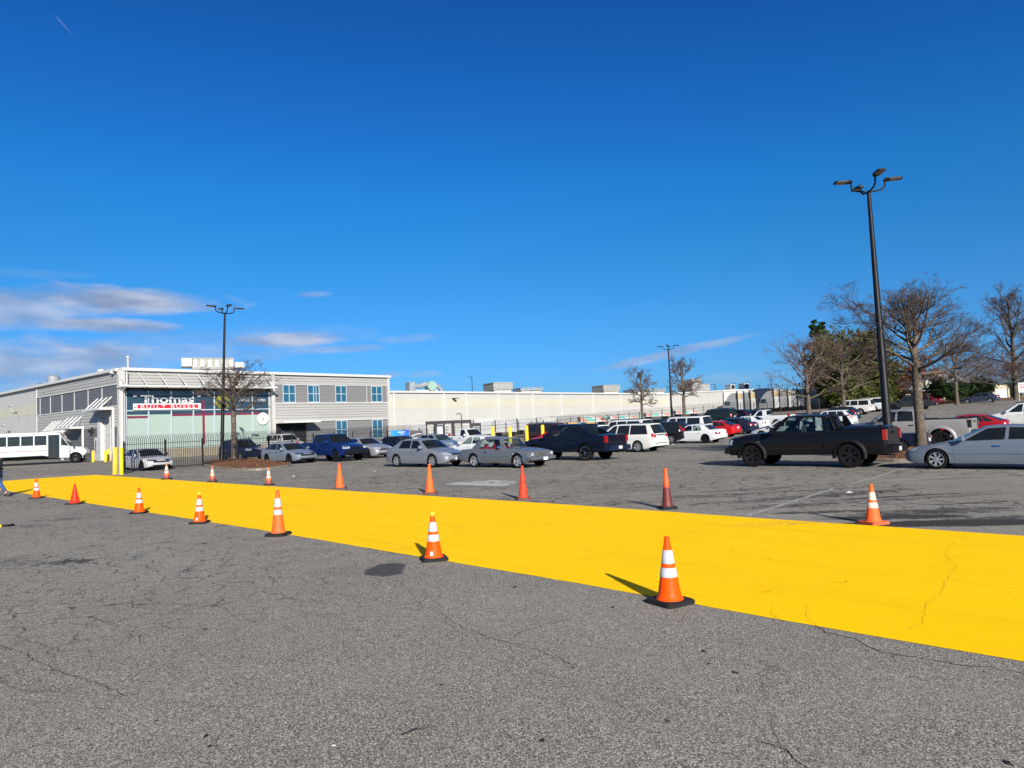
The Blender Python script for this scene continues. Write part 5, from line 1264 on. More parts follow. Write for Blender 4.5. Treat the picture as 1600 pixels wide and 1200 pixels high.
vehicle('crossover', (.006, .011, .03), 'dark blue suv behind the black iron fence, beside the tree trunk', 'suv', (377, 721), 'FR', 'MV')
vehicle('notchback', (.42, .012, .014), 'bright red car behind the roof of the grey classic', 'car', (845, 702), 'RR', 'MV', Y=50)
vehicle('box_suv', (.03, .016, .018), 'dark maroon suv behind the yellow bollards and the red car', 'suv', (880, 690), 'FR', 'MV', Y=59)
vehicle('box_suv', (.48,.49,.50), 'white van shaped suv with black windows behind the white minivan', 'suv', (984, 690), 'RL', 'V', Y=56)
vehicle('minivan', (.48,.49,.50), 'white minivan with only its roof showing over the navy pickup', 'minivan', (918, 700), 'RL', 'V', Y=46)
vehicle('box_suv', (.50,.50,.51), 'long white suv with three black side windows behind the white older sedan', 'suv', (1078, 690), 'RL', 'V', Y=58)
vehicle('crossover', (.010, .010, .014), 'black jeep like suv between the white minivan and the long white suv', 'suv', (1050, 690), 'RL', 'V', Y=53)
vehicle('saloon', (.008, .010, .016), 'black sedan far back left of the long white suv roof', 'car', (1035, 680), 'RL', 'V', Y=74)
vehicle('fastback', (.45, .010, .012), 'bright red fastback sedan behind the white older sedan', 'car', (1130, 686), 'RL', 'V', Y=59)
vehicle('sedan_plain', (.010, .013, .028), 'dark grey blue sedan right behind the bright red fastback', 'car', (1158, 680), 'RL', 'V', Y=63)
vehicle('notchback', (.48,.49,.51), 'white sedan behind the dark grey blue sedan, red lights showing', 'car', (1180, 675), 'RL', 'V', Y=69)
vehicle('box_suv', (.008, .018, .016), 'very dark green suv behind the red fastback, below the first truck cab', 'suv', (1128, 660), 'RL', 'V', Y=85)
vehicle('crossover', (.006, .012, .04), 'dark blue suv right of the very dark green suv', 'suv', (1157, 660), 'RL', 'V', Y=87)
vehicle('sedan_plain', (.006, .010, .035), 'dark blue sedan in the back row right of the dark blue suv', 'car', (1190, 660), 'RL', 'V', Y=88)
vehicle('small_pickup', (.48,.49,.50), 'small white single cab pickup truck in the back row', 'pickup truck', (1214, 666), 'RL', 'V', Y=73)
vehicle('saloon', (.5,.5,.5), 'white sedan nose showing just left of the black pickup cab', 'car', (1191, 679), 'FL', 'V', Y=52)
vehicle('crossover', (.46, .48, .50), 'silver suv with tall red tail lights behind the black pickup', 'suv', (1314, 663), 'RL', 'V', Y=62)
vehicle('crossover', (.010, .011, .016), 'black suv just behind the silver suv with tall red lights', 'suv', (1322, 660), 'RL', 'V', Y=71)
vehicle('box_suv', (.47,.47,.45), 'cream white suv behind the black suv, left one of the white pair', 'suv', (1345, 652), 'RL', 'V', Y=88)
vehicle('box_suv', (.48,.49,.50), 'white suv with blue rear glass, right one of the white pair', 'suv', (1366, 650), 'RL', 'V', Y=94)
vehicle('crew_pickup', (.022, .024, .03), 'dark grey pickup truck in the far upper lot behind the lamp post', 'pickup truck', (1441, 643), 'RL', 'V', Y=92)
vehicle('notchback', (.10, .010, .018), 'maroon sedan in the far upper lot next to the dark grey pickup', 'car', (1459, 636), 'RL', 'V', Y=106)
vehicle('saloon', (.035, .042, .07), 'slate grey sedan parked alone by the chain link fence in the upper lot', 'car', (1547.5, 626), 'RL', 'V', Y=101)
vehicle('fastback', (.33, .008, .016), 'candy red sedan behind the tailgate of the silver pickup', 'car', (1545, 670), 'RL', 'V', Y=42)
vehicle('minivan', (.47,.47,.45), 'white crossover behind the candy red sedan at the right edge', 'minivan', (1560, 660), 'FL', 'V', Y=52)
vehicle('box_suv', (.4,.4,.4), 'white suv standing in the dark entrance of the office building', 'suv', (447, 694), 'FR', 'MV', Y=74)
# ================================================================== cones
M_cone = simple('cone_orange', (.90, .072, .0), .5, var=.04, scale=6, grime=(.45, .05, .01, .35), spec=.15); M_cone_red = simple('cone_red_orange', (.85, .03, .006), .5, var=.05, spec=.15)
M_cone_fade = simple('faded_cone_orange', (.80, .115, .018), .6, var=.12, scale=8, grime=(.12, .05, .03, .55)); M_cone_rust = simple('grimy_cone_red', (.52, .045, .015), .6, var=.25, scale=9, grime=(.05, .015, .012, .8))
M_band = simple('reflective_band', (.42, .43, .47), .4, var=.12, scale=9, grime=(.25, .2, .16, .35)); M_bandd = simple('dirty_reflective_band', (.50, .46, .40), .5, var=.15, scale=9, grime=(.35, .2, .12, .5)); M_rub = simple('cone_base_rubber', (.012, .012, .013), .8)
def two_tone(name, top, bot, z):
    m, t = newmat(name); tco = t.n('ShaderNodeTexCoord', out=3); s_ = t.t.nodes.new('ShaderNodeSeparateXYZ'); t.t.links.new(tco, s_.inputs[0])
    f = t.mr(t.m('ADD', s_.outputs[2], t.m('MULTIPLY', t.m('SUBTRACT', t.noise(tco, 18., 4., .7), .5), .22)), z-.07, z+.07)
    b = t.n('ShaderNodeBsdfPrincipled', {'Base Color': t.mix(f, bot, top), 'Roughness': .55}); t.n('ShaderNodeOutputMaterial', {0: b}); return m
M_cone_dark = two_tone('tar_stained_cone', (.72, .085, .012), (.10, .012, .012), .52); M_cone_sm = two_tone('brown_stained_cone', (.70, .12, .03), (.16, .03, .02), .20)
def cone(px, py, h, label, mat, band=None, base=M_rub, rb=None, fat=1., cap=None, turn=.6, tilt=0., sticker=False):
    p = gp(px, py); o = empty('traffic_cone', p, turn); tag(o, label, 'traffic cone', 'traffic cones along the yellow strip')
    r0 = (rb or h*.185)*fat; bw = r0*1.42; bh = .035*h/.7
    q = MB(); n = 8; pts = []
    for k in range(4):      # rounded square base
        a0 = math.pi/4 + k*math.pi/2
        for j in range(4):
            a = a0 - math.pi/4 + math.pi/2*j/3; cx, cy = math.cos(a0)*(bw-.03)*1.41*.985, math.sin(a0)*(bw-.03)*1.41*.985; pts.append((cx+.045*math.cos(a), cy+.045*math.sin(a)))
    q.prism(pts, 0, bh); q.prism([(x*.92, y*.92) for x, y in pts], bh, bh*1.35); q.build('base', base, o)
    rt = .024*h/.7; z0 = bh*1.35
    R_ = lambda z: r0 + (rt-r0)*((z-z0)/(h-z0))**.97
    prof = [(r0*1.13, z0), (r0*1.10, z0+.012), (r0, z0+.022)]
    for k in range(1, 13): z = z0+.022+(h-z0-.05)*k/12; prof.append((R_(z), z))
    prof += [(rt*1.0, h-.028), (rt*1.28, h-.024), (rt*1.28, h-.008), (rt*1.0, h), (rt*.6, h), (rt*.6, h-.05)]
    b = MB().lathe(prof, 32).build('body', mat, o, 50)
    if cap: MB().lathe([(rt*1.34, h-.022), (rt*1.34, h+.004), (rt*.7, h+.004), (.0, h-.004)], 20).lathe([(R_(h*.93)+.002, h*.90), (R_(h*.96)+.002, h*.955)], 20).build('top_mark', cap, o, 50)
    if band:
        for (u0, u1) in ((.60, .80), (.40, .54)) if h < .85 else ((.63, .82), (.46, .57)):
            z1, z2 = h*u0, h*u1; MB().lathe([(R_(z1)+.0015, z1), (R_(z1)+.004, z1+.002), (R_(z2)+.004, z2-.002), (R_(z2)+.0015, z2)], 32).build('reflective_band', band, o, 50)
    if sticker:
        z1 = h*.10; vs = []
        for a in (-1.9, -1.72, -1.54):
            for z in (z1, z1+.07): vs.append(((R_(z)+.003)*math.cos(a-turn), (R_(z)+.003)*math.sin(a-turn), z))
        MB().add(vs, [(0, 2, 3, 1), (2, 4, 5, 3)]).build('sticker', M_whp, o)
    if tilt: o.rotation_euler.x = tilt
    return o
M_lime = simple('lime_paint_mark', (.45, .60, .05), .5)
cone(1047, 942, .735, 'largest orange cone, clean and bright with two white bands, nearest to the camera', M_cone, M_band, turn=R(32))
cone(678, 874.5, .73, 'bright orange cone with a lime top and small white sticker beside the dark wet patch', M_cone, M_band, cap=M_lime, turn=R(15), sticker=True)
cone(435, 836.5, .91, 'tall faded orange cone with two white bands, third nearest', M_cone_fade, M_band, turn=R(-12), rb=.135)
cone(312, 817.5, .72, 'orange cone with lime top and foot sticker, left of the faded cone', M_cone, M_band, cap=M_lime, turn=R(5), sticker=True)
cone(217.5, 802, .71, 'orange cone with grey white bands, between the lime topped cone and the plain red one', M_cone, M_band, turn=R(2))
cone(117, 787.5, .66, 'plain red orange cone without bands on the near edge', M_cone_red, None, rb=.15, turn=R(0))
cone(57, 778.5, .72, 'farthest cone of the near edge, orange with two white bands, at far left', M_cone, M_band, turn=R(10))
cone(1365, 818, .71, 'orange cone with cream bands and an orange foot, rightmost of all', M_cone_fade, M_bandd, base=simple('cone_base_orange', (.55, .10, .04), .6), turn=R(20))
cone(1043, 795, .91, 'tall narrow cone, orange above and tar black below', M_cone_dark, None, turn=R(10), rb=.12)
cone(818, 780.5, .91, 'tall dark rusty red cone without bands beside the white stall marking', M_cone_rust, None, base=simple('cone_base_brown', (.10, .045, .03), .7), turn=R(5), rb=.13)
cone(672, 771.5, .91, 'tall plain orange cone without bands in front of the silver sedan', M_cone_fade, None, base=MATS['cone_base_brown'], turn=R(5), rb=.14)
cone(531, 764, .91, 'tall plain orange cone with a few black scuffs in front of the blue pickup', M_cone_fade, None, base=MATS['cone_base_brown'], turn=R(5), rb=.15)
cone(420, 758, .70, 'small brown stained cone with dirty bands in front of the grey fastback', M_cone_sm, M_bandd, turn=R(5))
cone(332, 753, .69, 'small brown stained cone with dirty bands in front of the left lamp post', M_cone_sm, M_bandd, turn=R(5))
cone(260.5, 749, .78, 'farthest cone of the far edge, white topped, before the white sedan behind the fence', M_cone_sm, M_bandd, turn=R(5))

# ================================================================== bollards
M_bol = simple('bollard_yellow', (.80, .50, .008), .45, var=.05, scale=4, grime=(.3, .18, .02, .3))
def bollard(p, h, r, label, tilt=0, group='yellow bollards'):
    o = MB().lathe([(r, -.05), (r, h-r*.25), (r*.8, h-r*.05), (r*.4, h+r*.05), (0, h+r*.08)], 18, None).lathe([(r+.02, -.05), (r+.02, .03), (r, .04)], 18).build('bollard', M_bol, None, 50)
    o.location = p; o.rotation_euler = (0, tilt, 0); return tag(o, label, 'bollard', group)
b1 = gp(179.5, 741); b2 = gp(189.5, 741.5)
bollard(b1, 1.58, .115, 'big yellow bollard beside the grey gate post, left one of the nearest pair', R(1)); bollard(b2, 1.56, .115, 'big yellow bollard against the end of the iron fence, right one of the nearest pair')
po = MB().lathe([(.05, 0), (.05, 2.2), (.03, 2.25), (0, 2.25)], 10).build('gate_post', simple('gate_post_grey', (.25, .25, .25), .5, .4)); po.location = gp(184.5, 742); tag(po, 'thin grey steel gate post standing between the two big yellow bollards', 'post')
for px, py, hh, lb in [(145.5, 719.5, 1.05, 'short yellow bollard left of the white side door'), (165, 719.2, 1.05, 'short yellow bollard at the left jamb of the dock door'), (170, 718, 1.15, 'yellow bollard standing inside the dock door opening, right of another')]:
    bollard(atY(px, {145.5: 67.5, 165: 66, 170: 67}[px]) , hh, .12, lb)
for px, pt, lb in [(771, 666.5, 'leftmost of the four yellow bollards behind the grey classic'), (798, 667, 'second yellow bollard from the left behind the grey classic roof'), (824, 665, 'third yellow bollard, behind the roof of the red car'), (849, 664, 'rightmost of the four yellow bollards, near the navy pickup cab')]:
    Y = 55.; p = atY(px, Y); bollard(p, top_h(px, pt, Y), .13, lb)

# ================================================================== iron fence with curved pickets
f0 = gp(194, 738.5)
fence_pts = [f0, gp(420, 720.5), atY(606, 64), atY(700, 74), atY(850, 86), atY(1000, 101), atY(1115, 112), atY(1240, 116), atY(1340, 118)]
def iron_fence(A, B, label, h=2.2, step=.13, side=1, curl=.22, nm='iron_fence', pick=.011):
    d = B - A; Ld = Vector((d.x, d.y, 0)).length; u = Vector((d.x, d.y, 0))/Ld; n = Vector((-u.y, u.x, 0))*side
    o = empty(nm, A); tag(o, label, 'fence', 'black iron fence sections')
    gzl = lambda s: gz(A.x+u.x*s, A.y+u.y*s) - A.z
    q = MB(); k = 0; s = .1
    cnt = int(Ld/step)
    for i in range(cnt):
        s = .1+i*step; z = gzl(s); b = u*s
        q.tube([b+Vector((0, 0, z+.08)), b+Vector((0, 0, z+h*.80)), b+n*curl*.25+Vector((0, 0, z+h*.90)), b+n*curl+Vector((0, 0, z+h))], [pick, pick, pick, pick*.5], 3, None, False)
    q.build('pickets', M_blk, o, recalc=False)
    npst = max(1, round(Ld/2.45)); 
    for rz in (.16, h*.60, h*.755):
        r = MB(); r.tube([u*(Ld*i/npst)+Vector((0, 0, gzl(Ld*i/npst)+rz)) for i in range(npst+1)], .022, 4); r.build('rail', M_blk, o)
    for i in range(npst+1):
        s = Ld*i/npst; MB().box((u.x*s, u.y*s, gzl(s)+h*.41), (.085, .085, h*.82)).lathe([(.07, gzl(s)+h*.82), (.0, gzl(s)+h*.87)], 4, c=(u.x*s, u.y*s, 0)).build('post', M_blk, o)
    return o
names = ['black iron fence section with curved tops from the yellow bollards to the grey fastback', 'black iron fence section running behind the blue pickup and the office corner', 'black iron fence section behind the white utility truck and the banner', 'black iron fence section behind the four yellow bollards', 'black iron fence section in front of the coloured containers', 'black iron fence section with curved tops behind the middle lamp post', 'black iron fence section in front of the first truck cabs', 'black iron fence section in front of the rightmost truck cabs']
for i, (A, B) in enumerate(zip(fence_pts[:-1], fence_pts[1:])):
    iron_fence(A, B, names[i], h=2.25 if i < 2 else 2.3, step=.13 if i < 2 else .16 if i < 4 else .24, side=-1 if i < 2 else 1, pick=.021 if i < 2 else .02 if i < 4 else .02, curl=.24 if i < 4 else .4)

# ================================================================== lamp posts
M_pole = simple('lamp_post_black', (.006, .006, .008), .5, 0., var=.15, spec=.2); M_led = simple('lamp_lens_amber', (.30, .20, .13), .3, var=.15)
def lamp_post(p, h, label, r0=.17, r1=.075, az0=0., heads=4, tilt=(0, 0)):
    o = empty('street_lamp', p); tag(o, label, 'lamp post', 'tall black lamp posts'); o.rotation_euler = (tilt[0], tilt[1], 0)
    MB().lathe([(r0*1.7, 0), (r0*1.7, .06), (r0*1.25, .1), (r0*1.1, .35), (r0, .4), (r1, h), (0, h+.02)], 16).build('pole', M_pole, o, 50)
    for k in range(heads):
        a = az0 + k*math.pi*2/heads; d = Vector((math.cos(a), math.sin(a), 0)); n = Vector((-d.y, d.x, 0))
        pts = [Vector((0, 0, h-.05)), d*.28+Vector((0, 0, h-.02)), d*.52+Vector((0, 0, h+.02)), d*.68+Vector((0, 0, h+.14)), d*.70+Vector((0, 0, h+.38))]
        arm = MB().tube(pts, .038, 8).build('lamp_arm', M_pole, o, 50)
        c = d*1.02+Vector((0, 0, h+.43)); M = Matrix((d, n, Vector((0, 0, 1)))).transposed(); M = M @ Matrix.Rotation(R(-2), 3, 'Y')
        hd = MB(); 
        outline = [(-.38, .07), (-.18, .17), (.30, .17), (.37, .12), (.37, -.12), (.30, -.17), (-.18, -.17), (-.38, -.07)]
        vs = [c + M @ Vector((x, y, -.035)) for x, y in outline] + [c + M @ Vector((x*.94, y*.9, .045)) for x, y in outline]
        hd.add(vs, [tuple(range(7, -1, -1)), tuple(range(8, 16))]+[(i, (i+1) % 8, 8+(i+1) % 8, 8+i) for i in range(8)])
        hd.tube([c + M @ Vector((-.25, 0, .04)), c + M @ Vector((-.25, 0, .11))], .035, 6)
        hh = hd.build('lamp_head', M_pole, o)
        ln = MB(); 
        for y in (-.075, .075): ln.box(c + M @ Vector((.10, y, -.038)), (.40, .12, .012), None, M=M)
        ln.build('lens', M_led, hh)
    return o
p = atY(1391, 29.5); lamp_post(p, top_h(1391, 298, 29.5), 'tall black lamp post with four heads rising behind the black pickup',   .185, .075, R(-4), tilt=(0, R(-.7)))
p = gp(346.5, 721.5); lamp_post(p, top_h(348, 489, p.y), 'black lamp post with four heads on the mulch island before the office', .15, .07, R(38), tilt=(0, R(2.2)))
p = atY(1050.5, 92); lamp_post(p, top_h(1048.5, 546, 92), 'farthest black lamp post between the two small bare trees', .15, .08, R(70))

# ================================================================== mulch islands
M_mulch = simple('brown_mulch', (.20, .085, .035), .95, var=.45, scale=9, bump=.8); M_kerb = simple('kerb_concrete', (.20, .175, .145), .85, var=.12, grime=(.15, .11, .08, .4))
def island(outline_px, label_i):
    P = [gp(*q) for q in outline_px]; n = len(P); c = sum(P, Vector())/n
    out = []; 
    for i in range(n*5):     # closed smooth outline
        t = i/5; k = int(t); f = t-k; a, b, c_, d = P[(k-1) % n], P[k % n], P[(k+1) % n], P[(k+2) % n]
        out.append(.5*((2*b)+(c_-a)*f+(2*a-5*b+4*c_-d)*f*f+(3*b-a-3*c_+d)*f**3))
    N = len(out); q = MB(); vs = []
    for p in out:
        inn = p + (c-p).normalized()*.15
        for (v, z) in ((p, -.02), (p, .11), (p+(c-p).normalized()*.02, .13), (inn, .13), (inn, .05)): vs.append((v.x, v.y, gz(v.x, v.y)+z))
    fs = []
    for i in range(N):
        for j in range(4): a, b = i*5+j, ((i+1) % N)*5+j; fs.append((a, b, b+1, a+1))
    q.add(vs, fs); k_ = q.build('kerb', M_kerb); tag(k_, kind='structure')
    rings = 7; vs = []; rnd = random.Random(3)
    for r in range(rings):
        f = r/(rings-1)
        for p in out:
            v = (p + (c-p).normalized()*.1).lerp(c, f); vs.append((v.x, v.y, gz(v.x, v.y)+.09+.20*math.sin(f*math.pi/2)+rnd.uniform(-.03, .03)*(f > 0)))
    fs = [(r*N+i, r*N+(i+1) % N, (r+1)*N+(i+1) % N, (r+1)*N+i) for r in range(rings-1) for i in range(N)]
    m = MB().add(vs, fs).build('mulch_bed', M_mulch, None, 60); tag(m, kind='structure')
    # loose chips and leaves
    q = MB()
    for i in range(500):
        a = rnd.choice(out); v = a.lerp(c, rnd.random()**.7); s = rnd.uniform(.03, .09); z = gz(v.x, v.y)+.12+.2*min(1, (v-a).length/(c-a).length*1.3)+rnd.uniform(0, .02); an = rnd.uniform(0, 6.28)
        d1 = Vector((math.cos(an), math.sin(an), rnd.uniform(-.5, .5)))*s; d2 = Vector((-math.sin(an), math.cos(an), rnd.uniform(-.4, .8)))*s*.5; b = Vector((v.x, v.y, z)); q.add([b-d1, b-d2, b+d1, b+d2], [(0, 1, 2, 3)])
    o = q.build('fallen_leaves', simple('dry_leaf', (.28, .12, .045), .9, var=.4, scale=5), recalc=False); tag(o, kind='stuff')
island([(316, 727), (350, 734), (400, 735.5), (440, 731), (455, 727), (440, 722.5), (400, 719.8), (340, 719.5)], 0)
island([(1330, 718), (1385, 722), (1440, 722), (1500, 721), (1540, 712), (1500, 700), (1440, 697), (1400, 699), (1350, 706)], 1)

# ================================================================== trees
def bark_mat():
    m, t = newmat('bark_grey_brown'); tco = t.n('ShaderNodeTexCoord', out=3)
    n1 = t.noise(tco, 4., 5., .7); base = t.mix(t.mr(n1, .35, .65), (.045, .034, .024), (.115, .088, .062))
    sp = t.m('MULTIPLY', t.mr(t.noise(tco, 16., 3., .6), .60, .66), t.mr(t.noise(tco, 1.2, 2.), .45, .6, .15, 1.)); base = t.mix(sp, base, (.30, .29, .25))
    bn = t.n('ShaderNodeBump', {'Height': t.noise(tco, 22., 4., .7), 'Strength': .8, 'Distance': .03})
    b = t.n('ShaderNodeBsdfPrincipled', {'Base Color': base, 'Roughness': .95, 'Normal': bn}); t.n('ShaderNodeOutputMaterial', {0: b}); return m
M_bark = bark_mat(); M_twig = simple('twig_brown', (.085, .060, .046), .9, var=.25); M_twig2 = simple('twig_reddish', (.12, .078, .066), .9, var=.3)
M_barkd = simple('bark_dark', (.065, .052, .042), .95, var=.3, scale=3)
def bare_tree(p, h, trunk_h, r0, spread, seed, label, group=None, depth=5, nlimb=11, limbk=.46, twig_mat=None, bark=None, droop=.0, flat=True, detail=1., name='bare_tree', trw=.012, lean=0, weep=False, cut=None, sides=5):
    rnd = random.Random(seed); o = empty(name, p); tag(o, label, 'tree', group); tr, cr_ = MB(), MB()
    def limb(b, d, ln, r, lv):
        n = max(2, int(ln/.45)+1) if lv < 3 else 2; pts = [b]; dd = d.copy(); rads = [r]
        for i in range(n):
            dd = (dd + Vector((rnd.gauss(0, .10), rnd.gauss(0, .10), rnd.gauss(.035 if not weep else -.02, .07)))).normalized(); pts.append(pts[-1]+dd*ln/n); rads.append(max(trw*.45, r*(1-.62*(i+1)/n)))
        (tr if lv <= 1 else cr_).tube(pts, rads, sides if lv <= 1 else 4 if lv == 2 else 3, None, False)
        if lv >= depth: return
        k = {1: 8, 2: 6, 3: 4.6, 4: 3.6}.get(lv, 3)*detail; k = int(k) + (rnd.random() < k-int(k))
        for i in range(k):
            f = rnd.uniform(.22, 1.) if lv < 3 else rnd.uniform(.15, 1.); j = min(len(pts)-2, int(f*(len(pts)-1))); ff = f*(len(pts)-1)-j
            b2 = pts[j].lerp(pts[j+1], min(1, ff)); ax = (pts[j+1]-pts[j]).normalized(); side = ax.orthogonal().normalized(); side.rotate(Matrix.Rotation(rnd.uniform(0, 6.283), 3, ax))
            an = rnd.uniform(.45, 1.0); nd = (ax*math.cos(an)+side*math.sin(an)); nd.z = nd.z*.75 + (.10 if not weep else -.08) - droop*.2; nd.normalize()
            ln2 = ln*rnd.uniform(.38, .62)*(1.15-.35*f); rr = max(trw*.7, rads[j]*rnd.uniform(.42, .62))
            limb(b2, nd, ln2, rr, lv+1)
    # trunk
    top = Vector((lean, 0, trunk_h)); tr.tube([Vector((0, 0, -.1)), Vector((0, 0, .12)), Vector((lean*.15, 0, trunk_h*.3)), Vector((lean*.6, .03, trunk_h*.7)), top], [r0*1.55, r0*1.15, r0, r0*.92, r0*.95], 10, None, False)
    # leader and limbs
    H = h-trunk_h; lead = [top+Vector((rnd.gauss(0, .03), rnd.gauss(0, .03), 0))*i + Vector((0, 0, H*.93*i/6)) for i in range(7)]
    tr.tube(lead, [r0*.9*(1-.11*i) if i < 6 else r0*.2 for i in range(7)], 7, None, False)
    for i in range(nlimb):
        f = (i/(nlimb-1))**1.15; a = i*2.4+rnd.uniform(-.3, .3); z = f*.80
        b = lead[0].lerp(lead[6], z); el = (R(12) + R(58)*f) if flat else R(25)+R(45)*f
        el += rnd.uniform(-.12, .12)
        d = Vector((math.cos(a)*math.cos(el), math.sin(a)*math.cos(el), math.sin(el)))
        room = min(H*(1-z*.93)*1.12/max(.25, math.sin(el)), spread*(1.0-.25*f)/max(.3, math.cos(el)))
        limb(b, d, room*rnd.uniform(.8, 1.), r0*(limbk-.16*f), 1)
    # bring the grown crown to the real height and spread
    zz = sorted(v[2] for v in tr.v+cr_.v); kz = (h-trunk_h)/(zz[int(len(zz)*.992)]-trunk_h)
    rr_ = sorted(math.hypot(v[0], v[1]) for v in cr_.v); kr = spread/max(.1, rr_[int(len(rr_)*.975)])
    for mb in (tr, cr_): mb.v = [(x*(1+(kr-1)*min(1, max(0, (z-trunk_h*.9)/1.))), y*(1+(kr-1)*min(1, max(0, (z-trunk_h*.9)/1.))), z if z < trunk_h else trunk_h+(z-trunk_h)*kz) for x, y, z in mb.v]
    for mb in (tr, cr_):
        # topped crown: nothing rises above the pruning height
        if cut: mb.v = [(x, y, min(z, cut+.12*math.sin(x*3)+.1*math.sin(y*5))) for x, y, z in mb.v]
    tr.build('trunk', bark or M_bark, o, 60, recalc=False); cr_.build('crown', twig_mat or M_twig, o, recalc=False)
    return o
p = atY(1441, 31); bare_tree(p, top_h(1441, 432, 31), 3.5, .20, 3.3, 7, 'big bare pruned tree with a lichen spotted trunk beside the tall lamp post', nlimb=22, depth=5, trw=.007, sides=7, limbk=.42, detail=.95, cut=top_h(1441, 432, 31)-.05)
p = gp(366, 721); h_ = top_h(362, 568, p.y); bare_tree(p+Vector((0, 0, .2)), h_, 3.35, .20, 3.1, 12, 'bare tree on the mulch island in front of the showroom', nlimb=14, depth=5, trw=.011, detail=.82)
p = atY(1004.5, 90); bare_tree(p, top_h(1004, 574, 90), 3.0, .20, 2.2, 21, 'small bare tree in front of the long hall, left one of the pair', group=None, nlimb=12, depth=4, trw=.018, detail=1.1, twig_mat=M_twig2)
p = atY(1070.5, 86); bare_tree(p, top_h(1071, 557, 86), 3.6, .22, 2.4, 22, 'small bare tree right of the farthest lamp post, right one of the pair', nlimb=12, depth=4, trw=.018, detail=1.1, twig_mat=M_twig2)
p = atY(1265, 78); bare_tree(p, top_h(1256, 521, 78), 2.6, .26, 4.6, 31, 'wide spreading bare oak right of the truck cabs', nlimb=16, depth=5, trw=.012, droop=.5, detail=.78, twig_mat=M_twig2)
p = atY(1320, 82); bare_tree(p, top_h(1320, 522, 82), 3., .26, 4.8, 32, 'bare reddish oak in front of the evergreen pines', nlimb=15, depth=5, trw=.014, droop=.6, detail=.74, twig_mat=M_twig2)
p = atY(1496, 100); bare_tree(p, top_h(1502, 520, 100), 3.2, .24, 6.2, 33, 'bare oak standing behind the slate grey sedan', nlimb=17, depth=5, trw=.018, detail=.85, twig_mat=M_twig)
p = atY(1588, 112); bare_tree(p, top_h(1580, 447, 112), 5., .40, 5.6, 34, 'tall upright bare tree at the right edge', nlimb=16, depth=5, trw=.022, flat=False, detail=.85, twig_mat=M_twig, bark=M_barkd)
p = atY(1588, 105); bare_tree(p, top_h(1586, 552, 105), 2.2, .28, 7.5, 35, 'low wide reddish bare tree under the tall tree at the right edge', nlimb=18, depth=5, trw=.018, droop=.4, detail=.9, twig_mat=M_twig2)
p = atY(1388, 115); bare_tree(p, top_h(1390, 560, 115), 2.5, .22, 4.5, 36, 'bare tree behind the tall lamp post, left of the yellow gabled house', nlimb=14, depth=5, trw=.02, detail=.8, twig_mat=M_twig2)
p = atY(1640, 120); bare_tree(p, 15.5, 4., .40, 7.5, 37, 'bare tree whose branches reach in from beyond the right photo edge', nlimb=16, depth=5, trw=.024, flat=False, detail=.8, bark=M_barkd)

def foliage_mat(name, c1, c2, c3):
    m, t = newmat(name); oi = t.n('ShaderNodeNewGeometry', out=8) if False else None
    tco = t.n('ShaderNodeTexCoord', out=3); n1 = t.noise(tco, .55, 3.); n2 = t.noise(tco, 4., 3., .7)
    base = t.mix(t.mr(n1, .35, .65), c1, c2); base = t.mix(t.mr(n2, .5, .75, 0, .6), base, c3)
    b = t.n('ShaderNodeBsdfPrincipled', {'Base Color': base, 'Roughness': .75, 'Specular IOR Level': .2}); tr = t.n('ShaderNodeBsdfTranslucent', {'Color': base})
    t.n('ShaderNodeOutputMaterial', {0: t.n('ShaderNodeMixShader', {0: .25, 1: b, 2: tr})}); return m
M_pine = foliage_mat('pine_foliage', (.045, .065, .020), (.115, .115, .030), (.16, .12, .035)); M_ever = foliage_mat('dark_evergreen', (.012, .030, .010), (.03, .058, .014), (.06, .07, .02))
M_rust = foliage_mat('rusty_oak_leaves', (.16, .045, .016), (.24, .08, .025), (.12, .05, .03)); M_olive = foliage_mat('olive_foliage', (.05, .065, .018), (.10, .105, .022), (.15, .13, .03))
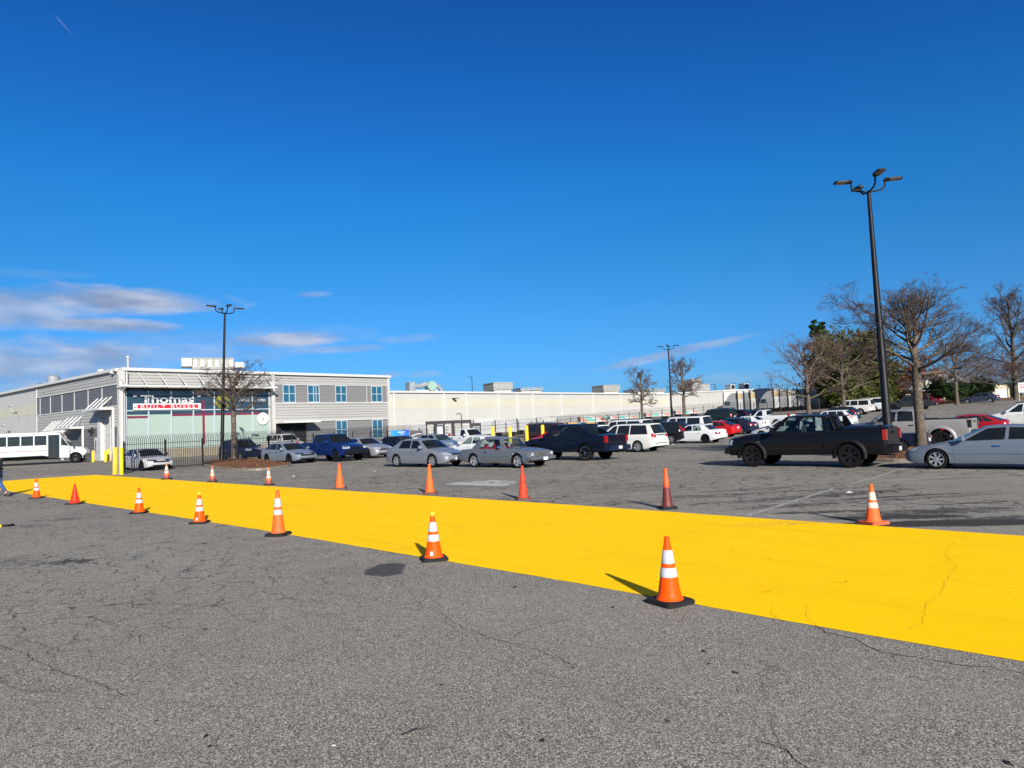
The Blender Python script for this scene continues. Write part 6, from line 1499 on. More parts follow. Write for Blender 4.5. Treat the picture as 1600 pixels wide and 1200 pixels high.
def leafy(name, p, crown, n, leaf, mat, seed, label, trunk=(.18, 2.5), clumps=26, group=None, bark=None, kind_tier=False, core=True):
    """crown: list of ellipsoids (x, y, z, rx, ry, rz) round which leaf clumps gather"""
    rnd = random.Random(seed); o = empty(name, p); tag(o, label, 'tree' if 'bush' not in name and 'hedge' not in name else 'bush', group)
    q = MB(); vs, fs = [], []; br = MB()
    for (cx, cy, cz, rx, ry, rz) in crown:
        k = max(4, int(clumps/len(crown)))
        for c in range(k):
            while True:
                d = Vector((rnd.uniform(-1, 1), rnd.uniform(-1, 1), rnd.uniform(-1, 1)))
                if .25 < d.length < 1: break
            d = d.normalized()*(d.length**.45)
            cc = Vector((cx+d.x*rx, cy+d.y*ry, cz+d.z*rz)); cs = rnd.uniform(.14, .30)*min(rx, rz)*1.5
            if core and rnd.random() < .6: br.tube([Vector((cx*.3, cy*.3, max(.2, cz-rz*.6))), cc.lerp(Vector((cx, cy, cz)), .4), cc], [.07, .05, .02], 3, None, False)
            for _ in range(int(n/len(crown)/k)):
                g_ = Vector((rnd.gauss(0, 1), rnd.gauss(0, 1), rnd.gauss(0, .62)))*cs*.62; b = cc+g_
                s = leaf*rnd.uniform(.5, 1.4); a1 = rnd.uniform(0, 6.283); e1 = rnd.uniform(-.5, .9)
                d1 = Vector((math.cos(a1)*math.cos(e1), math.sin(a1)*math.cos(e1), math.sin(e1)))*s; d2 = d1.cross(Vector((rnd.gauss(0, 1), rnd.gauss(0, 1), rnd.gauss(0, 1)))).normalized()*s*.5
                i = len(vs); vs += [b-d1, b-d2, b+d1, b+d2]; fs.append((i, i+1, i+2, i+3))
    q.add(vs, fs); q.build('crown', mat, o, recalc=False)
    if trunk: br.tube([Vector((0, 0, -.2)), Vector((0, 0, trunk[1]*.5)), Vector((.1, 0, trunk[1]))], [trunk[0]*1.3, trunk[0], trunk[0]*.5], 7, None, False)
    if br.v: br.build('trunk', bark or M_barkd, o, recalc=False)
    return o
def tree_px(name, px, pt, Y, halfw, mat, seed, label, n=5200, leaf=.22, shape='cone', clumps=60, low=.0, trunk=True):
    p = atY(px, Y); h = top_h(px, pt, Y)
    if shape == 'cone': cr_ = [(0, 0, h*(.12+.82*k/6), halfw*(1.05-.125*k), halfw*(1.05-.125*k), h*.11) for k in range(7)]
    elif shape == 'round': cr_ = [(0, 0, h*.52, halfw*.9, halfw*.9, h*.42), (halfw*.35, .2, h*.36, halfw*.6, halfw*.6, h*.32), (-halfw*.4, -.3, h*.42, halfw*.55, halfw*.55, h*.3)]
    else: cr_ = [(0, 0, h*.45, halfw, halfw, h*.5)]
    return leafy(name, p, cr_, n, leaf, mat, seed, label, (.22, h*.8) if trunk else None, clumps)
tree_px('pine_tree', 1284, 503, 128, 3.0, M_ever, 1, 'tall dark topped pine behind the bare oaks, leftmost evergreen', n=7500, leaf=.34)
tree_px('pine_tree', 1338, 500, 118, 5.4, M_pine, 2, 'broad sunlit pine behind the reddish oak, tallest green crown', n=15000, leaf=.33, shape='round', clumps=170)
tree_px('pine_tree', 1306, 508, 124, 4.4, M_pine, 3, 'pine between the dark topped pine and the broad sunlit pine', n=11000, leaf=.33, shape='round', clumps=120)
tree_px('pine_tree', 1368, 528, 116, 4.0, M_olive, 4, 'olive green evergreen just left of the tall lamp post', n=8500, leaf=.3, shape='round', clumps=100)
tree_px('evergreen_bush', 1340, 588, 98, 4.6, M_olive, 5, 'low olive green bush behind the pair of white suvs', n=7500, leaf=.22, shape='round', clumps=100, trunk=False)
tree_px('evergreen_bush', 1372, 598, 102, 2.8, M_olive, 6, 'olive bush at the foot of the tall lamp post view, left of the house', n=2600, leaf=.2, shape='round', clumps=40, trunk=False)
tree_px('oak_with_leaves', 1436, 552, 134, 4.2, M_rust, 7, 'rusty leaved oak behind the trunk of the big bare tree', n=3800, leaf=.26, shape='round', clumps=70)
tree_px('oak_with_leaves', 1398, 566, 132, 3.4, M_rust, 17, 'smaller rusty leaved oak left of the yellow gabled house', n=2200, leaf=.26, shape='round', clumps=50)
tree_px('holly_tree', 1483, 583, 108, 3.0, M_ever, 8, 'dark green holly right of the yellow gabled house', n=5200, leaf=.2, shape='round', clumps=60, trunk=False)
tree_px('holly_tree', 1519, 585, 110, 3.4, M_ever, 9, 'dark green holly behind the slate grey sedan and bare oak', n=5600, leaf=.2, shape='round', clumps=60, trunk=False)
tree_px('evergreen_bush', 1583, 596, 118, 1.6, M_ever, 10, 'small dark bush between the cream shed and the red and white sign', n=1500, leaf=.2, shape='round', clumps=24, trunk=False)
# far wood behind everything: trees standing close enough to read as one mass
def far_wood():
    rnd = random.Random(77); vs, fs = [], []
    for k in range(150):
        px = rnd.uniform(1270, 1900); Y = rnd.uniform(150, 185); p = atY(px, Y); h = rnd.uniform(5.5, 9.5)*(1.25 if px > 1500 else 1.); w_ = rnd.uniform(2., 3.6)
        for i in range(230):
            a = rnd.uniform(0, 6.283); r = w_*rnd.random()**.5; z = h*rnd.uniform(.12, 1)*(1-.3*(r/w_)**2); b = Vector((p.x+r*math.cos(a), p.y+r*math.sin(a), p.z+z))
            d1 = Vector((rnd.gauss(0, .35), rnd.gauss(0, .35), rnd.gauss(.3, .4)))*1.1; d2 = Vector((rnd.gauss(0, 1), rnd.gauss(0, 1), rnd.gauss(0, 1))).normalized()*.05
            i_ = len(vs); vs += [b-d1, b+d2, b+d1, b-d2]; fs.append((i_, i_+1, i_+2, i_+3))
    o = MB().add(vs, fs).build('distant_wood', simple('distant_twigs', (.125, .095, .085), .95, var=.3, scale=.2), recalc=False); tag(o, kind='stuff')
far_wood()

# ================================================================== backdrop things at right
# leaf litter bank beyond the upper lot
def draped(name, pts, mat, dz, kind='structure', step=6.): return tag(sheet(name, [tuple(q[:2]) for q in pts], mat, dz, step), kind=kind)
M_leafb = simple('leaf_litter_bank', (.22, .12, .055), .95, var=.4, scale=1.2, bump=.8, grime=(.30, .20, .09, .6))
bank_near = [atY(1462, 104), atY(1500, 106), atY(1560, 108), atY(1650, 100), atY(1800, 96)]; bank_far = [atY(1800, 230), atY(1500, 230), atY(1380, 230), atY(1380, 112)]
draped('leaf_litter_verge', bank_near+bank_far, M_leafb, .02)
M_galvp = simple('galvanised_fence', (.26, .28, .27), .5, .4)
def chainlink(A, B, label, h=1.6):
    d = B-A; L_ = Vector((d.x, d.y, 0)).length; u = Vector((d.x, d.y, 0))/L_; o = empty('chain_link_fence', A); tag(o, label, 'fence'); zl = lambda s: gz(A.x+u.x*s, A.y+u.y*s)-A.z
    n = max(2, round(L_/3.))
    for i in range(n+1): s = L_*i/n; MB().tube([u*s+Vector((0, 0, zl(s)-.1)), u*s+Vector((0, 0, zl(s)+h+.06))], .05, 6).build('post', M_galvp, o)
    MB().tube([u*(L_*i/n)+Vector((0, 0, zl(L_*i/n)+h)) for i in range(n+1)], .03, 5).build('top_rail', M_galvp, o)
    q = MB(); k = int(L_/.22)
    for i in range(k):
        for sg in (1, -1):
            a = L_*i/k; b = min(L_, max(0, a+sg*h)); q.tube([u*a+Vector((0, 0, zl(a)+.03)), u*b+Vector((0, 0, zl(b)+.03+abs(b-a)))], .006, 3, None, False)
    q.build('wire_mesh', M_galvp, o, recalc=False)
chainlink(atY(1466, 108), atY(1552, 112), 'chain link fence behind the slate grey sedan and the dark hollies', 1.7); chainlink(atY(1575, 113), atY(1680, 112), 'chain link fence between the cream shed and the red and white sign', 1.7)
# small gabled house
p = atY(1453, 128); hs_ = empty('gabled_house', p, R(-8)); tag(hs_, 'small cream gabled house with a porch, seen right of the big tree trunk', 'house')
H_ = top_h(1453, 593, 128); wl = 3.4; he = H_*.56
M_hcream = simple('house_siding', (.38, .35, .25), .7, var=.06); M_hroof = simple('shingle_roof_grey', (.20, .20, .19), .85, var=.2); M_brick = simple('brick_pier', (.16, .07, .045), .85, var=.3)
g_ = MB(); g_.add([(-wl, 0, he), (wl, 0, he), (0, 0, H_), (-wl, .3, he), (wl, .3, he), (0, .3, H_)], [(0, 1, 2), (5, 4, 3), (0, 3, 4, 1)]); g_.build('gable', M_hcream, hs_)
MB().box((0, 5.2, he/2-.2), (2*wl, 7, he+.4)).build('wall', M_hcream, hs_)
q = MB()
for s in (1, -1): q.add([(s*(wl+.5), -.4, he-.18), (0, -.4, H_+.12), (0, 9, H_+.12), (s*(wl+.5), 9, he-.18), (s*(wl+.5), -.4, he-.02), (0, -.4, H_+.3), (0, 9, H_+.3), (s*(wl+.5), 9, he-.02)], [(0, 1, 2, 3), (7, 6, 5, 4), (0, 4, 5, 1), (3, 2, 6, 7), (0, 3, 7, 4), (1, 5, 6, 2)])
q.build('roof', M_hroof, hs_)
MB().box((0, -.9, he-.3), (2*wl+.6, 2.2, .18)).build('porch_roof', M_hroof, hs_)
for x in (-wl+.2, -1., 1., wl-.2): MB().box((x, -1.7, (he-.4)*.72), (.22, .22, (he-.4)*.56)).box((x, -1.7, (he-.4)*.22), (.5, .5, (he-.4)*.44), M_brick).build('porch_post', M_hcream, hs_) if False else MB().box((x, -1.7, (he-.4)/2), (.22, .22, he-.4)).build('porch_post', M_hcream, hs_)
for x in (-1.9, 1.9): MB().box((x, 1.68, he*.45), (1.1, .08, he*.4)).build('window', M_gl_dk, hs_)
MB().box((0, 1.68, he*.38), (1., .08, he*.72)).build('door', M_brick, hs_)
p = atY(1478, 142); h2 = empty('grey_roof_house', p, R(5)); tag(h2, 'house with a pale grey roof, mostly hidden behind the gabled house and trees', 'house')
hh = top_h(1462, 584, 142); MB().box((0, 3, hh*.3), (9, 6, hh*.6)).build('wall', M_hcream, h2)
MB().add([(-5, -.5, hh*.58), (5, -.5, hh*.58), (5, 6.5, hh*.58), (-5, 6.5, hh*.58), (-4, 3, hh), (4, 3, hh)], [(0, 1, 5, 4), (2, 3, 4, 5), (1, 2, 5), (3, 0, 4), (3, 2, 1, 0)]).build('roof', simple('pale_roof', (.22, .23, .24), .8), h2)
# shed with gambrel roof
p = atY(1563, 117); sh = empty('garden_shed', p, R(-12)); tag(sh, 'cream garden shed with barn roof and pale door behind the slate grey sedan', 'shed')
H_ = top_h(1563, 600.5, 117); w2 = 1.45; prof = [(-w2, 0), (w2, 0), (w2, H_*.62), (w2*.7, H_*.9), (0, H_), (-w2*.7, H_*.9), (-w2, H_*.62)]
n = 7; q = MB(); vs = [(x, 0, z) for x, z in prof]+[(x, 3.4, z) for x, z in prof]
q.add(vs, [tuple(range(n)), tuple(range(2*n-1, n-1, -1))]+[(i, (i+1) % n, n+(i+1) % n, n+i) for i in range(n)]); q.build('wall', M_hcream, sh)
q = MB()
for (a, b) in ((2, 3), (3, 4), (4, 5), (5, 6)):
    (x0, z0), (x1, z1) = prof[a], prof[b]; q.add([(x0*1.04, -.12, z0+.03), (x1*1.04, -.12, z1+.03), (x1*1.04, 3.5, z1+.03), (x0*1.04, 3.5, z0+.03), (x0*1.04, -.12, z0+.09), (x1*1.04, -.12, z1+.09), (x1*1.04, 3.5, z1+.09), (x0*1.04, 3.5, z0+.09)], [(0, 1, 2, 3), (7, 6, 5, 4), (0, 4, 5, 1), (3, 2, 6, 7), (0, 3, 7, 4), (1, 5, 6, 2)])
q.build('roof', simple('shed_roof_cream', (.36, .34, .28), .7), sh); MB().box((.15, -.03, H_*.33), (1.7, .05, H_*.62)).build('door', simple('shed_door_white', (.45, .46, .48), .6), sh)
# red and white sign at the edge
p = atY(1598, 90); sg2 = empty('red_white_sign', p, R(-6)); tag(sg2, 'white sign with red printing on posts cut by the right photo edge', 'sign')
hb, ht_ = top_h(1598, 613, 90), top_h(1598, 598, 90); MB().box((.1, 0, (hb+ht_)/2), (.95, .05, ht_-hb)).build('panel', M_whp, sg2)
MB().box((.1, -.035, hb+(ht_-hb)*.55), (.66, .015, .16)).box((-.02, -.035, hb+(ht_-hb)*.25), (.4, .015, .12)).box((.1, -.035, hb+(ht_-hb)*.84), (.8, .015, .10)).build('red_print', M_redp, sg2)
for x in (-.3, .5): MB().box((x, .04, ht_/2), (.07, .05, ht_)).build('post', M_galvp, sg2)

# ================================================================== things along the hall
M_cont = simple('white_trailer_panel', (.40, .41, .42), .5, var=.06, grime=(.22, .2, .18, .4))
def trailer(px0, px1, pt, Y, label, color=None, mural=None):
    A = atY(px0, Y); h = top_h((px0+px1)/2, pt, Y); B = atY(px1, Y*1.0); L_ = (B-A).length; c = (A+B)/2; o = empty('storage_trailer', c, .12); tag(o, label, 'trailer', 'trailers along the hall')
    MB().box((0, 0, .55+(h-.55)/2), (L_, 2.4, h-.55)).build('box_body', color or M_cont, o)
    q = MB()
    for k in range(int(L_/1.2)+1): q.box((-L_/2+k*1.2+.03, -1.225, .55+(h-.55)/2), (.05, .04, h-.65))
    q.box((0, -1.22, h-.06), (L_+.06, .06, .1)).box((0, -1.22, .6), (L_+.06, .06, .1)); q.build('ribs', M_post if not mural else M_cont, o)
    for x in (-L_*.32, L_*.32): MB().tube([(x, -.9, .35), (x, .9, .35)], .35, 14).build('wheel', M_tyre, o)
    return o
M_gapgrey = simple('hall_grey_base_band', (.30, .30, .30), .7)
trailer(741, 772, 655, 88, 'white trailer with grey ribs left of the four yellow bollards'); trailer(774, 806, 656, 92, 'white trailer right behind the first two yellow bollards'); trailer(808, 836, 653.5, 96, 'white trailer in the middle of the trailer row behind the maroon suv')
trailer(838, 868, 652.5, 100, 'white trailer behind the maroon suv and rightmost yellow bollard'); trailer(645, 668, 662, 80, 'small white trailer left of the black gate frame')
def mural_mat():
    m, t = newmat('teal_coral_panel_wrap'); tco = t.n('ShaderNodeTexCoord', out=3); s_ = t.t.nodes.new('ShaderNodeSeparateXYZ'); t.t.links.new(tco, s_.inputs[0])
    f = t.m('FRACT', t.m('ADD', t.m('MULTIPLY', s_.outputs[0], .32), t.m('MULTIPLY', s_.outputs[2], .45))); base = t.mix(t.m('GREATER_THAN', f, .38), (.10, .38, .31), (.42, .43, .42)); base = t.mix(t.m('GREATER_THAN', f, .70), base, (.48, .17, .14))
    b = t.n('ShaderNodeBsdfPrincipled', {'Base Color': base, 'Roughness': .6}); t.n('ShaderNodeOutputMaterial', {0: b}); return m
M_mural = mural_mat()
trailer(905, 948, 650.5, 112, 'pale container with teal and coral stripes, left end of the striped row', M_mural, True); trailer(950, 1000, 649, 118, 'container with coral and teal stripes left of the small bare tree', M_mural, True); trailer(1006, 1046, 645, 120, 'teal and coral striped container left of the farthest lamp post', M_mural, True)
trailer(1052, 1092, 641, 124, 'teal striped container behind the right one of the small bare trees', M_mural, True)
# school bus roofs in yellow seen over the white vans
p = atY(895, 92)
for i, (px, lb) in enumerate([(876, 'low orange yellow crate stack behind the white minivan roof'), (893, 'second orange yellow crate stack right of the first one'), (921, 'third orange yellow crate stack above the navy pickup')]):
    p = atY(px, 90); o = empty('crate_stack', p, .3); tag(o, lb, 'crate stack', 'orange crate stacks')
    h = top_h(px, 660 if i else 661, 90)
    for k in range(4): MB().box((0, 0, h*(k+.5)/4), (1.15, 1., h/4-.04)).box((0, -.51, h*(k+.5)/4), (.5, .02, h/4-.2), M_dk).build('crate', simple('crate_orange', (.50, .26, .03), .7, var=.1), o) if False else MB().box((0, 0, h*(k+.5)/4), (1.15, 1., h/4-.05)).build('crate', simple('crate_orange', (.50, .26, .03), .7, var=.1), o)
# banner
p = atY(626, 63); bn_ = empty('blue_banner', p, ANG_U); tag(bn_, 'bright blue banner hung on the iron fence beside the office corner', 'banner')
m, t = newmat('banner_blue'); tco = t.n('ShaderNodeTexCoord', out=3); s_ = t.t.nodes.new('ShaderNodeSeparateXYZ'); t.t.links.new(tco, s_.inputs[0]); b = t.n('ShaderNodeBsdfPrincipled', {'Base Color': t.mix(t.mr(t.m('ADD', s_.outputs[0], t.m('MULTIPLY', s_.outputs[2], .6)), -1.2, 2.), (.02, .36, .60), (.02, .08, .38)), 'Roughness': .6}); t.n('ShaderNodeOutputMaterial', {0: b})
z1, z0 = top_h(626, 672, 63), top_h(626, 683, 63); MB().box((0, 0, (z0+z1)/2), (2.1, .03, z1-z0)).build('cloth', m, bn_)
MB().box((.1, -.025, z1-.18), (.8, .01, .07)).box((.2, -.025, z1-.34), (.35, .01, .05)).build('white_print', M_whp, bn_)
p = atY(651, 66); b2_ = empty('grey_banner', p, ANG_U); tag(b2_, 'dark grey banner with a white swoosh right of the blue banner', 'banner')
z1, z0 = top_h(651, 673, 66), top_h(651, 683, 66); MB().box((0, 0, (z0+z1)/2), (1.5, .03, z1-z0)).build('cloth', simple('banner_grey', (.09, .085, .09), .6), b2_); MB().tube([(-.6, -.03, z0+.1), (0, -.03, z0+.28), (.6, -.03, z0+.3)], .05, 4).build('white_print', M_whp, b2_)
# black framed gate with mesh panels
p = atY(702, 69); gt = empty('black_frame_gate', p, .1); tag(gt, 'black framed gate shelter with wire panels behind the white utility truck', 'gate')
z1 = top_h(702, 657, 69); w_ = 68*69/FPX/2
MB().box((0, 0, z1-.16), (2*w_+.2, .5, .3)).build('top_beam', M_blk, gt)
for k in range(6): x = -w_+2*w_*k/5; MB().box((x, 0, (z1-.31)/2), (.13 if k not in (1, 3) else .3, .16, z1-.31)).build('post', M_blk, gt)
for k in range(5):
    x = -w_+2*w_*(k+.5)/5; q = MB()
    if k == 1: MB().box((x, .3, z1*.45), (.75, .04, z1*.75)).build('grey_panel', M_cont, gt); continue
    for i in range(4): q.box((x-.3+.2*i, .02, z1*.45), (.03, .03, z1*.8))
    for i in range(7): q.box((x, .06, z1*(.1+.12*i)), (.64, .03, .03))
    q.build('wire_panel', M_whp if k % 2 == 0 else M_post, gt)
MB().box((-w_*.62, -.1, z1*.34), (.28, .05, .5)).build('yellow_notice', M_bol, gt)
MB().tube([(w_*.6, 0, z1), (w_*.6, 0, z1+.4), (w_*.55, 0, z1+.62), (w_*.45, 0, z1+.66), (w_*.38, 0, z1+.5)], .04, 6).build('hook', M_blk, gt)
p = atY(745, 70); gb = empty('gate_cabinet', p, .1); tag(gb, 'dark gate cabinet with pale slats right of the black framed gate', 'cabinet'); z1 = top_h(745, 661, 70)
MB().box((0, 0, z1/2), (.95, .7, z1)).build('casing', M_blk, gb)
q = MB(); [q.box((0, -.36, z1*.62+.12*k), (.7, .03, .05)) for k in range(5)]; q.box((.05, -.36, z1*.40), (.5, .02, .1)); q.build('slats', M_galvp, gb)
# low grey ramp wall in front of the hall
rw_ = MB()
for i in range(20):
    a, b = Rw(760, 650)[0] + i*4.2, Rw(760, 650)[0] + (i+1)*4.2
    for s_ in (a,): pass
q = WB('R'); s_a = Rw(860, 650)[0]; s_b = SR+106; q.box(s_a, s_b, -1, Rw(1000, 650)[1]+.5, .02, .4); o = q.mb.build('retaining_wall', M_gapgrey, None); tag(o, 'long low grey retaining wall along the foot of the warehouse hall', 'wall')

# white utility truck with navy hood
ut = vehicle('utility_truck', (.46, .47, .48), 'older white utility truck with a navy hood behind the white sedan', 'pickup truck', (742, 690), 'FR', 'MV', Y=58, S=dict(T['small_pickup'], name='utility_truck', L=5.6, glass=('tint', 'tint', 'tint')))
S_ = dict(T['small_pickup'])
hood = MB().add([(1.62, -.72, 1.13), (1.62, .72, 1.13), (2.32, .78, 1.045), (2.32, -.78, 1.045), (1.62, -.72, 1.15), (1.62, .72, 1.15), (2.32, .78, 1.07), (2.32, -.78, 1.07)], [(3, 2, 1, 0), (4, 5, 6, 7), (0, 1, 5, 4), (1, 2, 6, 5), (2, 3, 7, 6), (3, 0, 4, 7)]).build('hood', simple('navy_paint', (.008, .014, .05), .2, coat=.8), ut)

# ================================================================== semi truck cabs
M_tw = simple('truck_cab_white', (.34, .345, .35), .3, var=.05, coat=.4); M_fair = simple('fairing_inside_tan', (.36, .28, .15), .7, var=.2)
def semi(px, pt, Y, label, first=None, gl=M_gl_dk):
    p = atY(px, Y); h = top_h(px, pt, Y)
    if first is None:
        o = empty('truck_cab', (0, 0, 0)); H = 3.9
        hd = MB(); hd.add([(3.4, -.85, .9), (3.4, .85, .9), (3.4, .80, 1.65), (3.4, -.80, 1.65), (1.7, -1.05, .8), (1.7, 1.05, .8), (1.7, 1.0, 1.95), (1.7, -1.0, 1.95)], [(0, 1, 2, 3), (7, 6, 5, 4), (0, 4, 5, 1), (1, 5, 6, 2), (2, 6, 7, 3), (3, 7, 4, 0)]); hd.build('hood', M_tw, o, 30)
        c = MB(); prof = [(1.7, .9), (1.7, 1.95), (1.25, 2.75), (-.9, 2.8), (-.9, .9)]; vs = [(x, -1.1, z) for x, z in prof]+[(x, 1.1, z) for x, z in prof]; c.add(vs, [(0, 1, 2, 3, 4), (9, 8, 7, 6, 5)]+[(i, (i+1) % 5, 5+(i+1) % 5, 5+i) for i in range(5)]); c.build('cab', M_tw, o)
        f = MB(); prof = [(1.15, 2.78), (.75, 3.35), (.0, 3.85), (-.75, 3.9), (-.75, 2.8)]; vs = [(x, -1.0, z) for x, z in prof]+[(x, 1.0, z) for x, z in prof]; f.add(vs, [(0, 1, 2, 3, 4), (9, 8, 7, 6, 5)]+[(i, (i+1) % 5, 5+(i+1) % 5, 5+i) for i in range(5)]); f.build('roof_fairing', M_tw, o, 30)
        MB().box((-.765, 0, 3.32), (.03, 1.7, .95)).build('fairing_opening', M_fair, o)
        for s in (1, -1):
            MB().box((.75, s*1.11, 2.2), (.95, .03, .65)).build('side_window', gl, o); MB().tube([(-1.1, s*.95, .8), (-1.1, s*.95, 4.2)], .13, 8).build('exhaust_stack', M_blk, o)
            MB().box((1.35, s*1.35, 2.2), (.12, .2, .6)).build('mirror', M_blk, o)
            for x in (2.6, -2.2, -3.5): MB().lathe([(.2, s*.95), (.52, s*.93), (.52, s*1.18), (.3, s*1.2), (.25, s*1.1), (.0, s*1.1)], 18, None, 'Y', (x, 0, .52)).build('wheel', M_tyre, o, 40)
        v = MB(); v.add([(1.715, -.95, 1.98), (1.715, .95, 1.98), (1.29, .9, 2.70), (1.29, -.9, 2.70)], [(0, 1, 2, 3)]); w0 = v.build('windshield', gl, o)
        for v_ in w0.data.vertices: v_.co.x += .012
        MB().box((3.43, 0, 1.25), (.06, 1.1, .7)).build('grille', M_chrome, o); MB().box((3.5, 0, .65), (.25, 2.2, .35)).build('bumper', M_tw, o); MB().box((-1.4, 0, .75), (5.5, .9, .3)).build('chassis', M_blk, o)
    else: o = copy_tree(first)
    o.location = p; o.scale = (1, 1, 1); o.rotation_euler = (0, 0, AV-.2); tag(o, label, 'truck', 'white truck cabs')
    o.location.z = max(p.z-.3, p.z + h - 3.9); return o
c1 = semi(1150, 620.5, 122, 'leftmost white truck cab with a tall roof fairing, behind the dark green suv')
# ground contact: use real size, keep them standing on the terrain
for px, lb in [(1170, 'second white truck cab from the left'), (1206, 'white truck cab in the middle of the row, with clear side windows'), (1228, 'white truck cab right of the middle one'), (1243, 'white truck cab left of the wide bare oak trunk'), (1256, 'white truck cab just behind the wide bare oak trunk'), (1276, 'white truck cab in shade right of the oak trunk')]:
    semi(px, 618, 124, lb, c1)

# ================================================================== bus at left
pb = gp(119, 725); bus = empty('shuttle_bus', (0, 0, 0)); tag(bus, 'white cutaway bus with a row of black windows and a red pinstripe', 'bus')
Lb, Wb, Hb = 10.2, 2.4, 2.95; M_busw = simple('bus_white', (.46, .47, .49), .3, var=.03, coat=.5); M_strp = simple('bus_pinstripe', (.48, .16, .10), .5); M_busg = glassy('bus_window_glass', (.012, .018, .024), .06)
xN = 0.  # x forward, nose at +1.9; cab at 0..1.5
q = MB(); prof = [(-Lb+1.9, .62), (-6.9, .62), (-6.6, .78), (-1.2, .80), (.02, .52), (.9, .52), (.9, 1.0), (.95, 1.55), (.12, 2.78), (-.35, 2.93), (-Lb+2.1, 2.95), (-Lb+1.9, 2.8)]
n = len(prof); vs = [(x, -Wb/2, z) for x, z in prof]+[(x, Wb/2, z) for x, z in prof]
bmq = q.add(vs, [tuple(range(n)), tuple(range(2*n-1, n-1, -1))]+[(i, (i+1) % n, n+(i+1) % n, n+i) for i in range(n)]); body = q.build('body', M_busw, bus)
bv = body.modifiers.new('b', 'BEVEL'); bv.width = .09; bv.segments = 3; bv.limit_method = 'ANGLE'; bv.angle_limit = R(40)
q = MB(); prof = [(.92, .75), (1.95, .62), (2.2, .8), (2.2, 1.15), (2.0, 1.42), (.93, 1.60)]; n = len(prof); vs = [(x, -1.02 if x > 1.9 else -1.1, z) for x, z in prof]+[(x, 1.02 if x > 1.9 else 1.1, z) for x, z in prof]
q.add(vs, [tuple(range(n)), tuple(range(2*n-1, n-1, -1))]+[(i, (i+1) % n, n+(i+1) % n, n+i) for i in range(n)]); hd = q.build('hood', M_busw, bus); bv = hd.modifiers.new('b', 'BEVEL'); bv.width = .1; bv.segments = 3; bv.limit_method = 'ANGLE'
MB().box((2.25, 0, .58), (.22, 2.2, .28)).build('front_bumper', M_blk, bus); MB().box((2.22, 0, 1.05), (.05, 1.0, .35)).build('grille', M_chrome, bus)
for s in (1, -1):
    MB().box((2.16, s*.85, 1.05), (.14, .3, .22)).build('headlight', M_head, bus)
    # wheel arch: proud black ring
    pts = [(1.35+.60*math.cos(a), s*1.115, .45+.60*math.sin(a)) for a in [math.pi*k/12 for k in range(13)]]
    MB().add([(1.35, s*1.112, .45)]+pts, [(0, k+1, k+2) for k in range(12)]).build('wheel_arch', M_under, bus)
    MB().tube(pts, .03, 6).build('arch_lip', M_busw, bus)
    for x in (1.35, -5.9): wheel_into(bus, (x, s*(1.02 if x > 0 else 1.0), .46), .46, .26, s, (6, .2, .03), rimr=.55, rim_mat=M_blkw if x > 0 else M_alloy)
    for k in range(7):
        x = -.95-1.02*k-.42; fr = MB().box((x, s*(Wb/2+.004), 2.20), (.92, .03, .86)).build('window', M_busg, bus); MB().box((x, s*(Wb/2+.012), 2.30), (.90, .02, .03)).build('window_bar', M_blk, fr)
    MB().box((-4.0, s*(Wb/2+.008), 1.28), (7.4, .02, .06)).build('pinstripe', M_strp, bus)
    MB().add([(.22, s*(Wb/2+.006), 1.70), (.85, s*(Wb/2+.006), 1.62), (.24, s*(Wb/2+.006), 2.50)], [(0, 1, 2)]).build('quarter_window', M_busg, bus)
MB().box((-.34, -Wb/2-.004, 1.62), (.88, .03, 2.12)).build('door', M_busg, bus); MB().box((-.34, -Wb/2-.022, 1.62), (.035, .012, 2.1)).build('door_divider', M_blk, bus)
MB().add([(.97, -1.08, 1.62), (.97, 1.08, 1.62), (.20, 1.08, 2.66), (.20, -1.08, 2.66)], [(0, 1, 2, 3)]).build('windshield', M_busg, bus)
MB().box((1.25, -1.36, 1.58), (.10, .06, .42)).box((1.1, -1.2, 1.7), (.3, .2, .04)).build('mirror', M_blk, bus); MB().box((-2., 0, .62), (7., 1.9, .3)).build('chassis', M_under, bus)
MB().box((.3, 0, 2.99), (.35, 1.6, .1)).build('marker_cap', M_busw, bus); MB().box((-3.0, 0, .56), (.7, 1.7, .25)).build('battery_box', M_cont, bus)
ba = R(-2.) + math.atan2(-.30, 1.)*0
# heading: nose to the right, the far end nearer to the camera
hdg = R(24)
pb = atY(118, 66)
bus.rotation_euler = (0, 0, hdg); off = Vector((1.35, -1.1, 0)); off.rotate(Euler((0, 0, hdg))); bus.location = pb-off

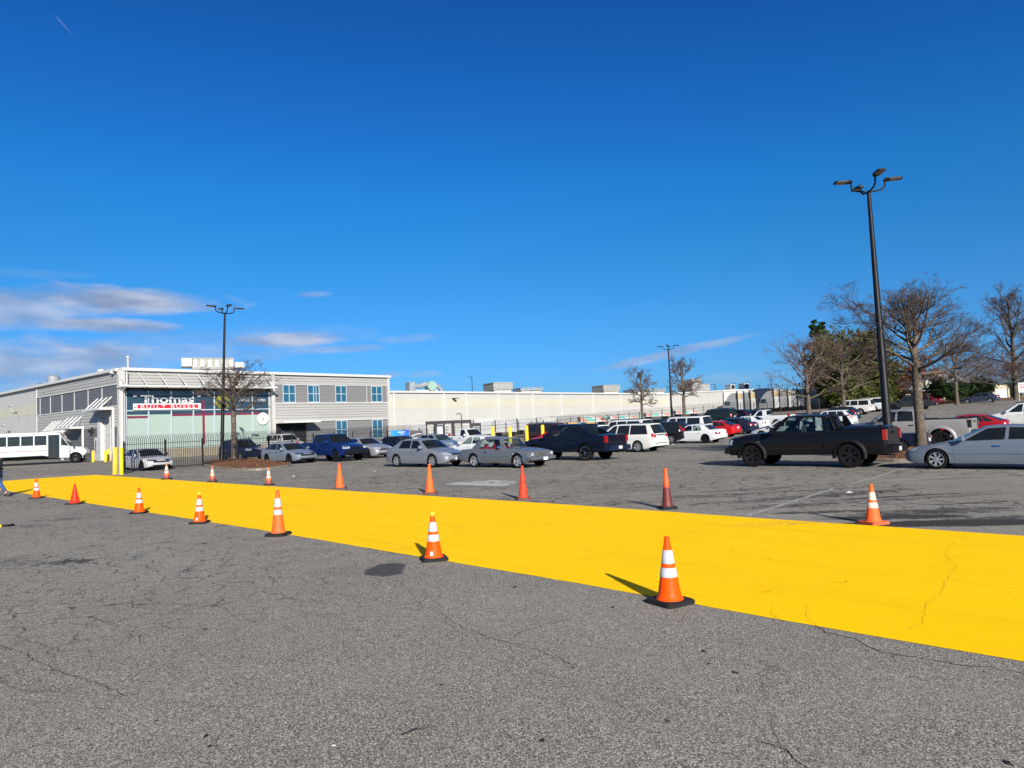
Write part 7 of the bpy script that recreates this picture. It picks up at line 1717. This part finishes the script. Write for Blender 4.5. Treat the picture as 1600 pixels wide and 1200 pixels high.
# ================================================================== person walking out of the left edge
def person(p, heading):
    o = empty('person', p, heading); tag(o, 'person in a dark jacket and blue jeans walking, cut off by the left photo edge', 'person')
    M_skin = simple('skin_tone', (.36, .20, .14), .55, var=.04); M_jean = simple('blue_denim', (.035, .075, .20), .85, var=.2, scale=12); M_jack = simple('dark_jacket', (.012, .015, .024), .75, var=.15); M_hair = simple('dark_hair', (.02, .015, .012), .7); M_shoe = simple('dark_shoe', (.02, .018, .017), .6)
    def skin(name, verts, edges, rad, mat, parent, lv=2, root_i=0):
        me = bpy.data.meshes.new(name); me.from_pydata(verts, edges, []); ob = bpy.data.objects.new(name, me); col.objects.link(ob)
        md = ob.modifiers.new('s', 'SKIN'); md.use_smooth_shade = True; sb = ob.modifiers.new('d', 'SUBSURF'); sb.levels = lv; sb.render_levels = lv
        for i, r in enumerate(rad): me.skin_vertices[0].data[i].radius = r if isinstance(r, tuple) else (r, r)
        me.skin_vertices[0].data[root_i].use_root = True
        dg = bpy.context.evaluated_depsgraph_get(); m2 = bpy.data.meshes.new_from_object(ob.evaluated_get(dg)); bpy.data.objects.remove(ob)
        m2.materials.clear(); m2.materials.append(mat); m2.polygons.foreach_set('use_smooth', [True]*len(m2.polygons)); o2 = bpy.data.objects.new(name, m2); col.objects.link(o2); o2.parent = parent; return o2
    # x forward, y left. mid-stride: left leg forward, right arm forward
    V_ = [(0, 0, .95), (0, 0, 1.10), (.01, 0, 1.28), (.02, 0, 1.44), (.03, 0, 1.53), (.04, 0, 1.60), (.05, 0, 1.70), (.04, 0, 1.76),
          (.0, .10, .90), (.18, .11, .50), (.20, .11, .09), (.34, .12, .05), (0, -.10, .90), (-.05, -.10, .50), (-.34, -.10, .15), (-.24, -.11, .04),
          (.02, .19, 1.42), (-.10, .25, 1.15), (-.12, .26, .90), (.02, -.19, 1.42), (.10, -.25, 1.15), (.22, -.25, .94)]
    E_ = [(0, 1), (1, 2), (2, 3), (3, 4), (4, 5), (5, 6), (6, 7), (0, 8), (8, 9), (9, 10), (10, 11), (0, 12), (12, 13), (13, 14), (14, 15), (3, 16), (16, 17), (17, 18), (3, 19), (19, 20), (20, 21)]
    Rr = [(.15, .12), (.14, .11), (.15, .12), (.13, .10), .055, .06, (.085, .10), (.06, .075), .085, .062, .045, .04, .085, .062, .045, .04, .055, .042, .028, .055, .042, .028]
    body = skin('body', V_, E_, Rr, M_skin, o)
    J = skin('jacket', [V_[0], V_[1], V_[2], V_[3], (.025, 0, 1.50), V_[16], V_[17], (-.12, .26, .94), V_[19], V_[20], (.20, -.25, .98), (0, 0, .88)], [(0, 1), (1, 2), (2, 3), (3, 4), (3, 5), (5, 6), (6, 7), (3, 8), (8, 9), (9, 10), (0, 11)], [(.18, .145), (.17, .14), (.185, .145), (.155, .12), .075, .075, .062, .05, .075, .062, .05, (.175, .15)], M_jack, o)
    skin('trousers', [(0, 0, .98), V_[8], V_[9], (.20, .11, .11), V_[12], V_[13], (-.32, -.10, .18)], [(0, 1), (1, 2), (2, 3), (0, 4), (4, 5), (5, 6)], [(.165, .13), .108, .082, .07, .108, .082, .07], M_jean, o)
    for (a, b) in (((.17, .11, .045), (.36, .12, .04)), ((-.36, -.10, .13), (-.24, -.11, .035))): skin('shoe', [a, b], [(0, 1)], [(.05, .045), (.045, .035)], M_shoe, o)
    skin('hair', [(.02, 0, 1.70), (.03, 0, 1.78), (-.02, 0, 1.73)], [(0, 1), (0, 2)], [(.088, .10), (.07, .08), (.08, .09)], M_hair, o)
    f = MB()
    for s in (1, -1):
        f.lathe([(0, .012), (.012, .006), (.014, 0)], 8, M_whp, 'X', (.135, s*.032, 1.695)); f.lathe([(0, .016), (.006, .012)], 8, M_blk, 'X', (.135, s*.032, 1.695))
        f.box((.04, s*.085, 1.69), (.035, .02, .06), M_skin)
    f.add([(.13, -.012, 1.69), (.13, .012, 1.69), (.165, 0, 1.66), (.135, -.016, 1.652), (.135, .016, 1.652)], [(0, 2, 1), (0, 3, 2), (1, 2, 4), (3, 4, 2)], M_skin); f.box((.138, 0, 1.628), (.012, .045, .010), simple('lip_tone', (.30, .10, .09), .5))
    f.build('face', None, o, 60)
    # hands: palm and five fingers each
    for (w_, d_) in ((Vector((-.12, .26, .90)), Vector((.05, 0, -1))), (Vector((.22, -.25, .94)), Vector((.35, 0, -1)))):
        d = d_.normalized(); fw = Vector((0, 0, 1)).cross(d); fw = Vector((1, 0, .1)); fw = (fw-d*fw.dot(d)).normalized()
        vs = [w_, w_+d*.05, w_+d*.09]; es = [(0, 1), (1, 2)]; rs = [(.024, .018), (.036, .018), (.038, .015)]
        skin('palm', vs, es, rs, M_skin, o, 1)
        for k, L_ in ((-1.5, .065), (-.5, .08), (.5, .085), (1.5, .075)):
            b = w_+d*.085+fw*k*.019; c = Vector((0, -.3 if w_.y > 0 else .3, 0)); skin('finger', [b, b+d*L_*.5, b+(d+c*.5).normalized()*L_*.8, b+(d+c).normalized()*L_], [(0, 1), (1, 2), (2, 3)], [.0095, .009, .0085, .007], M_skin, o, 1)
        b = w_+d*.03+fw*.03; skin('thumb', [b, b+d*.03+fw*.022, b+d*.06+fw*.028], [(0, 1), (1, 2)], [.012, .011, .009], M_skin, o, 1)
    return o
pp = gp(-5, 777); person(pp, R(168))
# work glove / tool lying at the left edge
p = gp(9, 823); gl_ = empty('work_glove', p, R(20)); tag(gl_, 'black work glove with yellow trim lying on the asphalt at the left edge', 'glove')
q = MB(); q.box((0, 0, .03), (.16, .14, .05), taper=.8)
for k in range(4): q.tube([(.07, -.05+.033*k, .03), (.13, -.055+.036*k, .05), (.18, -.06+.038*k, .02)], [.018, .017, .012], 6)
q.tube([(0, .07, .03), (.05, .12, .03), (.09, .14, .02)], [.02, .018, .012], 6); q.build('glove_body', M_trim, gl_, 60)
MB().box((-.11, 0, .03), (.07, .13, .055)).build('cuff', M_bol, gl_)
# litter
M_lit = simple('white_litter', (.5, .5, .5), .8)
for i, (px, py, s, lb) in enumerate([(1327, 770, .10, 'crumpled white paper near the rightmost cone, larger piece'), (585, 736.5, .08, 'small white litter scrap in front of the silver muscle sedan'), (459, 744.5, .10, 'white litter scrap near the small brown cone'), (522, 1166, .02, 'tiny white pebble in the near foreground'), (607, 918.5, .02, 'tiny white pebble below the dark wet patch'), (1052, 694.5, .12, 'white scrap by the front wheel of the older white sedan')]):
    rnd = random.Random(i); vs = []; q = MB()
    for a in range(6):
        for b in range(3): vs.append((s*math.cos(a)*(b+1)/3*rnd.uniform(.6, 1.3), s*.5*math.sin(a)*(b+1)/3*rnd.uniform(.6, 1.3), s*.18*(2.2-b)*rnd.uniform(.5, 1.)+.004))
    q.add(vs, [(a*3+b, ((a+1) % 6)*3+b, ((a+1) % 6)*3+b+1, a*3+b+1) for a in range(6) for b in range(2)]+[(0, 3, 6, 9, 12, 15)]); o = q.build('litter', M_lit, None); o.location = gp(px, py); tag(o, lb, 'litter')
tw = MB().tube([(0, 0, .01), (.12, .02, .018), (.24, .0, .01)], .006, 5).build('fallen_twig', M_blk); tw.location = gp(628, 1150); tw.rotation_euler = (0, 0, R(28)); tag(tw, 'short dark twig lying on the asphalt in the near foreground', 'twig')
